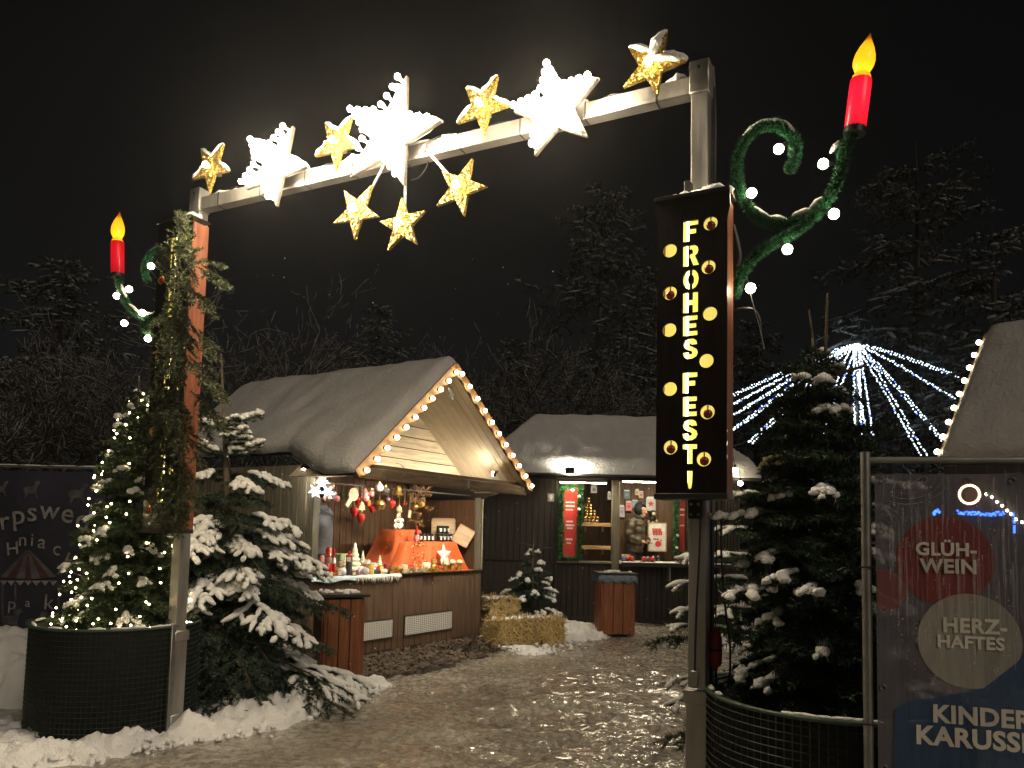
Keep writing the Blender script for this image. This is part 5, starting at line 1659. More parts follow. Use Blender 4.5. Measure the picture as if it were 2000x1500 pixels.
# ---- on the counter
def onT(px, yl): 
    q = hh(px, 1115, yl); return HUT @ Vector((q.x, yl, TZ))
def lathe_thing(name, px, yl, wpx, hpx, prof, m, label, cat, group=None, z=None, n=14, extra=None):
    p = onT(px, yl); k = mpp(yl, px)
    if z is not None: p.z = z
    t = thing(name, label, cat, p, group)
    mb = MB(); mb.lathe([(a * wpx * k / 2, b * hpx * k) for a, b in prof], n, T_(p)); part(mb, 'body', m, t, True)
    return t, p, k
def sub_lathe(t, p, k, name, wpx, hpx, z0px, prof, m, n=12, off=(0, 0)):
    mb = MB(); mb.lathe([(a * wpx * k / 2, (b * hpx + z0px) * k) for a, b in prof], n, T_(p + Vector((off[0] * k, off[1] * k, 0)))); return part(mb, name, m, t, True)
CYL = [(.9, 0), (1, .04), (1, .96), (.9, 1)]
def nutcracker(px, yl, hpx, m, label):
    t, p, k = lathe_thing('nutcracker', px, yl, hpx * .30, hpx * .42, CYL, m, label, 'nutcracker', 'nutcracker figures', z=None)
    sub_lathe(t, p, k, 'base', hpx * .36, hpx * .06, 0, CYL, 'p_brown')
    sub_lathe(t, p, k, 'head', hpx * .24, hpx * .24, hpx * .43, [(.5, 0), (1, .2), (1, .7), (.6, 1)], 'skin')
    sub_lathe(t, p, k, 'beard', hpx * .20, hpx * .12, hpx * .38, [(.3, 0), (1, .6), (.9, 1)], 'p_white')
    sub_lathe(t, p, k, 'hat', hpx * .26, hpx * .33, hpx * .66, [(1, 0), (1, .1), (.8, .15), (.9, .7), (.5, 1)], m)
    for s in (-1, 1): sub_lathe(t, p, k, 'arm', hpx * .09, hpx * .30, hpx * .14, CYL, m, 8, (s * hpx * .19, 0))
nutcracker(641, .12, 58, 'g_red', 'tallest red nutcracker figure on the counter by the left post')
nutcracker(628, .05, 44, 'g_pink', 'pink nutcracker figure beside the tall red one')
nutcracker(652, .28, 34, 'g_white', 'small white nutcracker figure behind the red one')
lathe_thing('taper_candle', 651, .75, 4, 46, CYL, 'p_red', 'tall thin red taper candle at the back of the counter', 'candle')
def glass_tree(px, yl, wpx, hpx, label, m='lit_wax'):
    prof = []; n = 7
    for i in range(n):
        f = 1 - i / n; prof += [(f * .62 + .06, i / n), (f * 1.0, i / n + .02), (f * .9, i / n + .07)]
    prof += [(.12, .95), (.02, 1)]
    return lathe_thing('wax_tree', px, yl, wpx, hpx, prof, m, label, 'decoration', 'cream layered trees')
glass_tree(692, .22, 38, 62, 'tall cream layered tree decoration on the counter')
glass_tree(674, .30, 24, 40, 'small cream layered tree decoration behind the lighthouse lantern')
t, p, k = lathe_thing('glass_lantern', 681, .05, 13, 38, CYL, 'glass', 'glass cylinder lantern with red top in front of the cream tree', 'lantern')
sub_lathe(t, p, k, 'lid', 13, 4, 37, CYL, 'p_red'); sub_lathe(t, p, k, 'knob', 5, 8, 40, CYL, 'g_red'); sub_lathe(t, p, k, 'inner_figure', 8, 26, 2, CYL, 'p_tan')
t = thing('white_ball', 'white frosted ball lying on the counter by the lantern', 'ornament', onT(668, .02))
mb = MB(); k = mpp(.02, 668); mb.ball(onT(668, .02) + Vector((0, 0, 9 * k)), 9 * k, 2); part(mb, 'ball', 'g_white', t, True)
mb = MB(); mb.tube([onT(668, .02) + Vector((0, 0, 17.5 * k)), onT(668, .02) + Vector((0, 0, 20 * k))], 2 * k, 6); part(mb, 'cap', 'brass', t)
# till
def boxthing(name, px, yl, w, d, h, m, label, cat, z=None, rz=0., group=None, lid=None):
    p = onT(px, yl); 
    if z is not None: p.z = z
    Mh = HUT.copy(); Mh.translation = p; Mh = Mh @ RZ(rz)
    t = thing(name, label, cat, Mh, group)
    mb = MB(); mb.box((0, 0, h / 2), (w, d, h), ch=min(w, d, h) * .08); part(mb, 'body', m, t, local=True)
    if lid:
        mb = MB(); mb.box((0, -d / 2 - .001, h * .5), (w * .6, .003, h * .5)); part(mb, 'label_print', lid, t, local=True)
    return t
t = boxthing('cash_register', 666, .85, .20, .2, .24, 'p_cream', 'beige cash register behind the counter', 'till')
mb = MB(); mb.box((0, -.102, .17), (.10, .004, .07)); part(mb, 'display', 'p_black', t, local=True)
mb = MB(); mb.box((0, -.102, .07), (.14, .004, .08)); part(mb, 'keypad', 'p_grey', t, local=True)
SB = [(612, .02, 'p_pink', 'pink sweet box at the left end of the counter edge'), (622, .16, 'p_white', 'white sweet box behind the pink one'), (633, -.0, 'p_rose', 'rose patterned box in front of the nutcrackers'),
      (645, .0, 'p_cream', 'cream box on the counter edge'), (655, .03, 'p_gold', 'gold wrapped box on the counter edge'), (663, .0, 'p_tan', 'tan box right of the gold one'), (700, .0, 'p_lilac', 'patterned tin standing right of the lantern'), (690, -.01, 'p_brown', 'small brown box under the cream tree')]
for i, (px, yl, m, lb) in enumerate(SB):
    boxthing('gift_box', px, yl + .02, .055 + .01 * (i % 3), .05, .05 + .012 * ((i * 7) % 4), m, lb, 'box', rz=random.uniform(-.4, .4), group='little boxes on the counter', lid='p_white' if i % 2 else 'p_red')
# wine bottle lying
p = onT(748, .02) + Vector((0, 0, .036)); t = thing('wine_bottle', 'wine bottle with cream label lying at the counter edge', 'bottle', p)
Mb = frame(p + uu * .07 - HB_ * .03, uu.cross(Vector((0, 0, 1))), z=(-uu * .9 + HB_ * .43))
mb = MB(); mb.lathe([(.030, 0), (.036, .006), (.036, .17), (.014, .215), (.013, .29)], 18, Mb); part(mb, 'bottle', 'p_black', t, True)
mb = MB(); mb.lathe([(.0368, .04), (.0368, .13)], 18, Mb); part(mb, 'label_band', 'p_cream', t, True)
mb = MB(); mb.lathe([(.0155, .23), (.0155, .292)], 12, Mb); part(mb, 'foil', 'p_red', t, True)
# red bow
p = onT(733, .15) + Vector((0, 0, .035)); t = thing('red_bow', 'red fabric bow lying in the middle of the counter', 'bow', p); Mh = HUT.copy(); Mh.translation = p
for s in (-1, 1):
    mb = MB(); mb.prism([(0, -.008), (s * .075, -.03), (s * .085, .045), (0, .012)], -.012, .012, Mh @ RY(s * -.25)); part(mb, 'loop', 'p_red', t)
mb = MB(); mb.ball(p, .017, 1); part(mb, 'knot', 'p_red', t, True)
# light blue cloth with fringe over the edge
def drape(px0, px1, yl0, zdrop, m, name, label, fringe=0, thick=.006):
    x0 = hh(px0, 1120, -.03).x; x1 = hh(px1, 1120, -.03).x
    n = 30; vs = []; fs = []
    rows = [(yl0, TZ + .006), (.05, TZ + .007), (-.022, TZ + .006), (-.045, TZ - .004), (-.05, TZ - zdrop * .5), (-.052, TZ - zdrop)]
    for j, (y, z) in enumerate(rows):
        for i in range(n + 1):
            f = i / n; w = .012 * math.sin(f * 23 + j) * (1 if j > 2 else .3)
            zz_ = z + (.012 * math.sin(f * 9 + 1) if j == 5 else 0) + (abs(w) * .3 if j < 3 else 0)
            vs.append((x0 + (x1 - x0) * f, y - abs(w) * .5 if j > 2 else y, zz_))
    for j in range(len(rows) - 1):
        for i in range(n):
            a = j * (n + 1) + i; fs.append((a, a + 1, a + n + 2, a + n + 1))
    p = HUT @ Vector(((x0 + x1) / 2, 0, TZ))
    t = thing(name, label, 'cloth', p)
    vb = [(v[0], v[1] + .002, v[2] - .004) for v in vs]; k = len(vs)
    mb = MB(); mb.add(vs + vb, fs + [tuple(i + k for i in f[::-1]) for f in fs], HUT); part(mb, 'sheet', m, t, True)
    if fringe:
        rr2 = random.Random(3)
        for i in range(fringe):
            x = x0 + (x1 - x0) * (i + .5) / fringe; l = rr2.uniform(.03, .085)
            mb = MB(); mb.tube([(x, -.053, TZ - zdrop + .01), (x + rr2.uniform(-.012, .012), -.06, TZ - zdrop - l * .5), (x + rr2.uniform(-.02, .02), -.058, TZ - zdrop - l)], [.007, .006, .003], 5, HUT); part(mb, 'fringe', m, t, True)
drape(606, 692, .3, .045, 'p_paleblue', 'counter_cloth', 'pale blue cloth over the left counter edge')
drape(692, 782, .25, .025, 'p_white', 'counter_cloth', 'white fringed cloth hanging over the middle of the counter edge', 30)
# dried flowers, cones and leaves heaped on the counter
def heap(pxs, yl, m, label, name, seed, n=26, h=.06, nl=.05, nw=.022):
    r2 = np.random.default_rng(seed); S = []
    t = thing(name, label, 'decoration', onT((pxs[0] + pxs[1]) / 2, yl))
    for i in range(n):
        q = np.array(onT(r2.uniform(*pxs), yl + r2.normal(0, .07))) + np.array([0, 0, r2.uniform(.01, h)])
        S.append(np.r_[q, q + r2.normal(0, .04, 3) * [1, 1, .5]])
    V, T = needles(np.array(S), 260, nl, nw, r2, 0, .4); V[:, 2] = np.maximum(V[:, 2], TZ + .002)
    npart(V, T, 'leaves', m, t, kind='stuff')
    V, T = stems(np.array(S), .005, 4); V[:, 2] = np.maximum(V[:, 2], TZ + .001); npart(V, T, 'stems', 'p_brown', t, kind='stuff')
heap((750, 790), .22, 'p_green', 'wreath of green leaves and cones on the middle counter', 'leaf_wreath', 1)
heap((755, 800), .12, 'p_gold', 'golden dried leaves heaped on the middle counter', 'dried_leaves', 2)
heap((790, 840), .02, 'p_cream', 'cream dried flowers heaped before the orange cloth', 'dried_flowers', 3)
heap((770, 815), .05, 'p_brown', 'small brown cones along the counter edge', 'cone_heap', 4, 18, .03, .03, .016)
heap((830, 862), -.0, 'p_amber', 'amber dried twigs in front of the gold candle', 'dried_twigs', 5, 20, .05)
# orange cloth over a stepped stand
xs0 = hh(752, 1100, .45).x; 
def oz(py, px, yl): return hh(px, py, yl).z
oA = onT(757, .55); kx = mpp(.5, 820)
x_a = hh(752, 1110, .30).x; x_b = hh(772, 1035, .42).x; x_c = hh(812, 1035, .42).x; x_d = hh(892, 1058, .20).x; x_e = hh(916, 1112, .06).x
z_hi = hh(780, 1034, .42).z; z_mid = hh(850, 1058, .3).z
t = thing('display_stand', 'stepped stand covered with bright orange cloth on the counter', 'display stand', HUT @ Vector(((x_a + x_e) / 2, .45, TZ)))
def step_cloth(x0, x1, x2, x3, z, y0, y1, yb, seed):
    """draped block: flared skirt from z down to the counter"""
    n = 44; rows = 7; vs = []; fs = []; r2 = random.Random(seed)
    top = [(x1, y1), (x1, y0), (x2, y0), (x2, y1)]; bot = [(x0, y1 + .05), (x0 + .03, yb), (x3 - .03, yb), (x3, y1 + .05)]
    def along(P, f):
        d = [math.dist(P[i], P[i + 1]) for i in range(3)]; s = f * sum(d)
        for i in range(3):
            if s <= d[i] or i == 2:
                u_ = min(1, s / d[i]); return (P[i][0] + (P[i + 1][0] - P[i][0]) * u_, P[i][1] + (P[i + 1][1] - P[i][1]) * u_)
            s -= d[i]
    for j in range(rows):
        g_ = j / (rows - 1); gg = g_ ** 1.15
        for i in range(n + 1):
            f = i / n; a = along(top, f); b = along(bot, f)
            fold = .060 * gg ** .7 * math.sin(f * 31 + seed + .9 * math.sin(f * 9)) + .022 * gg ** .6 * math.sin(f * 67 + 2 * g_)
            vs.append((a[0] + (b[0] - a[0]) * gg + fold * .5, a[1] + (b[1] - a[1]) * gg + fold, max(TZ + .004, z + (TZ + .004 - z) * g_)))
    for j in range(rows - 1):
        for i in range(n):
            a = j * (n + 1) + i; fs.append((a, a + 1, a + n + 2, a + n + 1))
    k = len(vs); vs += [(x1, y1, z), (x2, y1, z)]
    m = n + 1
    fs.append(tuple(range(n, -1, -1)))
    vs2 = [tuple(v) for v in vs]
    mb = MB(); mb.add(vs2, fs, HUT); return part(mb, 'cloth', 'cloth_orange', t, True)
step_cloth(x_a, x_b, x_c + .10, x_c + .25, z_hi, .40, .70, .24, 1)
step_cloth(hh(772, 1110, .10).x, hh(788, 1058, .26).x, x_d, x_e, z_mid, .20, .62, .06, 5)
mb = MB(); mb.box(((x_c + x_e) / 2 - .02, .04, TZ + .006), (x_e - x_c, .14, .008), HUT); part(mb, 'cloth_edge', 'cloth_orange', t)
# black jars with white labels
jp = None
JR = []
for px in (819, 826.5, 834, 841.5): JR.append((px, z_mid + .004, .30, 'left row on the orange step'))
for px in (857, 864.5, 872): JR.append((px, z_mid + .125, .42, 'upper row by the tray'))
for px in (858, 865, 872, 879): JR.append((px, z_mid + .004, .33, 'lower row by the tray'))
ordn = ['first', 'second', 'third', 'fourth']
cnt = {}
for px, z, yl, lab in JR:
    i = cnt.get(lab, 0); cnt[lab] = i + 1
    q = hh(px, 1045, yl); Mh = HUT @ T_((q.x, yl, z)) @ Matrix.Scale(1.85, 4)
    t2 = thing('jam_jar', f'small black jar with white label, {ordn[i]} from left, {lab}', 'jar', Mh, 'black jars with white labels')
    mb = MB(); mb.lathe([(.019, 0), (.021, .004), (.021, .045), (.017, .05)], 12); part(mb, 'glass_body', 'g_black', t2, True, local=True)
    mb = MB(); mb.lathe([(.0195, .05), (.0195, .062)], 12); part(mb, 'lid', 'p_black', t2, True, local=True)
    mb = MB(); mb.box((0, -.021, .026), (.020, .003, .028)); part(mb, 'label_print', 'p_white', t2, local=True)
mb = MB(); q = hh(864.5, 1045, .42); mb.box((q.x + .02, .44, z_mid + .062), (.26, .09, .118), HUT, ch=.004)
single(mb, 'wooden_block', 'p_brown', 'small dark block under the upper row of black jars', 'block')
# wooden trays
def tray(px, py, wpx, hpx, yl, rot, label):
    p = gw_(px, py, yl); k = mpp(yl, px); Mh = T_(p) @ RZ(R(8)) @ RX(R(-12)) @ RY(R(rot))
    w, h = wpx * k, hpx * k; t2 = thing('wooden_tray', label, 'tray', Mh, 'wooden trays leaning on the wall')
    def rr(w, h, c): 
        o = []
        for (sx, sz, a) in ((1, 1, 0), (-1, 1, 90), (-1, -1, 180), (1, -1, 270)):
            o += [(sx * (w / 2 - c) + c * math.cos(R(a + i * 30)), sz * (h / 2 - c) + c * math.sin(R(a + i * 30))) for i in range(4)]
        return o
    mb = MB(); mb.prism(rr(w, h, w * .1), .0, .010); part(mb, 'tray_floor', 'tray_wood', t2, local=True)
    o_, i_ = rr(w, h, w * .1), rr(w * .92, h * .92, w * .08); n = len(o_)
    mb = MB(); vs = [(a[0], -.018, a[1]) for a in o_] + [(a[0], -.018, a[1]) for a in i_] + [(a[0], .0, a[1]) for a in o_] + [(a[0], .0, a[1]) for a in i_]
    fs = []
    for i in range(n):
        j = (i + 1) % n; fs += [(i, j, n + j, n + i), (i, 2 * n + i, 2 * n + j, j), (n + i, n + j, 3 * n + j, 3 * n + i)]
    mb.add(vs, fs); part(mb, 'tray_rim', 'shelf_wood', t2, local=True)
tray(866, 1035, 47, 46, .52, 0, 'upright wooden tray leaning behind the black jars')
tray(905, 1047, 34, 38, .17, 28, 'tilted wooden tray at the right end of the orange stand')
# gnome, berries, star, candle, mushrooms
t3, p, k = lathe_thing('gnome_figure', 812, .24, 13, 12, [(.8, 0), (1, .3), (.7, 1)], 'p_pink', 'small pink gnome figure with red cap on the orange cloth', 'figurine', z=(HUT @ Vector((0, 0, z_mid))).z + .0)
sub_lathe(t3, p, k, 'beard', 9, 8, 8, [(.4, 0), (1, .5), (.7, 1)], 'p_white'); sub_lathe(t3, p, k, 'cap', 11, 17, 14, [(1, 0), (.8, .2), (.35, .7), (.05, 1)], 'p_red')
t3 = thing('berry_garland', 'garland of red and white berries hanging over the orange cloth', 'garland', HUT @ Vector((hh(820, 1080, .25).x, .2, TZ))); r2 = random.Random(9); pr = {}
for i in range(70):
    f = r2.random(); a = (812 + 20 * r2.random(), 1052 + 14 * r2.random()) if i < 26 else (806 + r2.choice((0, 8, 18)) + r2.uniform(-3, 3) + f * 5, 1062 + f * 46)
    q = hh(a[0], a[1], .17 - .12 * (a[1] - 1052) / 60 + r2.uniform(-.02, .02)); q.z = max(q.z, TZ + .012)
    m = ('g_red', 'p_cream', 'g_amber')[i % 3]; L = WM[t3.name].inverted() @ (HUT @ q)
    if m not in pr:
        mb = MB(); mb.ball((0, 0, 0), .011, 1); pr[m] = part(mb, 'berry', m, t3, True, local=True); pr[m].matrix_local = T_(L)
    else: instance(pr[m], 'berry', t3, T_(L))
p = gw_(868, 1084, .03); k = mpp(.03, 868); Mh = HUT.copy(); Mh.translation = p; p.z = p.z
t3 = thing('white_star', 'white felt star decoration leaning on the orange cloth', 'decoration', Mh)
sp_ = star_pts((0, 0), 24 * k, 11 * k, 0); n = 10
mb = MB(); vs = [(a, 0, b) for a, b in sp_] + [(0, -.03, 0), (0, .02, 0)]
mb.add(vs, [(i, (i + 1) % 10, 10) for i in range(10)] + [((i + 1) % 10, i, 11) for i in range(10)], RX(R(-10))); part(mb, 'star_body', 'p_white', t3, False, local=True)
t3, p, k = lathe_thing('pillar_candle', 832, .02, 17, 19, CYL, 'lit_wax', 'cream pillar candle with gold band in front of the orange cloth', 'candle')
sub_lathe(t3, p, k, 'holder', 22, 4, 0, CYL, 'brass'); sub_lathe(t3, p, k, 'band', 17.6, 4, 5, CYL, 'brass'); sub_lathe(t3, p, k, 'wick', 1.5, 3, 19, CYL, 'p_black')
for i, (px, yl, s, lb) in enumerate(((867, .03, 1.15, 'tallest glass mushroom at the left of its group'), (871, -.02, .85, 'short glass mushroom in front of the tallest'), (883, -.01, 1.0, 'middle glass mushroom with cream cap'), (897, .0, .95, 'rightmost glass mushroom next to the stand end'))):
    t3, p, k = lathe_thing('glass_mushroom', px, yl, 11 * s, 15 * s, [(.8, 0), (1, .15), (.85, .7), (.7, 1)], 'g_amber', lb + ' on the counter', 'mushroom', 'gold glass mushrooms')
    sub_lathe(t3, p, k, 'cap', 17 * s, 9 * s, 14 * s, [(.6, -.05), (1, .15), (.95, .45), (.6, .85), (.1, 1)], 'p_cream', 14)

# more small wares set out along the counter
MORE = [('bauble', 614, .10, 9, 'g_rose'), ('bauble', 621, .02, 8, 'g_white'), ('bauble', 658, .18, 9, 'g_pink'), ('bauble', 706, .10, 9, 'g_white'), ('bauble', 714, .03, 8, 'g_silver'), ('bauble', 722, .14, 9, 'g_red'),
        ('bauble', 742, .22, 8, 'brass'), ('bauble', 779, .10, 8, 'g_amber'), ('bauble', 800, .06, 8, 'g_red'), ('bauble', 846, .04, 9, 'brass'), ('bauble', 858, -.02, 7, 'g_red')]
WORD = {'g_rose': 'pale rose', 'g_white': 'white', 'g_pink': 'pink', 'g_silver': 'silver', 'g_red': 'red', 'brass': 'gold', 'g_amber': 'amber'}
NEAR = {614: 'beside the left corner post', 621: 'at the left end of the pale blue cloth', 658: 'behind the cream boxes', 706: 'right of the cream layered tree', 714: 'on the white fringed cloth', 722: 'behind the white fringed cloth', 742: 'behind the lying wine bottle', 779: 'among the golden leaves', 800: 'before the berry garland', 846: 'right of the pillar candle', 858: 'in front of the white felt star'}
for kd, px, yl, r_, m in MORE:
    p = onT(px, yl); k = mpp(yl, px); rr_s = r_ * k
    t = thing('glass_ball', f'{WORD[m]} glass ball lying on the counter {NEAR[px]}', 'ornament', p, 'balls lying on the counter')
    mb = MB(); mb.ball(p + Vector((0, 0, rr_s)), rr_s, 2); part(mb, 'ball', m, t, True)
    mb = MB(); mb.tube([p + Vector((rr_s * .7, 0, rr_s * 1.7)), p + Vector((rr_s * .85, 0, rr_s * 1.95))], rr_s * .22, 6); part(mb, 'cap', 'brass', t)
def house(px, yl, w, h, m, roof, lb):
    p = onT(px, yl); Mh = HUT.copy(); Mh.translation = p; t = thing('toy_house', lb, 'decoration', Mh, 'little houses on the counter')
    mb = MB(); mb.box((0, 0, h / 2), (w, w * .8, h), ch=.003); part(mb, 'house_body', m, t, local=True)
    mb = MB(); mb.prism([(-w * .6, h), (w * .6, h), (0, h + w * .6)], -w * .45, w * .45); part(mb, 'roof', roof, t, local=True)
    for s in (-.22, .22):
        mb = MB(); mb.box((s * w, -w * .405, h * .55), (w * .2, .004, h * .3)); part(mb, 'window', 'lit_cone', t, local=True)
house(700, .28, .09, .10, 'p_white', 'p_red', 'small white house with red roof and lit windows behind the lantern')
house(716, .34, .10, .12, 'p_tan', 'p_white', 'small tan house with snowy roof behind the red bow')
house(730, .36, .08, .09, 'p_rose', 'p_white', 'small rose house with snowy roof behind the counter middle')
glass_tree(708, .40, 22, 44, 'slim cream layered tree decoration behind the white house')
glass_tree(741, .36, 20, 34, 'short cream layered tree decoration left of the orange stand')
nutcracker(664, .33, 40, 'g_green', 'green nutcracker figure behind the glass lantern')
for px, yl, h, m, lb in ((724, .05, 22, 'p_gold', 'gold votive candle on the fringed cloth'), (756, .02, 20, 'p_wine', 'wine-red votive candle right of the bottle'), (790, -.01, 18, 'p_cream', 'cream votive candle at the orange cloth edge'), (846, .10, 24, 'p_amber', 'amber votive candle behind the gold ball')):
    t, p, k = lathe_thing('votive_candle', px, yl, 13, h, CYL, m, lb, 'candle', 'votive candles on the counter')
    sub_lathe(t, p, k, 'wick', 1.5, 3, h, CYL, 'p_black')
# ================================================================== PEOPLE
def skin_body(J, E, root, name, m, parent, sub=2):
    """continuous body grown from joints {name: (xyz, r)} along edges; world space"""
    names = list(J); me = bpy.data.meshes.new('b')
    me.from_pydata([J[n][0] for n in names], [(names.index(a), names.index(b)) for a, b in E], [])
    ob = bpy.data.objects.new('b', me); COL.objects.link(ob)
    md = ob.modifiers.new('s', 'SKIN'); md.use_smooth_shade = True
    for i, n in enumerate(names):
        sv = me.skin_vertices[0].data[i]; r_ = J[n][1]; sv.radius = r_ if isinstance(r_, tuple) else (r_, r_); sv.use_root = (n == root)
    ob.modifiers.new('u', 'SUBSURF').levels = sub
    dg = bpy.context.evaluated_depsgraph_get(); m2 = bpy.data.meshes.new_from_object(ob.evaluated_get(dg))
    mb = MB(); mb.add([v.co for v in m2.vertices], [tuple(p.vertices) for p in m2.polygons])
    bpy.data.objects.remove(ob); bpy.data.meshes.remove(me); bpy.data.meshes.remove(m2)
    return part(mb, name, m, parent, True)
def puff(mb, path, radii, n=12, puffs=4, amp=.10, sq=1.0):
    P = smooth_path(path, 10); k = len(P); rs = []
    for i in range(k):
        t_ = i / (k - 1); s = t_ * (len(radii) - 1); a = min(int(s), len(radii) - 2); r_ = radii[a] + (radii[a + 1] - radii[a]) * (s - a)
        rs.append(r_ * (1 - amp + amp * 1.6 * abs(math.sin(math.pi * t_ * puffs)) ** .7))
    mb.tube(P, rs, n, sq=sq)
def person(foot, fwd, H, label, jm, lean=.0, head_down=.0, hood=True, hair=False, arms='pocket', trouser='cloth_black'):
    """standing figure seen from the hips up; fwd = facing direction"""
    f = Vector(fwd).normalized(); s = Vector((f.y, -f.x, 0)); foot = Vector(foot); Z = Vector((0, 0, 1)); h = H / 1.75
    def P(x, y, z): return tuple(foot + s * x * h + f * (y + lean * max(0, z - .95)) * h + Z * z * h)   # x right, y forward
    t = thing('person', label, 'person', foot)
    hd = head_down
    J = {'pelvis': (P(0, 0, .96), .13), 'waist': (P(0, 0, 1.10), .115), 'chest': (P(0, .01, 1.30), .135), 'neck0': (P(0, .0, 1.46), .06), 'neck': (P(0, .02, 1.52), .052),
         'jaw': (P(0, .045 + hd * .05, 1.57 - hd * .02), .062), 'skull': (P(0, .02 + hd * .06, 1.66 - hd * .02), (.082, .092)), 'crown': (P(0, .005 + hd * .07, 1.725 - hd * .03), .055),
         'nose': (P(0, .125 + hd * .06, 1.61 - hd * .05), .012), 'chin': (P(0, .095 + hd * .04, 1.545 - hd * .05), .022)}
    E = [('pelvis', 'waist'), ('waist', 'chest'), ('chest', 'neck0'), ('neck0', 'neck'), ('neck', 'jaw'), ('jaw', 'skull'), ('skull', 'crown'), ('jaw', 'chin'), ('skull', 'nose')]
    A = {}
    for k, sg in (('l', -1), ('r', 1)):
        if arms == 'pocket': el, wr, hn = (sg * (.26 if hood else .215), .03, 1.14), (sg * .14, .20, 1.06), (sg * .11, .25, 1.04)
        else: el, wr, hn = (sg * .25, .06, 1.15), (sg * .17, .28, 1.12), (sg * .15, .34, 1.11)
        J['sh' + k] = (P(sg * .17, 0, 1.41), .07); J['el' + k] = (P(*el), .047); J['wr' + k] = (P(*wr), .033); J['hn' + k] = (P(*hn), (.030, .02))
        J['hip' + k] = (P(sg * .09, 0, .90), .095); J['kn' + k] = (P(sg * .10, .02, .50), .065); J['an' + k] = (P(sg * .10, 0, .09), .045); J['to' + k] = (P(sg * .11, .16, .03), .03)
        E += [('chest', 'sh' + k), ('sh' + k, 'el' + k), ('el' + k, 'wr' + k), ('wr' + k, 'hn' + k), ('pelvis', 'hip' + k), ('hip' + k, 'kn' + k), ('kn' + k, 'an' + k), ('an' + k, 'to' + k)]
        A[k] = (el, wr, hn, sg)
        for q in range(4):
            b = Vector(hn) + Vector((sg * (.012 - q * .008), .03, -.004)); e_ = b + Vector((-sg * .012, .045 - .006 * abs(q - 1.4), -.018))
            J[f'f{k}{q}'] = (P(*b), .0085); J[f'g{k}{q}'] = (P(*e_), .007); E += [('hn' + k, f'f{k}{q}'), (f'f{k}{q}', f'g{k}{q}')]
        J['th' + k] = (P(hn[0] - sg * .035, hn[1] + .01, hn[2] + .012), .009); E.append(('wr' + k, 'th' + k))
    skin_body(J, E, 'pelvis', 'body', 'skin', t)
    mb = MB()
    puff(mb, [P(0, 0, .86), P(0, .01, 1.0), P(0, .015, 1.2), P(0, .01, 1.38), P(0, .0, 1.47)], [.205, .215, .215, .19, .085] if hood else [.23, .25, .26, .225, .09], 16, 6, .07 if hood else .02, .80)
    for k in A:
        el, wr, hn, sg = A[k]
        puff(mb, [P(sg * .13, 0, 1.43), P(sg * .21, .0, 1.36), P(*el), P(*wr)], [.085, .10, .085, .068], 12, 6, .10 if hood else .03)
    part(mb, 'jacket', jm, t, True)
    mb = MB(); mb.lathe([(.10 * h, 0), (.115 * h, .05 * h), (.095 * h, .10 * h), (.08 * h, .10 * h)], 16, T_(P(0, .01, 1.43))); part(mb, 'collar', jm if not hood else 'cloth_black', t, True)
    mb = MB()
    for k, sg in (('l', -1), ('r', 1)): mb.tube([P(sg * .08, 0, .95), P(sg * .10, .02, .5), P(sg * .10, 0, .1)], [.12, .085, .065], 10)
    part(mb, 'trousers', trouser, t, True)
    hc = Vector(P(0, .0 + hd * .05, 1.665 - hd * .02))
    if hood or hair:
        # cap of cloth or hair, open towards the face
        vs, fs = ICO[3]; V = []
        for v in vs:
            v = Vector(v); fr_ = v.y; rr_ = .118 if hood else .112
            q = hc + (s * v.x * rr_ * .92 + f * v.y * rr_ + Z * v.z * rr_ * 1.12) * h + (f * -.012 * h)
            V.append(q)
        keep = [fc for fc in fs if not all((Vector(vs[i]).y > .45 and Vector(vs[i]).z < .55) or Vector(vs[i]).z < (-.75 if hood else -.35) for i in fc)]
        mb = MB(); mb.add(V, keep); part(mb, 'hood' if hood else 'hair', 'cloth_black' if hood else 'hair', t, True)
    for sg in (-1, 1):
        mb = MB(); mb.ball(P(sg * .03, .10 + hd * .06, 1.648 - hd * .04), .0085, 1); part(mb, 'eye', 'p_black', t, True)
        if hood: continue
        mb = MB(); mb.ball(P(sg * .088, .01 + hd * .05, 1.625), .022, 1, (.5, 1, 1.4)); part(mb, 'ear', 'skin', t, True)
    mb = MB(); mb.box((0, 0, 0), (.045, .008, .008), frame(P(0, .108 + hd * .05, 1.572 - hd * .05), s)); part(mb, 'mouth', 'p_rose', t)
    return t
q = hh(624, 1000, 1.28)
person(HUT @ Vector((q.x, 1.28, .32)), HB_ - uu * .35, 1.86, 'seller in a grey jacket seen from behind at the left of the hut', 'jacket_grey', hood=False, hair=True)

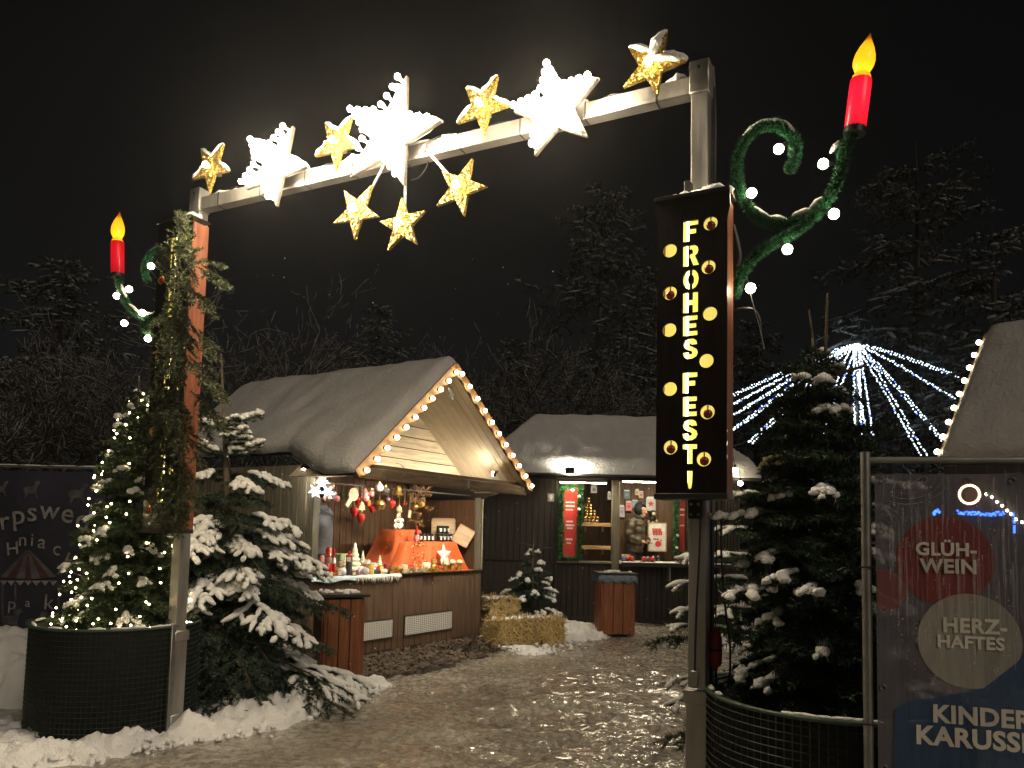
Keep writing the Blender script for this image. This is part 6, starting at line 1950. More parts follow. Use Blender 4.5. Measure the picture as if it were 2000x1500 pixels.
# ================================================================== SECOND HUT
BY = 14.2
def b2(px, py, dy=0.0): return atY(px, py, BY + dy)
bx0 = b2(945, 1045).x; bx1 = b2(1445, 1045).x
H2 = T_((bx0, BY, 0))
hut2 = thing('market_hut', 'dark second market hut with snowy roof, floodlight and open counter', 'market hut', H2)
def p2(name, m, lo, hi, ch=.004, parent=None):
    mb = MB(); mb.box([(a + b) / 2 for a, b in zip(lo, hi)], [b - a for a, b in zip(lo, hi)], ch=ch); return part(mb, name, m, parent or hut2)
cz2 = b2(1200, 1099).z; ez2 = b2(1200, 937).z
xl0, xl1, xp0, xp1 = b2(1088, 1045).x, b2(1194, 1045).x, b2(1194, 1045).x, b2(1209, 1045).x
def planks2(name, m, x0, x1, z0, z1, y, n, parent):
    w = p2(name, m, (x0, y + .015, z0), (x1, y + .03, z1), 0)
    L = (x1 - x0) / n; pr = None; I = WM[w.name].inverted()
    for i in range(n):
        Mx = I @ T_((x0 + L * (i + .5), y + random.uniform(-.003, .003), (z0 + z1) / 2))
        if pr is None:
            mb = MB(); mb.box((0, 0, 0), (L - .007, .022, z1 - z0 - .006), ch=.004); pr = part(mb, 'plank', m, w, local=True); pr.matrix_local = Mx
        else: instance(pr, 'plank', w, Mx)
    return w
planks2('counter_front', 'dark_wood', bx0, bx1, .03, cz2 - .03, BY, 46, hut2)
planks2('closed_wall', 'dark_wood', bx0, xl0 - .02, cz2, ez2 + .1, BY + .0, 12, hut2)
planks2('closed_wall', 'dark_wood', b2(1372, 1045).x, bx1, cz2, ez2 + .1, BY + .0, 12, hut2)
planks2('back_wall', 'inner_wood', bx0 + .1, bx1 - .1, .3, ez2 + .2, BY + 2.1, 40, hut2)
planks2('inner_wall', 'inner_wood', b2(1205, 1045, .95).x, b2(1420, 1045, .95).x, .3, ez2 + .1, BY + .98, 16, hut2)
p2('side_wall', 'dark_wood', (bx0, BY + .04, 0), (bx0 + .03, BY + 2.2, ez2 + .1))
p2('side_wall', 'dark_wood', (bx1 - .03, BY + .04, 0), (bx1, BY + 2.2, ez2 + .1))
p2('floor', 'inner_wood', (bx0 + .03, BY + .05, .0), (bx1 - .03, BY + 2.1, .38))
p2('post', 'grey_wood', (xp0, BY - .05, 0), (xp1, BY + .06, ez2), .006)
p2('post', 'dark_wood', (xl0 - .05, BY - .04, 0), (xl0 + .02, BY + .05, ez2), .006)
p2('header_board', 'dark_wood', (bx0 - .05, BY - .12, ez2 - .02), (bx1 + .05, BY - .06, ez2 + .10))
p2('ledge', 'grey_wood', (xl0, BY - .10, cz2 - .02), (xl1, BY + .45, cz2 + .012))
cs = p2('counter_shelf', 'p_white', (xp1 + .002, BY - .28, cz2 - .005), (b2(1420, 1045).x, BY + .5, cz2 + .03), .004)
p2('shelf_edge', 'dark_wood', (xp1 + .002, BY - .30, cz2 - .05), (b2(1420, 1045).x, BY - .285, cz2 + .02))
for px in (1302, 1400):
    x = b2(px, 1045).x; p2('shelf_bracket', 'zinc', (x, BY - .25, cz2 - .30), (x + .03, BY - .02, cz2 - .055))
p2('kick_rail', 'dark_wood', (bx0, BY - .03, .0), (bx1, BY - .005, .10))
# number plate
q = b2(1076, 972, -.02); mb = MB(); mb.box((q.x, BY - .02, q.z), (.12, .01, .15), ch=.003); npx = part(mb, 'number_plate', 'p_grey', hut2)
tm = text_mb('9', .13, T_((q.x, BY - .027, q.z - .045)), .003, .001, 'CENTER'); part(tm, 'digit', 'p_white', npx)
# roof: hipped, drawn as a height field with snow on it
def hip_roof(x0, x1, y0, y1, ze, zr, hip_l, hip_r, parent, seed, th=.17):
    nx, ny = 90, 50; xs = np.linspace(x0, x1, nx); ys = np.linspace(y0, y1, ny); X, Y = np.meshgrid(xs, ys)
    sl = (zr - ze) / ((y1 - y0) / 2)
    base = ze + np.minimum.reduce([(Y - y0) * sl, (y1 - Y) * sl, (X - x0) * (zr - ze) / hip_l + .0, (x1 - X) * (zr - ze) / hip_r, np.full(X.shape, zr - ze)])
    edge = np.minimum.reduce([X - x0, x1 - X, Y - y0, y1 - Y])
    soft = np.sqrt(np.clip(edge / .15, 0, 1))
    top = base + th * (.12 + .88 * soft) * (1 + .5 * (fbm(X * 2, Y * 2, seed) - .45) + .1 * (fbm(X * 9, Y * 9, seed + 2, 2) - .4))
    Vt = np.stack([X.ravel(), Y.ravel(), top.ravel()], 1); Vb = np.stack([X.ravel(), Y.ravel(), base.ravel() + .004], 1); o = nx * ny
    Fq = [grid_faces(nx, ny), grid_faces(nx, ny)[:, ::-1] + o]; id_ = np.arange(o).reshape(ny, nx)
    for e in (id_[0], id_[-1][::-1], id_[:, 0][::-1], id_[:, -1]): Fq.append(np.stack([e[:-1], e[:-1] + o, e[1:] + o, e[1:]], 1))
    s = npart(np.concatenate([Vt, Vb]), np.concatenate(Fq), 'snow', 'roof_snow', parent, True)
    Fr = np.concatenate([grid_faces(nx, ny)])
    Vr = np.concatenate([np.stack([X.ravel(), Y.ravel(), base.ravel()], 1), np.stack([X.ravel(), Y.ravel(), base.ravel() - .05], 1)])
    Fq[0] = grid_faces(nx, ny)
    return npart(Vr, np.concatenate(Fq), 'roof', 'roof_felt', parent, False)
zr2 = atY(1200, 815, BY + 1.15).z
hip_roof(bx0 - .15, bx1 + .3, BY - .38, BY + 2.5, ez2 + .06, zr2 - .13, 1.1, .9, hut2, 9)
flood(b2(1113, 917, -.46), b2(1125, 880, .3), (.17, .12), 'flood_panel', 'bright floodlight on the eave of the second hut shining onto its roof')
# light bars under the eave
def bar(px0, px1, py, dy, label, m='stall_panel'):
    a = b2(px0, py, dy); b = b2(px1, py, dy)
    t = thing('light_bar', label, 'lamp', (a + b) / 2)
    mb = MB(); mb.box((a + b) / 2 + Vector((0, 0, .03)), ((b - a).length, .08, .03), ch=.006); part(mb, 'housing', 'zinc', t)
    mb = MB(); mb.box((a + b) / 2 + Vector((0, 0, .008)), ((b - a).length * .96, .05, .012)); part(mb, 'light_strip', m, t)
mk('bar_glow', (1, 1, .9), .3, var=0, emit=(1.0, .88, .62), es=60)
mk('bar_dim', (1, 1, .9), .3, var=0, emit=(1.0, .82, .54), es=55)
bar(1214, 1345, 943, -.02, 'bright light bar under the eave above the second hut counter', 'bar_glow')
bar(1092, 1186, 944, -.26, 'short light bar above the shelves of the second hut', 'bar_dim')
# posters with garland frames
def garland_frame(px0, py0, px1, py1, dy, label, seed, balls):
    a = b2(px0, py1, dy); b = b2(px1, py0, dy); r2 = np.random.default_rng(seed)
    t = thing('garland', label, 'garland', Vector(((a.x + b.x) / 2, a.y, a.z)))
    C4 = [(a.x, a.z), (b.x, a.z), (b.x, b.z), (a.x, b.z), (a.x, a.z)]; S = []
    for i in range(4):
        (xa, za), (xb, zb_) = C4[i], C4[i + 1]; n = max(3, int(math.hypot(xb - xa, zb_ - za) / .05))
        for k in range(n):
            f0 = k / n; f1 = (k + 1) / n; S.append([xa + (xb - xa) * f0, a.y - .02, za + (zb_ - za) * f0, xa + (xb - xa) * f1, a.y - .02, za + (zb_ - za) * f1])
    S = np.array(S) + r2.normal(0, .006, (len(S), 6))
    V, T = needles(S, 900, .085, .016, r2, 0, .3); npart(V, T, 'needles', 'wall_garland', t, kind='stuff')
    V, T = stems(S, .012, 5); npart(V, T, 'core', 'tinsel', t, kind='stuff')
    for i, (bx, by) in enumerate(balls):
        p = b2(bx, by, dy - .07); mb = MB(); mb.ball(p, .032, 2); part(mb, 'bauble', 'g_white', t, True)
def poster(px0, py0, px1, py1, dy, m, label, rows, tm_='p_white', bars=None):
    a = b2(px0, py1, dy); b = b2(px1, py0, dy)
    t = thing('poster', label, 'poster', Vector(((a.x + b.x) / 2, a.y, a.z)))
    mb = MB(); mb.box(((a.x + b.x) / 2, a.y, (a.z + b.z) / 2), (b.x - a.x, .012, b.z - a.z), ch=.002); part(mb, 'sheet', m, t)
    r2 = random.Random(px0)
    for (fy, h, f0, f1, mm) in rows:
        z = b.z + (a.z - b.z) * fy; x = a.x + (b.x - a.x) * f0; xe = a.x + (b.x - a.x) * f1
        mb = MB()
        while x < xe:   # unreadable small words stand as short strokes
            w = r2.uniform(.02, .05); w = min(w, xe - x); mb.box((x + w / 2, a.y - .008, z), (w * .85, .002, h)); x += w
        part(mb, 'print_line', mm, t, kind='stuff')
    return t, a, b
poster(1097, 944, 1129, 1088, -.02, 'p_poster', 'tall red poster with white lines framed by the green garland on the left', [(.08, .05, .3, .8, 'p_white'), (.26, .025, .2, .8, 'p_white'), (.31, .035, .2, .8, 'p_white'), (.36, .03, .2, .7, 'p_white'), (.52, .03, .25, .7, 'p_white'), (.57, .035, .2, .8, 'p_white'), (.61, .03, .3, .7, 'p_white'), (.76, .035, .25, .7, 'p_white'), (.81, .03, .3, .6, 'p_white')])
garland_frame(1095, 950, 1133, 1092, -.06, 'green garland with white baubles framing the bright red poster', 5, [(1119, 958), (1131, 970), (1131, 995)])
poster(1326, 975, 1338, 1078, .85, 'p_wine', 'dim red poster at the right inside the second hut', [(.2, .04, .1, .9, 'p_rose'), (.3, .03, .1, .9, 'p_rose'), (.5, .03, .1, .9, 'p_rose')])
garland_frame(1319, 968, 1348, 1082, .82, 'dim green garland framing the poster at the right inside the second hut', 6, [(1328, 976), (1324, 1046), (1322, 1070)])
t, a, b = poster(1267, 1023, 1300, 1075, .7, 'p_white', 'white framed notice with red print beside the hooded seller', [(.25, .075, .2, .75, 'p_poster'), (.36, .075, .22, .8, 'p_poster'), (.58, .03, .25, .6, 'p_brown')])
mb = MB(); mb.prism(circle((a.x + (b.x - a.x) * .56, a.z + (b.z - a.z) * .25), .06, 16), a.y - .011, a.y - .007); part(mb, 'red_disc', 'p_poster', t)
mb = MB(); mb.prism(star_pts((a.x + (b.x - a.x) * .73, a.z + (b.z - a.z) * .38), .03, .012, 0), a.y - .011, a.y - .007); part(mb, 'red_star', 'p_poster', t)
for (lo, hi) in (((a.x - .02, a.y - .012, a.z - .02), (a.x, a.y + .01, b.z + .02)), ((b.x, a.y - .012, a.z - .02), (b.x + .02, a.y + .01, b.z + .02)), ((a.x, a.y - .012, b.z), (b.x, a.y + .01, b.z + .02)), ((a.x, a.y - .012, a.z - .02), (b.x, a.y + .01, a.z))):
    mb = MB(); mb.box([(u + v) / 2 for u, v in zip(lo, hi)], [v - u for u, v in zip(lo, hi)]); part(mb, 'frame', 'p_tan', t)
# shelves with the pyramid of tins
for i, (py, lb) in enumerate(((1021, 'upper pale wooden shelf carrying the gold tins'), (1066, 'lower empty pale wooden shelf in the second hut'))):
    a = b2(1128, py, .55); b = b2(1196, py, .55); t = thing('shelf', lb, 'shelf', (a + b) / 2)
    mb = MB(); mb.box((a + b) / 2 + Vector((0, .1, -.035)), ((b - a).length, .26, .07), ch=.004); part(mb, 'board', 'shelf_wood', t)
    for k in (.25, .75):
        mb = MB(); mb.box(a.lerp(b, k) + Vector((0, .15, -.12)), (.03, .1, .1)); part(mb, 'bracket', 'shelf_wood', t)
z0 = b2(1150, 1021, .55).z; proto_t = None; tw_ = .074; th_ = .061
ORD = ['first', 'second', 'third', 'fourth']; ROW = ['bottom', 'second', 'third', 'fourth', 'fifth', 'sixth', 'seventh', 'top']
for rI, n in enumerate((4, 4, 3, 3, 2, 2, 1, 1)):
    for c_ in range(n):
        p = Vector((b2(1143, 1021, .62).x + c_ * tw_ * 1.03 + (.02 if n < 4 else 0) + (.035 if n < 2 else 0), BY + .64, z0 + .001 + rI * th_))
        if proto_t is None:
            t = thing('gold_tin', '', 'tin', p, 'gold tins stacked in a pyramid')
            mb = MB(); mb.lathe([(.033, 0), (.035, .003), (.035, .05), (.033, .053)], 14); part(mb, 'can', 'tin_gold', t, True, local=True)
            mb = MB(); mb.lathe([(.036, .050), (.036, .0595), (.034, .060)], 14); part(mb, 'lid', 'brass', t, True, local=True)
            mb = MB(); mb.lathe([(.0354, .012), (.0354, .038)], 14); part(mb, 'label_band', 'p_brown', t, True, local=True)
            proto_t = t
        else:
            t = copy_tree(proto_t); t.location = p; WM[t.name] = T_(p)
        t['label'] = f'gold tin, {ORD[c_]} from left in the {ROW[rI]} row of the tin pyramid' if n > 1 else f'gold tin at the tip of the pyramid, {"top" if rI == 7 else "one below the top"}'
# goods hanging on the inner walls
HG = [(1160, 955, .9, 12, 16, 'p_white', 'small white bag hanging above the shelves'), (1190, 968, .9, 7, 16, 'p_silver', 'narrow silver packet hanging beside the middle post'),
      (1224, 965, .93, 12, 17, 'p_teal', 'teal card packet hanging at the top left of the inner wall'), (1244, 961, .93, 8, 12, 'p_cream', 'cream packet hanging near the light bar'),
      (1252, 966, .93, 9, 14, 'p_rose', 'rose pointed packet hanging right of the cream one'), (1228, 988, .93, 12, 20, 'p_pink', 'pink patterned bag hanging behind the seller'),
      (1240, 984, .93, 12, 16, 'p_steelblue', 'blue grey bag hanging right of the pink patterned one'), (1271, 984, .93, 19, 28, 'p_silver', 'clear bag with red star hanging right of the seller hood'), (1214, 998, .93, 12, 24, 'p_lilac', 'lilac wand bundle hanging left of the seller')]
for px, py, dy, w, h, m, lb in HG:
    p = b2(px, py, dy - .02); k = p.y / F_PX; t = thing('hanging_packet', lb, 'packet', p, 'packets hanging on the inner wall')
    mb = MB(); W_, Hh_ = w * k, h * k
    mb.prism([(-W_ / 2, -Hh_ / 2), (W_ / 2, -Hh_ / 2), (W_ / 2 * .94, Hh_ * .35), (W_ * .3, Hh_ / 2), (-W_ * .3, Hh_ / 2), (-W_ / 2 * .94, Hh_ * .35)], -.02, .015, T_(p)); part(mb, 'pouch', m, t)
    mb = MB(); mb.box(p + Vector((0, -.002, Hh_ * .40)), (W_ * .8, .05, Hh_ * .12)); part(mb, 'header_card', 'p_white', t)
    mb = MB(); mb.prism(star_pts((0, 0), W_ * .38, W_ * .16, 0) if '1271' in str(px) else circle((0, -Hh_ * .08), W_ * .26, 10), -.024, -.018, T_(p)); part(mb, 'print_mark', 'p_poster' if px in (1271, 1228) else 'p_grey', t)
# plush figure
p = b2(1275, 1003, .88); k = p.y / F_PX; t = thing('plush_toy', 'small dark plush toy with pale paws hanging on the inner wall', 'toy', p)
mb = MB(); mb.ball(p, 7 * k, 2, (1, .9, .95)); part(mb, 'head', 'p_black', t, True)
mb = MB(); mb.ball(p + Vector((1 * k, -5 * k, -1 * k)), 4.2 * k, 2); part(mb, 'muzzle', 'p_cream', t, True)
mb = MB(); mb.ball(p + Vector((-1 * k, 0, -10 * k)), 6 * k, 2, (1, .8, 1.2)); part(mb, 'torso', 'p_black', t, True)
for dx, dz in ((-8, -16), (0, -17), (8, -14)):
    mb = MB(); mb.ball(p + Vector((dx * k, -2 * k, dz * k)), 3 * k, 1); part(mb, 'paw', 'p_cream', t, True)
# bauble packs on the counter
for i, (px, cols, lb) in enumerate(((1226, ('g_blue', 'g_red', 'g_red'), 'pack of one blue and two red balls on the counter left'), (1266, ('g_red', 'g_purple', 'g_red'), 'pack of red and dark balls on the middle of the counter'), (1333, ('g_red', 'g_wine', 'g_red'), 'pack of red balls on the right of the counter near the post'))):
    p = b2(px, 1090, -.08); p.z = cz2 + .031; t = thing('bauble_pack', lb, 'baubles', p, 'packs of coloured balls')
    for j, m in enumerate(cols):
        mb = MB(); mb.ball(p + Vector(((j - 1) * .075, (j % 2) * .04, .052)), .05, 2); part(mb, 'ball', m, t, True)
    mb = MB(); mb.box(p + Vector((0, .02, .004)), (.26, .13, .008), ch=.002); part(mb, 'tray', 'p_black', t)
mb = MB(); p = b2(1222, 1080, .3); mb.box((p.x, p.y, cz2 + .09), (.16, .12, .12), ch=.006)
single(mb, 'cardboard_box', 'p_tan', 'small brown cardboard box in front of the hooded seller', 'box')
t = thing('glass_pair', 'two small clear glasses under the white notice', 'glasses', Vector((b2(1283, 1085, .3).x, BY + .3, cz2 + .031)))
for s in (-.05, .03):
    mb = MB(); mb.lathe([(.022, 0), (.026, .11), (.023, .11), (.02, .006)], 12, T_((b2(1283, 1085, .3).x + s, BY + .3, cz2 + .031))); part(mb, 'glass', 'glass', t, True)
fp = b2(1240, 1045, .68); person((fp.x - .02, BY + .66, .38), (.80, -.60, 0), 1.84, 'seller in brown puffer jacket and black hood looking down at the counter', 'jacket_brown', lean=.12, head_down=1.0)
# two bare bulbs on the far right of the second hut
for i, (px, py, lb) in enumerate(((1435, 918, 'bare lit bulb right of the sign box near the second hut eave'), (1446, 944, 'lower bare lit bulb behind the right fir boughs'))):
    p = b2(px, py, -.45); t = thing('bare_bulb', lb, 'bulb', p); mb = MB(); mb.ball(p, .045, 2); part(mb, 'glass_bulb', 'bulb', t, True)
    mb = MB(); mb.tube([p + Vector((0, 0, .04)), p + Vector((0, 0, .10))], .022, 8); part(mb, 'socket', 'black_metal', t)
    mb = MB(); mb.tube([p + Vector((0, 0, .09)), p + Vector((0, .1, .25))], .006, 5); part(mb, 'cable', 'cable', t)

# ================================================================== WOODEN BINS
def bin_(p, rz, w, h, label, bag, seed):
    M = T_(p) @ RZ(rz); t = thing('wooden_bin', label, 'bin', M, 'wooden litter bins')
    mb = MB(); mb.box((0, 0, h / 2), (w - .06, w - .06, h - .08)); part(mb, 'inner_box', 'p_black', t, local=True)
    for sx in (-1, 1):
        for sy in (-1, 1):
            mb = MB(); mb.box((sx * (w / 2 - .03), sy * (w / 2 - .03), h / 2), (.06, .06, h - .05), ch=.004); part(mb, 'corner_post', 'bin_wood', t, local=True)
    n = 3; bw = (w - .06) / n
    for side in range(4):
        Ms = RZ(side * math.pi / 2)
        for k in range(n):
            mb = MB(); mb.box((-(w - .06) / 2 + bw * (k + .5), -w / 2 - .004, h / 2 + .01), (bw - .008, .022, h - .09), Ms, ch=.003); part(mb, 'plank', 'bin_wood', t, local=True)
    mb = MB(); mb.box((0, 0, h), (w + .09, w + .09, .03), ch=.005); lid = part(mb, 'lid', 'dark_wood', t, local=True)
    r2 = np.random.default_rng(seed); S = []
    for k in range(9):
        q = r2.uniform(-w / 2, w / 2, 2); d = r2.normal(0, .09, 2); S.append([q[0], q[1], h + .012, np.clip(q[0] + d[0], -w / 2, w / 2), np.clip(q[1] + d[1], -w / 2, w / 2), h + .012])
    V, T = snow_tubes(np.array(S), .028, r2, .15, 5, 7); npart(np.array([M @ Vector(v) for v in V]), T, 'snow', 'snow', t, True, 'stuff')
    if bag:
        vs = []; fs = []; n = 48
        for j, (o, z) in enumerate(((.012, h - .02), (.03, h - .06), (.025, h - .13))):
            for i in range(n):
                f = i / n * 4; s_ = int(f); u_ = (f - s_) * 2 - 1; a_ = w / 2 + .015 + o + .012 * math.sin(i * 2.4 + j)
                x, y = ((u_, -1), (1, u_), (-u_, 1), (-1, -u_))[s_]; vs.append((x * a_, y * a_, z + (.025 * math.sin(i * 1.9) if j == 2 else 0)))
        for j in range(2):
            for i in range(n): fs.append((j * n + i, j * n + (i + 1) % n, (j + 1) * n + (i + 1) % n, (j + 1) * n + i))
        mb = MB(); mb.add(vs, fs); part(mb, 'bin_bag', 'bin_bag', t, True, local=True)
        for k in (0, 1):
            mb = MB(); mb.tube([(w * .30 + .03 * math.cos(R(a_)), -w / 2 - .02, h - .20 - k * .035 + .016 * math.sin(R(a_))) for a_ in range(0, 361, 30)], .004, 5); part(mb, 'badge_ring', 'brass', t, local=True)
    return t
bq = G(655, 1350); bin_(Vector((bq.x - .02, bq.y + .12, 0)), R(28), .40, .94, 'wooden litter bin with snowy lid between the large fir and the hut', False, 1)
bq = G(1204, 1246); bin_(Vector((bq.x, bq.y + .28, 0)), R(4), .53, .99, 'wooden litter bin with blue-grey bag on the path before the second hut', True, 2)

# ================================================================== HAY AND SMALL FIR
def bale(p, rz, L, D, H, label, seed, n=3600):
    M = T_(p) @ RZ(rz); t = thing('straw_bale', label, 'straw bale', M, 'straw bales'); r2 = np.random.default_rng(seed)
    mb = MB(); mb.box((0, 0, H / 2), (L - .05, D - .05, H - .03), ch=.05); part(mb, 'core', 'straw_core', t, local=True)
    # blades on all faces
    fa = r2.integers(0, 5, n); u_ = r2.uniform(-.5, .5, n); v_ = r2.uniform(-.5, .5, n); P_ = np.zeros((n, 3)); N_ = np.zeros((n, 3))
    for i, (ax, sg) in enumerate(((1, -1), (0, 1), (0, -1), (2, 1), (1, 1))):
        k = fa == i; dims = np.array([L, D, H]); oth = [a for a in range(3) if a != ax]
        P_[k, ax] = sg * (dims[ax] / 2 - .02); N_[k, ax] = sg; P_[k, oth[0]] = u_[k] * dims[oth[0]]; P_[k, oth[1]] = v_[k] * dims[oth[1]]
    P_[:, 2] += H / 2; d = r2.normal(size=(n, 3)); d -= N_ * (d * N_).sum(1)[:, None] * .8; d += N_ * r2.uniform(0, .5, n)[:, None]; d /= np.linalg.norm(d, axis=1)[:, None]
    ln = r2.uniform(.05, .12, n)[:, None]; s = np.cross(d, N_ + .01); s /= np.maximum(np.linalg.norm(s, axis=1), 1e-5)[:, None]; s *= .0048
    P_ += N_ * r2.uniform(0, .02, n)[:, None]; mid = P_ + d * ln * .5 + N_ * .012
    a = P_; b = P_ + d * ln + N_ * r2.uniform(-.01, .02, n)[:, None]
    for q in (a, mid, b): q[:, 2] = np.maximum(q[:, 2], .004)
    V = np.stack([a - s, a + s, mid + s, mid - s, b + s, b - s], 1).reshape(-1, 3); k = (np.arange(n) * 6)[:, None]
    T = np.concatenate([k + [[0, 1, 2, 3]], k + [[3, 2, 4, 5]]]); V = np.array(V) @ np.array(M)[:3, :3].T + np.array(M)[:3, 3]
    npart(V, T, 'straw', 'straw', t, kind='stuff')
    S = []
    for k in range(22):
        q = r2.uniform(-.48, .48, 2) * (L, D * .8); e_ = r2.normal(0, .09, 2); S.append([q[0], q[1] + .05, H - .01, np.clip(q[0] + e_[0], -L / 2, L / 2), np.clip(q[1] + e_[1] + .05, -D / 2, D / 2), H - .01])
    V, T = snow_tubes(np.array(S), .035, r2, .2, 5, 7); npart(np.array([M @ Vector(v) for v in V]), T, 'snow', 'snow', t, True, 'stuff')
    for k in (-.25, .25):
        mb = MB(); mb.box((L * k, 0, H / 2), (.008, D - .03, H - .01)); part(mb, 'twine', 'p_tan', t, local=True)
a = G(948, 1268); b = G(1092, 1262); c = (a + b) / 2; c.z = 0
bale(c + Vector((.02, .24, 0)), math.atan2(b.y - a.y, b.x - a.x), (b - a).length * .90, .42, .37, 'straw bale lying in front on the path edge', 5)
a = G(935, 1243); bale(Vector((a.x + .30, a.y + .50, 0)), R(20), .46, .42, .54, 'upright straw bale with snow cap behind the lying one', 6, 2600)
sp = atY(1040, 1045, 12.9)
t_, _ = cone_fir('fir_tree', 'small snowy fir behind the straw bales', (sp.x, 12.9, 0), 1.30, .70, 65, 'needles_big', .6, .034, whorl=.16, nb=9, per_m=300, lead=(.02, 0, .42), nl=.05, nw=.012)
mb = MB()
for s, z in ((-1, 1.40), (1, 1.36)):
    mb.tube([(sp.x + .02, 12.9, z - .02), (sp.x + s * .34, 12.9, z + (.06 if s < 0 else .0))], [.016, .012], 6)
part(mb, 'top_twigs', 'needles_big', t_, True)
# ================================================================== RIGHT HUT ROOF
E0 = atY(1838, 893, 9.0)
bdir = Vector((.75, .66, 0)).normalized(); edir = Vector((bdir.y, -bdir.x, 0))
RH = frame((E0.x, E0.y, 0), bdir, y=-edir)
hr = thing('market_hut', 'market hut at the right with thick snowy roof and bulb-lined edge', 'market hut', RH)
rz_ = hit(1922, 640, E0 + bdir * 1.75, bdir)
rid_z = rz_.z - .12; ez = E0.z - .05
def pr_(name, m, lo, hi, ch=.004):
    mb = MB(); mb.box([(a + b) / 2 for a, b in zip(lo, hi)], [b - a for a, b in zip(lo, hi)], ch=ch); return part(mb, name, m, hr, local=True)
def slab(x0, z0, x1, z1):
    mb = MB(); mb.prism([(x0, z0), (x1, z1), (x1, z1 - .05), (x0, z0 - .05)], -4.2, .0); return part(mb, 'roof', 'roof_felt', hr, local=True)
slab(0, ez, 1.75, rid_z); slab(1.75, rid_z, 3.5, ez)
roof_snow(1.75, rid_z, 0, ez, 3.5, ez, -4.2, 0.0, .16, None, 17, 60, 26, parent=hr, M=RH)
pr_('eave_board', 'dark_wood', (.02, -4.2, ez - .17), (.05, -.02, ez - .055))
wl = pr_('front_wall', 'dark_wood', (.35, -4.1, .05), (.37, -.1, ez - .06))
for i in range(26):
    mb = MB(); mb.box((.34, -.1 - (i + .5) * 4.0 / 26, ez / 2), (.02, 4.0 / 26 - .008, ez - .14), ch=.003); part(mb, 'plank', 'dark_wood', wl, local=True)
pr_('side_wall', 'dark_wood', (.37, -.13, .05), (3.2, -.10, ez - .06))
mb = MB(); mb.prism([(.37, ez - .06), (3.2, ez - .06), (1.75, rid_z - .1)], -.13, -.10); part(mb, 'gable_wall', 'dark_wood', hr, local=True)
# barge board with bulbs on the left rake
d = Vector((1.75, 0, rid_z - ez)); L = d.length
mb = MB(); Mb = frame((0, .012, ez + .0), d, y=(0, 1, 0)); Mb = frame((0, .012, ez), d, y=(0, 1, 0), z=d.cross(Vector((0, 1, 0))))
mb.box((L / 2, .0, .0), (L, .025, .12), Mb, ch=.003); bo = part(mb, 'barge_board', 'barge_wood', hr, local=True)
for i in range(9):
    p = Vector((0, .03, ez)) + d * ((i + .45) / 9.2) + Vector((-.06, .02, .03))
    b = MB(); b.ball(p, .033, 2); bb = part(b, 'bulb', 'hut_bulb', bo, True, local=True)
    s = MB(); s.tube([p + Vector((.03, -.012, -.01)), p + Vector((.065, -.02, -.03))], .018, 6); part(s, 'socket', 'black_metal', bo, local=True)
# lights seen through the banner, on the front wall of the right hut
def rw(px, py, off=.0): return hit(px, py, E0 + bdir * (.30 - off), bdir)
c = rw(1895, 966); r_ = (rw(1915, 966) - c).length
t = thing('light_ring', 'round ring of warm bulbs on the right hut wall behind the banner', 'lamp', c)
exr = edir
mb = MB(); mb.tube([c + exr * (r_ * math.cos(2 * math.pi * i / 24)) + Vector((0, 0, r_ * math.sin(2 * math.pi * i / 24))) for i in range(25)], .018, 6); part(mb, 'hoop', 'p_brown', t)
mk('ring_bulb', (1, .7, .5), .3, var=0, emit=(1.0, .52, .28), es=9)
mb = MB(); mb.ball((0, 0, 0), .017, 1); pr = None
for i in range(26):
    o_ = exr * (r_ * math.cos(2 * math.pi * i / 26)) + Vector((0, 0, r_ * math.sin(2 * math.pi * i / 26))) - bdir * .03
    if pr is None: pr = part(mb, 'bulb', 'ring_bulb', t, True, local=True); pr.matrix_local = T_(o_)
    else: instance(pr, 'bulb', t, T_(o_))
def chain(pxs, n, rad, m, label, sag=.0, off=.02, name='light_chain'):
    P = smooth_path([rw(x, y, off) for x, y in pxs], 8); t = thing(name, label, 'string lights', P[0])
    mb = MB(); mb.tube(P, .004, 4); part(mb, 'wire', 'cable', t)
    cum = [0]
    for i in range(len(P) - 1): cum.append(cum[-1] + (P[i + 1] - P[i]).length)
    pr = None
    for i in range(n):
        s = cum[-1] * (i + .5) / n; k = max(j for j in range(len(P) - 1) if cum[j] <= s); q = P[k].lerp(P[k + 1], (s - cum[k]) / max(1e-6, cum[k + 1] - cum[k])) + Vector((0, 0, random.uniform(-.02, .02)))
        if pr is None:
            mb = MB(); mb.ball((0, 0, 0), rad, 1); pr = part(mb, 'bulb', m, t, True, local=True); pr.matrix_local = T_(q - P[0])
        else: instance(pr, 'bulb', t, T_(q - P[0]))
mk('chain_white', (1, .95, .85), .3, var=0, emit=(1.0, .90, .66), es=22)
mk('chain_blue', (.1, .2, 1), .3, var=0, emit=(.03, .12, 1.0), es=7)
chain([(1921, 962), (1932, 969), (1945, 978), (1968, 998), (1985, 1016), (2040, 1045)], 11, .018, 'chain_white', 'chain of warm white bulbs seen through the right banner')
chain([(1868, 1000), (1900, 1003), (1930, 1004), (1962, 1002)], 46, .014, 'chain_blue', 'long blue light chain seen through the right banner')
chain([(1978, 1000), (1981, 1022), (1981, 1042)], 16, .014, 'chain_blue', 'short blue light chain hanging down at the right picture edge')
chain([(1823, 1004), (1830, 998), (1836, 1000)], 12, .014, 'chain_blue', 'small blue light cluster left of the long blue chain')

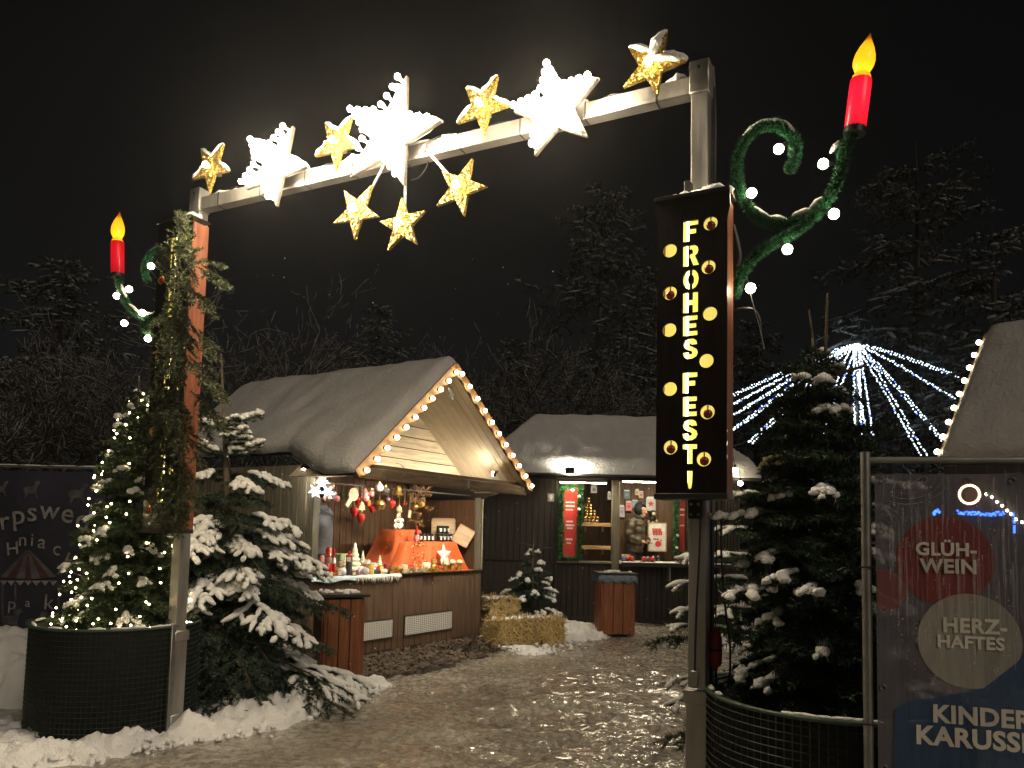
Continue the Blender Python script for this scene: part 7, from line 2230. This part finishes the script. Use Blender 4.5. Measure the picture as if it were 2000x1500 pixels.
# ================================================================== TENT OF LIGHT STRANDS
AP = atY(1672, 672, 22.0)
pole = thing('light_pole', 'slim pole carrying the tent of cool white light strands', 'pole', Vector((AP.x, AP.y, 0)))
mb = MB(); mb.tube([(AP.x, AP.y, 0), (AP.x, AP.y, AP.z + .1)], [.07, .04], 8); part(mb, 'shaft', 'zinc', pole)
mb = MB(); mb.lathe([(.15, 0), (.15, .06), (.05, .12)], 12, T_(AP - Vector((0, 0, .02)))); part(mb, 'strand_ring', 'zinc', pole)
ENDS = [(1425, 792, 21), (1425, 815, 20.5), (1428, 842, 20), (1465, 866, 19), (1882, 738, 22), (1866, 778, 20.6), (1845, 864, 19.5), (1806, 892, 18.8), (1698, 850, 18.4), (1676, 850, 18.2), (1600, 850, 19), (1430, 772, 25)]
POSN = ['first', 'second', 'third', 'fourth', 'fifth', 'sixth', 'seventh', 'eighth', 'ninth', 'tenth', 'eleventh', 'twelfth', 'thirteenth', 'fourteenth', 'fifteenth', 'sixteenth']
r2 = np.random.default_rng(12)
order = sorted(range(len(ENDS)), key=lambda i: (ENDS[i][0], -ENDS[i][1]))
rank = {i: k for k, i in enumerate(order)}
for i, (ex, ey, eY) in enumerate(ENDS):
    B = atY(ex, ey, eY)
    t = thing('light_strand', f'cool white light strand of the light tent, {POSN[rank[i]]} end from the left', 'string lights', B, 'cool white strands of the light tent')
    L = (B - AP).length; pts = []
    for k in range(31):
        f = k / 30; q = AP.lerp(B, f); q.z += .17 * math.sin(math.pi * f) * (1 - f) * (L / 5) * (1 if abs(ex - 1672) > 60 else .2); pts.append(q)
    mb = MB(); side = (B - AP).cross(Vector((0, 0, 1))).normalized()
    for s in (-1, 1):
        mb.tube([p + side * s * .075 for p in pts], .006, 3, cap=False)
    part(mb, 'wire', 'cable', t)
    n = int(L / .085); mw = MB(); mbl = MB()
    for s in (-1, 1):
        for k in range(n):
            f = (k + (.25 if s > 0 else .75)) / n; a_ = f * 30; j = min(29, int(a_)); q = pts[j].lerp(pts[j + 1], a_ - j) + side * s * .075 + Vector(r2.normal(0, .012, 3))
            (mbl if r2.random() < .07 else mw).ball(q, .022 * r2.uniform(.8, 1.2), 1)
    part(mw, 'bulbs', 'cool_led', t, False, 'stuff'); part(mbl, 'blue_bulbs', 'blue_led', t, False, 'stuff')

# ================================================================== RIGHT FENCE WITH BANNER
def film(name, col, alpha, streak=.12, rough=.4):
    m = mk(name, col, rough, var=.25, ns=3, st=(1, 1, .4), spec=.6, bump=.25, bs=60, bst=(6, 6, .5))
    t = m.node_tree; N = t.nodes; L = t.links; b = N['Principled BSDF']
    tc = N.new('ShaderNodeTexCoord'); mp = N.new('ShaderNodeMapping'); mp.inputs['Scale'].default_value = (26, 26, 1.2)
    L.new(tc.outputs['Object'], mp.inputs[0]); n = N.new('ShaderNodeTexNoise'); n.inputs['Scale'].default_value = 2.2; n.inputs['Detail'].default_value = 4
    L.new(mp.outputs[0], n.inputs['Vector']); mr = N.new('ShaderNodeMapRange'); mr.inputs['From Min'].default_value = .3; mr.inputs['From Max'].default_value = .7
    mr.inputs['To Min'].default_value = max(0, alpha - streak); mr.inputs['To Max'].default_value = min(1, alpha + streak)
    L.new(n.outputs['Fac'], mr.inputs[0]); L.new(mr.outputs[0], b.inputs['Alpha'])
film('banner_film', (.15, .15, .19), .72)
film('print_red', (.30, .048, .05), .72)
film('print_rose', (.34, .11, .11), .68)
film('print_grey', (.42, .415, .37), .70)
film('print_blue', (.035, .09, .20), .74)
film('print_text', (.80, .77, .70), .9, .06)
film('print_curl', (.5, .49, .48), .22)
FPp = atY(1692, 1055, 3.25); fx = Vector((1, -.27, 0)).normalized(); FM = frame((FPp.x, FPp.y, 0), fx); FI = FM.inverted(); FN = Vector((-fx.y, fx.x, 0))
def fl(px, py, y=0.0): return FI @ hit(px, py, Vector((FPp.x, FPp.y, 0)) + FN * y, FN)
fz = fl(1700, 899).z; FL = 3.0
fence = thing('site_fence', 'wire fence panel with tube frame at the right edge', 'fence', FM)
def fp_(name, m, fn, smooth='auto'): 
    mb = MB(); fn(mb); return part(mb, name, m, fence, smooth, local=True)
fp_('frame_post', 'zinc', lambda b: b.tube([(0, 0, .05), (0, 0, fz + .035)], .02, 12))
fp_('frame_post', 'zinc', lambda b: b.tube([(FL, 0, .05), (FL, 0, fz + .035)], .02, 12))
fp_('top_rail', 'zinc', lambda b: b.tube([(0, 0, fz), (FL, 0, fz)], .014, 10))
fp_('bottom_rail', 'zinc', lambda b: b.tube([(0, 0, .15), (FL, 0, .15)], .014, 10))
fp_('foot_block', 'p_grey', lambda b: b.box((0, 0, .04), (.24, .6, .10), ch=.03))
for py in (1010, 1122, 1236, 1345, 1455):
    z = fl(1700, py).z; fp_('wire', 'dark_metal', lambda b: b.tube([(0, .004, z), (FL, .004, z)], .0022, 4))
for k in range(26):
    fp_('wire', 'dark_metal', lambda b: b.tube([(.115 * (k + 1), .008, .15), (.115 * (k + 1), .008, fz)], .0018, 4))
for py in (1108, 1413):
    q = fl(1694, py); fp_('cable_tie', 'cable', lambda b: b.tube([(-.03, -.015, q.z), (.0, -.024, q.z + .002), (.055, -.02, q.z - .003)], .0035, 5))
# banner: sheet hung in front of the wires, print on it
x0b = .03; ban = thing('banner', 'translucent wet banner with printed circles and lettering on the right fence', 'banner', FM @ T_((x0b, -.028, .16)))
def bz(name, m, fn, smooth=False, kind=None):
    mb = MB(); fn(mb); mb.v = [tuple(FM @ Vector(v)) for v in mb.v]; return part(mb, name, m, ban, smooth, kind)
def sheet(b):
    nx, nz = 40, 24
    for i in range(nx + 1):
        for j in range(nz + 1):
            x = x0b + (FL - .1) * i / nx; z = .16 + (fz - .06 - .16) * j / nz
            b.v.append((x, -.028 + .0016 * math.sin(x * 7 + z * 3) + .0012 * math.sin(z * 11 + x * 2), z))
    for i in range(nx):
        for j in range(nz):
            a = i * (nz + 1) + j; b.f.append((a, a + nz + 1, a + nz + 2, a + 1))
bz('sheet', 'banner_film', sheet, True)
def disc(px, py, rpx, y, m, name='printed_circle'):
    c = fl(px, py, y); e = fl(px + rpx, py, y); rr = e.x - c.x
    pts = [(c.x + rr * math.cos(2 * math.pi * i / 48), c.z + rr * math.sin(2 * math.pi * i / 48)) for i in range(48)]
    pts = [(max(x0b + .005, x), z) for x, z in pts]
    bz(name, m, lambda b: b.add([(x, y, z) for x, z in pts], [tuple(range(48))]))
disc(1845, 1095, 98, -.0325, 'print_red'); disc(1726, 1152, 44, -.034, 'print_rose'); disc(1893, 1252, 104, -.0355, 'print_grey')
q = fl(1755, 1335, -.037); q2 = fl(2000, 1270, -.037)
def blue(b):
    P = [(fl(1742, 1400, -.037).x, .17)] + [(fl(a, c, -.037).x, fl(a, c, -.037).z) for a, c in ((1748, 1385), (1775, 1370), (1830, 1362), (1920, 1345), (1985, 1295), (2030, 1250))] + [(x0b + FL - .12, fl(2030, 1250, -.037).z), (x0b + FL - .12, .17)]
    b.add([(x, -.037, z) for x, z in P], [tuple(range(len(P)))])
bz('printed_field', 'print_blue', blue)
def ftext(s, px, py, hpx, bold, sp=1.05, y=-.0395):
    p = fl(px, py, y); hgt = (fl(px, py - hpx, y) - p).z; mb = text_mb(s, hgt / .72, FM @ T_((p.x, y, p.z)), bold * hgt, .0006, 'LEFT', sp)
    part(mb, 'lettering', 'print_text', ban, False, 'stuff')
ftext('GLÜH-', 1788, 1083, 25, .045); ftext('WEIN', 1798, 1117, 27, .045)
ftext('HERZ-', 1841, 1233, 28, .045); ftext('HAFTES', 1830, 1263, 24, .045)
ftext('KINDER', 1821, 1409, 34, .05); ftext('KARUSSELL', 1788, 1451, 36, .05)
for k in range(5):
    def curl(b, k=k):
        c = (1772, 918); r_ = 26 + k * 11; P = [fl(c[0] + r_ * math.cos(R(a)) * 1.25, c[1] + r_ * math.sin(R(a)) * .95, -.04) for a in range(20, 130, 10)]; P = [p for p in P if p.z < fz - .07]
        if len(P) > 2: b.tube(P, [.0012] + [.0065] * (len(P) - 2) + [.0012], 4, sq=.3)
        P = [fl(1712 + r_ * .8 * math.cos(R(a)), 1035 + r_ * .7 * math.sin(R(a)), -.04) for a in range(-100, 10, 10)]; P = [p for p in P if p.x > x0b + .01]
        if len(P) > 2: b.tube(P, [.001] + [.005] * (len(P) - 2) + [.001], 4, sq=.3)
    bz('printed_curl', 'print_curl', curl, False, 'stuff')
for k in range(9):
    bz('eyelet', 'zinc', lambda b, k=k: b.tube([(x0b + .03 + .16 * k + .011 * math.cos(R(a)), -.033, fz - .085 + .011 * math.sin(R(a))) for a in range(0, 361, 40)], .003, 4))
for k in range(4):
    bz('eyelet', 'zinc', lambda b, k=k: b.tube([(x0b + .022 + .011 * math.cos(R(a)), -.033, fz - .30 - .32 * k + .011 * math.sin(R(a))) for a in range(0, 361, 40)], .003, 4))
mk('water', (.8, .85, .9), .06, var=0, spec=.9, trans=.0, alpha=.75, coat=.6)
def drips(b):
    r3 = random.Random(3)
    for i in range(150):
        px = r3.choice((1745, 1758, 1772, 1790, 1812, 1830, 1836, 1862, 1905, 1935, 1958, 1975)) + r3.gauss(0, 7); py = r3.uniform(925, 1330); l = r3.uniform(.006, .07)
        p = fl(px, py, -.055)
        if p.x < x0b + .02: continue
        n = max(1, int(l / .012))
        for k in range(n):
            if r3.random() < .7: b.ball((p.x + r3.gauss(0, .0008), -.056, p.z - k * .011), r3.uniform(.0010, .0022), 1, (1, .8, 1.8))
bz('water_drops', 'water', drips, True, 'stuff')
film('wet_streak', (.75, .77, .80), .16, .12, .15)
def streaks(b):
    r3 = random.Random(8)
    for i in range(110):
        px = r3.choice((1745, 1760, 1776, 1790, 1812, 1833, 1862, 1884, 1905, 1935, 1958, 1975, 1990)) + r3.gauss(0, 9); py = r3.uniform(915, 1150); l = r3.uniform(.05, .42); w = r3.uniform(.0012, .0045)
        p = fl(px, py, -.042)
        if p.x < x0b + .02: continue
        P = [(p.x + r3.gauss(0, .0012), p.z - l * k / 5) for k in range(6)]
        vs = [(x - w * (1 - .12 * k), -.042, z) for k, (x, z) in enumerate(P)] + [(x + w * (1 - .12 * k), -.042, z) for k, (x, z) in enumerate(P)]
        b.add(vs, [(k, k + 1, k + 7, k + 6) for k in range(5)])
bz('water_streaks', 'wet_streak', streaks, False, 'stuff')

# ================================================================== LEFT BANNER
LBY = 7.7
def lb(px, py, dy=0): return atY(px, py, LBY + dy)
q0 = lb(-90, 1010); q1 = lb(318, 1010); zt = lb(150, 916).z
M_ = T_((q0.x, LBY, 0))
lf = thing('site_fence', 'tube frame fence panel behind the left planter', 'fence', M_)
for x in (q0.x, q1.x + .05):
    mb = MB(); mb.tube([(x, LBY + .03, .02), (x, LBY + .03, zt + .05)], .02, 10); part(mb, 'frame_post', 'zinc', lf)
mb = MB(); mb.tube([(q0.x, LBY + .03, zt + .015), (q1.x + .05, LBY + .03, zt + .015)], .014, 10); part(mb, 'top_rail', 'zinc', lf)
V, T = snow_tubes(np.array([[q0.x + k * .3, LBY + .03, zt + .027, q0.x + k * .3 + .27, LBY + .03, zt + .027] for k in range(7)]), .009, rng, .3, 5, 6); npart(V, T, 'snow', 'snow', lf, True, 'stuff')
lbn = thing('banner', 'dark night-blue banner with chalk lettering and a drawn carousel at the left', 'banner', T_(((q0.x + q1.x) / 2, LBY, .12)))
def lz_(name, m, fn, smooth=False, kind=None):
    mb = MB(); fn(mb); return part(mb, name, m, lbn, smooth, kind)
def lsheet(b):
    nx, nz = 24, 16
    for i in range(nx + 1):
        for j in range(nz + 1):
            x = q0.x + .03 + (q1.x - q0.x) * i / nx; z = .12 + (zt - .03 - .12) * j / nz; b.v.append((x, LBY + .005 * math.sin(x * 6 + z * 4), z))
    for i in range(nx):
        for j in range(nz):
            a = i * (nz + 1) + j; b.f.append((a, a + nz + 1, a + nz + 2, a + 1))
lz_('sheet', 'banner_night', lsheet, True)
def ltext(s, px, py, hpx, rot=0, bold=.01, m='chalk', dy=-.02):
    p = lb(px, py, dy); k = p.y / F_PX; mb = text_mb(s, hpx * k / .72, T_(p) @ RY(R(rot)), bold * hpx * k, .0006, 'LEFT', 1.0); part(mb, 'lettering', m, lbn, False, 'stuff')
for ch, px, py, h, rot in (('o', -30, 1040, 40, -14), ('r', 0, 1036, 38, -12), ('p', 23, 1025, 40, -8), ('s', 52, 1018, 40, -4), ('w', 76, 1012, 38, 3), ('e', 116, 1018, 40, 8), ('d', 142, 1030, 44, 14), ('e', 175, 1045, 40, 18)):
    ltext(ch, px, py, h, rot)
for ch, px, py, h, rot in (('H', 12, 1085, 26, -8), ('n', 35, 1066, 26, -4), ('i', 58, 1066, 26, 0), ('a', 72, 1070, 28, 4), ('c', 100, 1082, 28, 10), ('h', 118, 1108, 34, 20)):
    ltext(ch, px, py, h, rot, .004)
ltext('p', 14, 1190, 24, 0, .004); ltext('a', 48, 1185, 18, 0, .004); ltext('k', 84, 1190, 30, 0, .004); ltext('STRASSE 1', -14, 1292, 13, 2, .004)
# drawn carousel: striped roof, valance, posts, horses
def poly(pts, m, name, dy=-.012):
    P = [lb(a, b, dy) for a, b in pts]; lz_(name, m, lambda b: b.add([tuple(p) for p in P], [tuple(range(len(P)))]))
xs_ = [0, 14, 30, 48, 62, 80, 96, 112]; tops = [51, 52, 53, 54, 55, 56, 57, 58]
for i in range(7):
    poly([(tops[i], 1075), (tops[i + 1], 1075), (xs_[i + 1], 1132 - abs(i - 3) * 1.5), (xs_[i], 1132 - abs(i - 3) * 1.5)], 'chalk_red' if i % 2 else 'chalk_dim', 'roof_stripe')
for i in range(7):
    poly([(xs_[i], 1134), (xs_[i + 1], 1134), ((xs_[i] + xs_[i + 1]) / 2, 1144)], 'chalk', 'valance')
for x in (3, 28, 112): poly([(x, 1140), (x + 4, 1140), (x + 4, 1205), (x, 1205)], 'chalk_dim', 'drawn_post')
def horse(px, py, s, m):
    pts = [(-18, 0), (-16, -10), (-6, -13), (6, -12), (12, -24), (20, -27), (25, -20), (19, -17), (15, -6), (14, 2), (18, 16), (14, 17), (9, 5), (-6, 5), (-12, 17), (-16, 16), (-13, 4)]
    poly([(px + a * s, py + b * s) for a, b in pts], m, 'drawn_horse')
horse(20, 1215, 1.0, 'chalk_dim'); horse(68, 1222, 1.1, 'chalk_dim'); horse(60, 960, .8, 'chalk_dim'); horse(150, 968, .9, 'chalk_dim'); horse(0, 958, .7, 'chalk_dim')

# ================================================================== FALLING FLAKES AND AIR
n = 260
f_px = rng.uniform(300, 1500, n); f_py = rng.uniform(500, 1330, n); f_y = rng.uniform(4.5, 12, n)
P_ = np.array([tuple(atY(a, b, y)) for a, b, y in zip(f_px, f_py, f_y)]); P_ = P_[P_[:, 2] > .15]
vs, fs = ICO[1]; vs = np.array(vs); fs = np.array(fs)
V = (P_[:, None, :] + vs[None] * rng.uniform(.0022, .0050, len(P_))[:, None, None]).reshape(-1, 3); T = (fs[None] + (np.arange(len(P_)) * len(vs))[:, None, None]).reshape(-1, 3)
o = npart(V, T, 'snowflakes', 'snow', None, True); tag(o, 'scattered tiny snowflakes falling over the path', 'snowflakes', kind='stuff')

mz = bpy.data.materials.new('haze_air'); mz.use_nodes = True; N = mz.node_tree.nodes; N.clear()
out = N.new('ShaderNodeOutputMaterial'); vol = N.new('ShaderNodeVolumePrincipled')
vol.inputs['Color'].default_value = (.92, .93, .95, 1); vol.inputs['Density'].default_value = .00085; vol.inputs['Anisotropy'].default_value = .85
mz.node_tree.links.new(vol.outputs[0], out.inputs['Volume']); MT['haze_air'] = mz
mb = MB(); mb.box((0, 0, 8.4), (250, 250, 19.2)); o = bpy.data.objects.new('haze', mk_mesh('haze', mb.v, mb.f, False)); o.data.materials.append(mz); COL.objects.link(o)
tag(o, 'thin night haze glowing softly around the lights', 'haze', kind='stuff')
